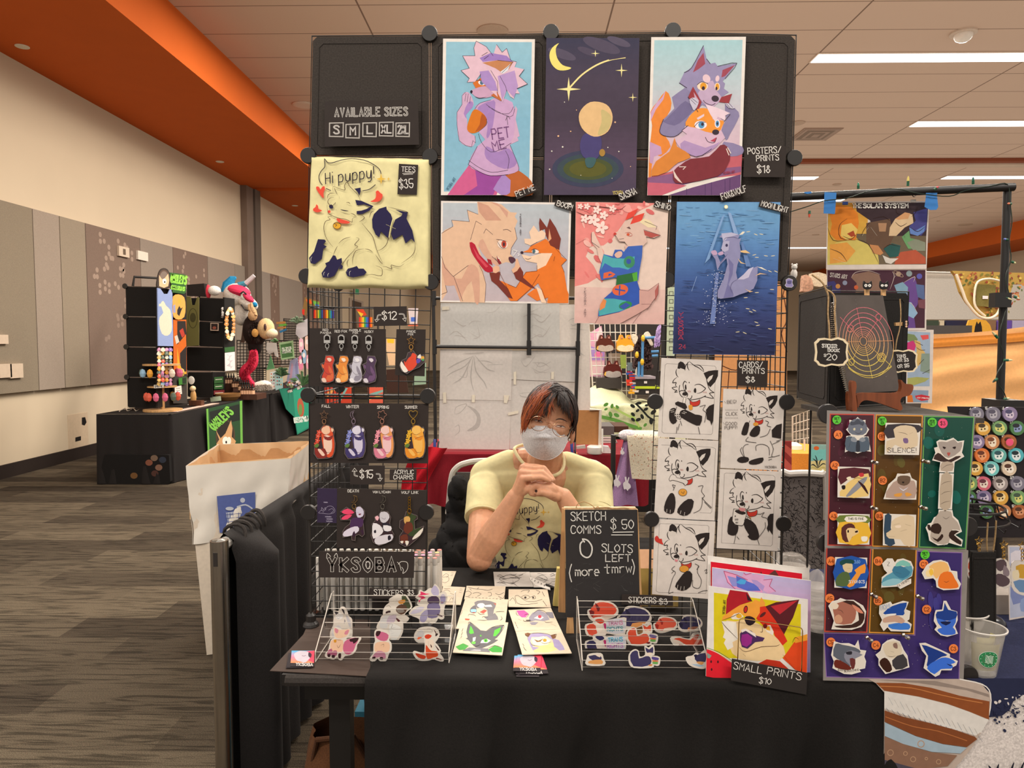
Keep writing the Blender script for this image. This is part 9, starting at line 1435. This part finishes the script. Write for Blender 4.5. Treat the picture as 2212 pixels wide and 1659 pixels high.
for i,(x,y,Y)in enumerate([(992+18*k_,862,9.7)for k_ in range(4)]+[(1046+16*k_,890,9.6)for k_ in range(4)]+[(1092+15*k_,912,9.5)for k_ in range(5)]+[(1108+18*k_,940,9.4)for k_ in range(5)]):
 lab='dropper bottle with pale label, %s row of the stepped rack, %s from the left'%(['top','second','third','bottom'][0 if i<4 else 1 if i<8 else 2 if i<13 else 3],['first','second','third','fourth','fifth'][i if i<4 else i-4 if i<8 else i-8 if i<13 else i-13])
 p_=P(190+x*.30135,570+y*.30135,Y)
 if B0 is None:B0=thing('dropper_bottle',lab,'bottle','dropper bottles on the stepped rack');B0.location=p_;MB().lathe([(.028,0),(.03,.005),(.03,.075),(.012,.09)],(0,0,0),'3a2218','g',12).lathe([(.0305,.012),(.0305,.062)],(0,0,0),'e0b08c','m',12).obj('glass_body',B0,smooth=1);MB().lathe([(.014,.09),(.014,.115),(.008,.12),(.006,.15)],(0,0,0),'1b1817','p',10).obj('dropper_cap',B0,smooth=1)
 else:clone(B0,Matrix.Translation(p_-B0.location),lab)
def S(x,y,Y):return P(480+x*.16871,570+y*.16871,Y)
h=thing('fox_costume_head','pink, blue and white furry fox costume head above the second rack','costume head');Yh=10.2
MB().ball(S(190,400,Yh),(.19,.2,.17),'ece4da','u',20).ball(S(330,500,Yh-.08),(.15,.13,.09),'efe8de','u',18,Matrix.Rotation(R(30),3,'Y')).ball(S(240,640,Yh),(.12,.12,.17),'e6ddd2','u',16).obj('white_fur',h,smooth=1)
MB().ball(S(215,350,Yh-.06),(.16,.17,.09),'e03a5c','u',18,Matrix.Rotation(R(15),3,'Y')).ball(S(330,430,Yh-.16),(.10,.08,.045),'e03a5c','u',14,Matrix.Rotation(R(40),3,'Y')).obj('pink_fur',h,smooth=1);MB().ball(S(415,522,Yh-.14),(.04,.04,.038),'1f7fb0','u',12).obj('nose',h,smooth=1)
for pts in([(60,370,.09),(80,260,.08),(130,190,.05),(175,175,.02)],[(210,300,.06),(230,270,.05),(290,235,.02)]):MB().tube([S(x,y,Yh)for x,y,r in pts],[r for x,y,r in pts],'2a86b4','u',10).obj('ear',h,smooth=1)
MB().ball(S(275,415,Yh-.2),(.045,.02,.05),'eef0e6','p',14).obj('eye',h,smooth=1);MB().tube([S(235,380,Yh-.23),S(270,355,Yh-.23),S(310,390,Yh-.23)],.012,'1b1620','p',6).tube([S(240,520,Yh-.2),S(290,590,Yh-.2),S(350,600,Yh-.2)],.008,'1b1620','p',6).obj('face_lines',h,smooth=1)
MB().tube([S(230,280,Yh-.05),S(300,250,Yh-.06)],[.05,.04],'4a9ab0','u',8).tube([S(300,250,Yh-.06),S(410,150,Yh-.06)],[.035,.03],'cfc8cc','g',8).obj('horn_tube',h,smooth=1)
mm=thing('paw_glove','tan furry paw glove raised before the fox costume head','costume')
m=MB();m.ball(S(390,660,9.95),(.07,.05,.08),'c9a076','u',12)
for(x,y)in((345,520),(370,500),(400,560),(420,590)):m.tube([S(x,y,9.95),S(x+10,y+60,9.93),S(395,660,9.95)],[.018,.028,.03],'c9a076','u',8)
m.obj('glove_fur',mm,smooth=1)
h=thing('dog_costume_head','dark brown furry dog costume head with cream muzzle','costume head');m=MB();m.ball(S(420,850,10.1),(.17,.17,.24),'2a1e1b','u',20).ball(S(420,1050,10.1),(.10,.1,.14),'231a18','u',14)
for i in range(120):a_=rr.uniform(0,6.28);q=rr.uniform(.5,1);m.tube([S(420+80*q*cos(a_),850+110*q*sin(a_),9.95),S(420+95*q*cos(a_)+8,850+150*q*sin(a_)+35,9.92)],[.014,.001],rr.choice(['2a1e1b','3a2a24','1f1614']),'u',4,cap=0)
m.obj('dark_fur',h,smooth=1);MB().ball(S(560,830,9.98),(.12,.11,.15),'dcb888','u',16).ball(S(630,890,9.95),(.09,.08,.07),'ead3b0','u',14).obj('cream_fur',h,smooth=1);MB().ball(S(420,885,9.9),(.05,.02,.06),'cf9a54','u',12).obj('ear_patch',h,smooth=1);MB().ball(S(675,885,9.93),.022,'1b1414','p',10).obj('nose',h);MB().ball(S(550,810,9.86),(.02,.015,.05),'4a2a28','p',10).obj('eye',h)
tl=thing('furry_tail','long bright pink furry tail with a white tip on the left stall','costume tail')
TP_=cat([(400,1110),(400,1220),(370,1300),(300,1370),(290,1440),(340,1510),(400,1560)],5)
for nm,pts,cs,w_ in(('pink_fur',TP_,['d92f50','ee4a66','c42444'],62),('white_tip',cat([(420,1570),(490,1570),(560,1560),(620,1570)],5),['e6dcd0','d3c8bc'],62)):
 m=MB();m.tube([S(x,y,9.9)for x,y in pts],[(.03+.05*sin(pi*min(1,.15+.8*i/len(pts))))for i in range(len(pts))],cs[0],'u',12)
 for i in range(420):
  x,y=rr.choice(pts);a_=rr.uniform(0,6.28);q=rr.uniform(.3,1)*w_*.7;m.tube([S(x+q*cos(a_),y+q*sin(a_)*.6,9.84-.06*rr.random()),S(x+q*1.35*cos(a_),y+q*.8*sin(a_)+26,9.80)],[.009,.001],rr.choice(cs),'u',4,cap=0)
 m.obj(nm,tl,smooth=1)
flat(Z21,10.4,'4a2f22',cat(pp('235 1010 270 760 340 760 350 1000 300 1015 300 900 275 1010'),1),'small dark wooden A-frame easel beside the dog costume head','easel','wooden_easel',.03,'w')
flat(Z20,10.0,'2b2422','708 150 830 140 845 235 708 228','bundle of dark foliage on top of the second rack','foliage','dark_foliage',.1,'u');MB().ball(P(463,628,9.9),(.09,.08,.07),'efe8e0','u',14).ball(P(450,630,9.9),(.03,.06,.10),'d93a4c','u',10).obj('plush_toy',smooth=1,label='white and red furry plush on top of the second rack',cat='plush')
g=thing('wire_grid_wall','black wire grid wall of the farther left stall','wire grid')
for(x0,y0,x1,y1,Y)in((190,980,560,1330,10.9),(190,1330,560,1580,10.9),(790,700,960,980,11.4),(560,980,1000,1280,11.2)):wire(S(x0,y0,Y),S(x1,y0+8,Y),S(x1,y1,Y),S(x0,y1+10,Y),g,9,.006)
def sg(q,c,lab,ct='sign',Y=10.8,fn=None,nm='sign',k='m',th=.008):return flat(Z21,Y,c,q,lab,ct,nm,th,k,fn=fn)
sg('725 1010 905 980 925 1205 755 1230','9fbf8f','green framed sign reading ALL SALES ARE FINAL',fn=lambda A:(A.fi('4f7a48','745 1035 888 1010 905 1185 765 1208'),A.txt('e6eede',9,'ALL SALES',765,1105,30,-7,120),A.txt('e6eede',9,'ARE FINAL',772,1145,30,-7,115)))
sg('565 1360 620 1170 670 1340','6fae7a','pale green folded card hanging below the dog costume head');sg('690 745 805 735 808 765 692 770','a8743c','brown wooden sign slat, top one beside the wire grid',nm='wooden_sign');sg('722 775 820 765 822 792 725 800','5f9a3c','green wooden sign slat beside the wire grid',nm='wooden_sign');sg('705 810 812 800 814 825 708 832','a8743c','brown wooden sign slat, lower one beside the wire grid',nm='wooden_sign');sg('730 860 818 828 822 852 740 885','2f6a94','blue slanting sign slat beside the wire grid',nm='wooden_sign')
sg('680 1380 770 1345 775 1590 685 1620','a9d0cf','pale blue sticker chart standing on the farther left table','chart',10.6,fn=lambda A:[A.ell(c,705+(i%3)*25,1410+(i//3)*45,8,10)for i,c in enumerate(['c94a3c','3a3a3a','d98a3c','7a4a3a','2f2f34','c9b04a','c94a3c','3a5a4a','d9d0c4','8a4a3a','2f2f34','d98a3c'])]);sg('612 1390 680 1370 682 1600 615 1610','dfe9e4','white sticker chart standing left of the pale blue one','chart',10.62,fn=lambda A:[A.ell(c,630+(i%2)*30,1410+(i//2)*40,9,9)for i,c in enumerate(['d9604a','6a8a9a','c9a04a','4a6a4a','d9604a','3a3a4a','8a5a4a','c98a9a','4a6a4a','d9604a'])])
sg('810 1580 870 1240 960 1200 1000 1560','a8a8cc','iridescent violet sheet behind the farther left stall goods','fabric',11.0,nm='violet_sheet',k='g',fn=lambda A:(A.fi('c9a0b8','850 1500 890 1260 910 1300 880 1560'),A.fi('8f90b8','930 1300 960 1220 980 1500 950 1560')))
for i in range(46):
 x=rr.uniform(790,990);y=rr.uniform(1520,1640)-abs(x-880)*.3;c=rr.choice(['e6e0dc','7a8a5c','b9483c','d9d0c4','4a4a4c','c9b0a8']);sg([(x,y),(x+30,y-14),(x+38,y+14),(x+8,y+26)],c,'small wrapped keyring in the heap on the farther left table','keyring',10.55-.002*i,nm='wrapped_keyring');bpy.context.scene.collection.objects[-1]['group']='heap of wrapped keyrings'
for(x0,y0,c,w_)in((985,970,'e6b4c4','top left'),(1060,940,'e3c0b0','top right'),(980,1190,'e58aa8','lower left'),(1075,1180,'e8a4b4','lower right'),(1020,1110,'8fb4d0','middle blue')):sg(cat(pp('%d %d %d %d %d %d %d %d'%(x0,y0,x0+48,y0,x0+54,y0+150,x0+4,y0+155)),2,1),c,'pastel luggage tag hanging in the farther left stall, %s one'%w_,'tag',10.5,nm='luggage_tag',fn=lambda A,x0=x0,y0=y0:A.ell('efe6e2',x0+26,y0+60,18,32))
def leafy(x,y,s_,lab,Y=10.6,c='4f7a4c'):
 m=MB()
 for i in range(16):a_=-pi/2+rr.uniform(-1.3,1.3);l=s_*rr.uniform(.6,1);p0=S(x,y,Y);p1=S(x+l*cos(a_)*.6,y+l*sin(a_)*.8,Y-.02);p2=S(x+l*cos(a_)*1.1,y+l*sin(a_)*.9+10,Y-.05);m.tube([p0,p1,p2],[.004,.02,.001],mixc(c,'8fb07a',rr.random()*.5),'p',4)
 m.obj('plant',label=lab,cat='plant')
leafy(960,760,120,'grey-green plant sprig above the pastel tags',c='6f8070');leafy(1030,1560,230,'large green leafy plant low on the farther left table',c='3f6a44');leafy(760,1440,150,'dark green plant behind the pale blue sticker chart',c='35573c');leafy(680,1010,70,'small green plant beside the dog costume head')
sg('950 780 1090 700 1110 900 1000 960 940 900','bdb8bc','crinkled silvery plastic wrap in the farther left stall','wrap',10.7,nm='plastic_wrap',k='g');sg('570 1010 690 1010 720 1200 680 1180 660 1130 600 1160 560 1090','d3cdc8','bunch of wrapped white charms under the dog costume head','charms',10.7,nm='wrapped_charms',k='g')
def r6(q,c,lab,ct='goods',Y=12,nm='goods',k='f',fn=None):return flat(Z6,Y,c,q,lab,ct,nm,.02,k,fn=fn)
RB_=['d9382c','e8812c','e8c93a','4fa34c','2f7fc0','5a48a8']
def bands(x0,y0,x1,y1,n=6):
 def f(A):
  for i in range(n):x=x0+(x1-x0)*i/n;A.fi(RB_[i%6],[(x,y0),(x+(x1-x0)/n,y0),(x+(x1-x0)/n,y1),(x,y1)])
 return f
r6('10 230 35 90 100 110 170 130 165 190 100 170 60 200 40 260','8a6a3c','rainbow fan-shaped plush at the left end of the wire squares','plush',11.6,fn=lambda A:(A.fi('e8612c','45 110 90 115 100 150 60 150'),A.fi('6fb04a','100 120 160 135 160 180 120 160'),A.fi('3a7ac0','130 150 165 160 160 185 130 175'),A.fi('d9382c','10 200 35 200 30 255 12 240')));r6('110 200 300 190 300 280 110 290','2f2f38','row of small rainbow items behind the left wire squares','goods',12.5,fn=bands(115,205,295,280,12))
r6('490 195 640 195 645 365 500 365','6a5a4a','rainbow shawl and ribbons behind the middle of the left wire squares','shawl',12.5,'rainbow_shawl',fn=lambda A:(A.fi('d9482c','495 200 560 200 590 250 560 260 520 240'),A.fi('e8c03a','505 215 560 240 540 270'),bands(520,270,640,360,8)(A)))
fx(Z6,XL+.04,'b9a898','440 95 560 130 560 870 440 905','doorway with pale frame far down the left wall, seen through the wire','doorway','doorway',.02,fn=lambda A:A.fi('5a4638','458 118 542 142 542 870 458 895'));fx(Z6,XL+.2,'3fae7a','488 15 520 20 520 68 488 66','small green exit sign far down the left wall','sign','exit_sign')
r6('765 460 842 460 842 700 790 700 765 560','d9b48c','pale orange and yellow cards behind the wire between two charm boards','cards',11,'cards','m',fn=lambda A:A.fi('e8b42c','770 465 835 465 832 505 775 500'));r6('765 740 930 730 965 945 770 950','3f2a22','brown dress hung behind the wire between two charm boards','dress',10.5,'dress')
r6('210 900 450 900 450 1040 220 1040','c9432c','red and rainbow striped box behind the left knob rail','box',10.3,'striped_box','m',fn=lambda A:(A.fi('e8a45c','220 960 300 900 330 900 225 1000'),A.fi('7ab0a8','330 1030 400 905 420 905 350 1035')));r6('600 900 735 900 735 1040 605 1040','d9604a','coral striped box with teal bands behind the knob rail','box',10.3,'striped_box','m',fn=lambda A:(A.fi('7ab0a8','605 960 735 920 735 940 605 985'),A.fi('e8c06a','605 1000 735 960 735 975 605 1015')))
r6('1040 680 1120 680 1120 870 1000 880','8fa890','pale green and white checked cloth behind the small charm card','cloth',11,'cloth');r6('960 190 1050 190 1040 340 975 345','cdbfc0','pale blue and white goods right of the $12 card','goods',12,fn=lambda A:(A.fi('4a6ac0','985 270 1030 270 1030 310 985 310'),A.fi('d96a4a','960 330 1050 330 1050 350 960 350')))
A=Art((XT+.09,0,0),(1,0,0),Z20,k='f',dl=.0003);A.base('1f7a62','1370 895 1600 885 1600 1170 1500 1225 1480 1100 1420 1040',.006,'f');A.fi('2a9476','1470 905 1590 900 1590 1165 1503 1215 1485 1090');A.ell('b0563c',1525,1030,24,68,-5);A.ell('6a8a4a',1522,1045,14,40);A.txt('d9e6dc',6,'URSERUPTION',1480,1140,36,-8,100);A.obj('teal_drape',t2)
m=MB();m.tube([G(258+i*6,888-(i%3)*3,.75)for i in range(8)],.006,'cfc4b4','p',5).obj('white_cable',label='loose white cable at the left rear of the left table',cat='cable')
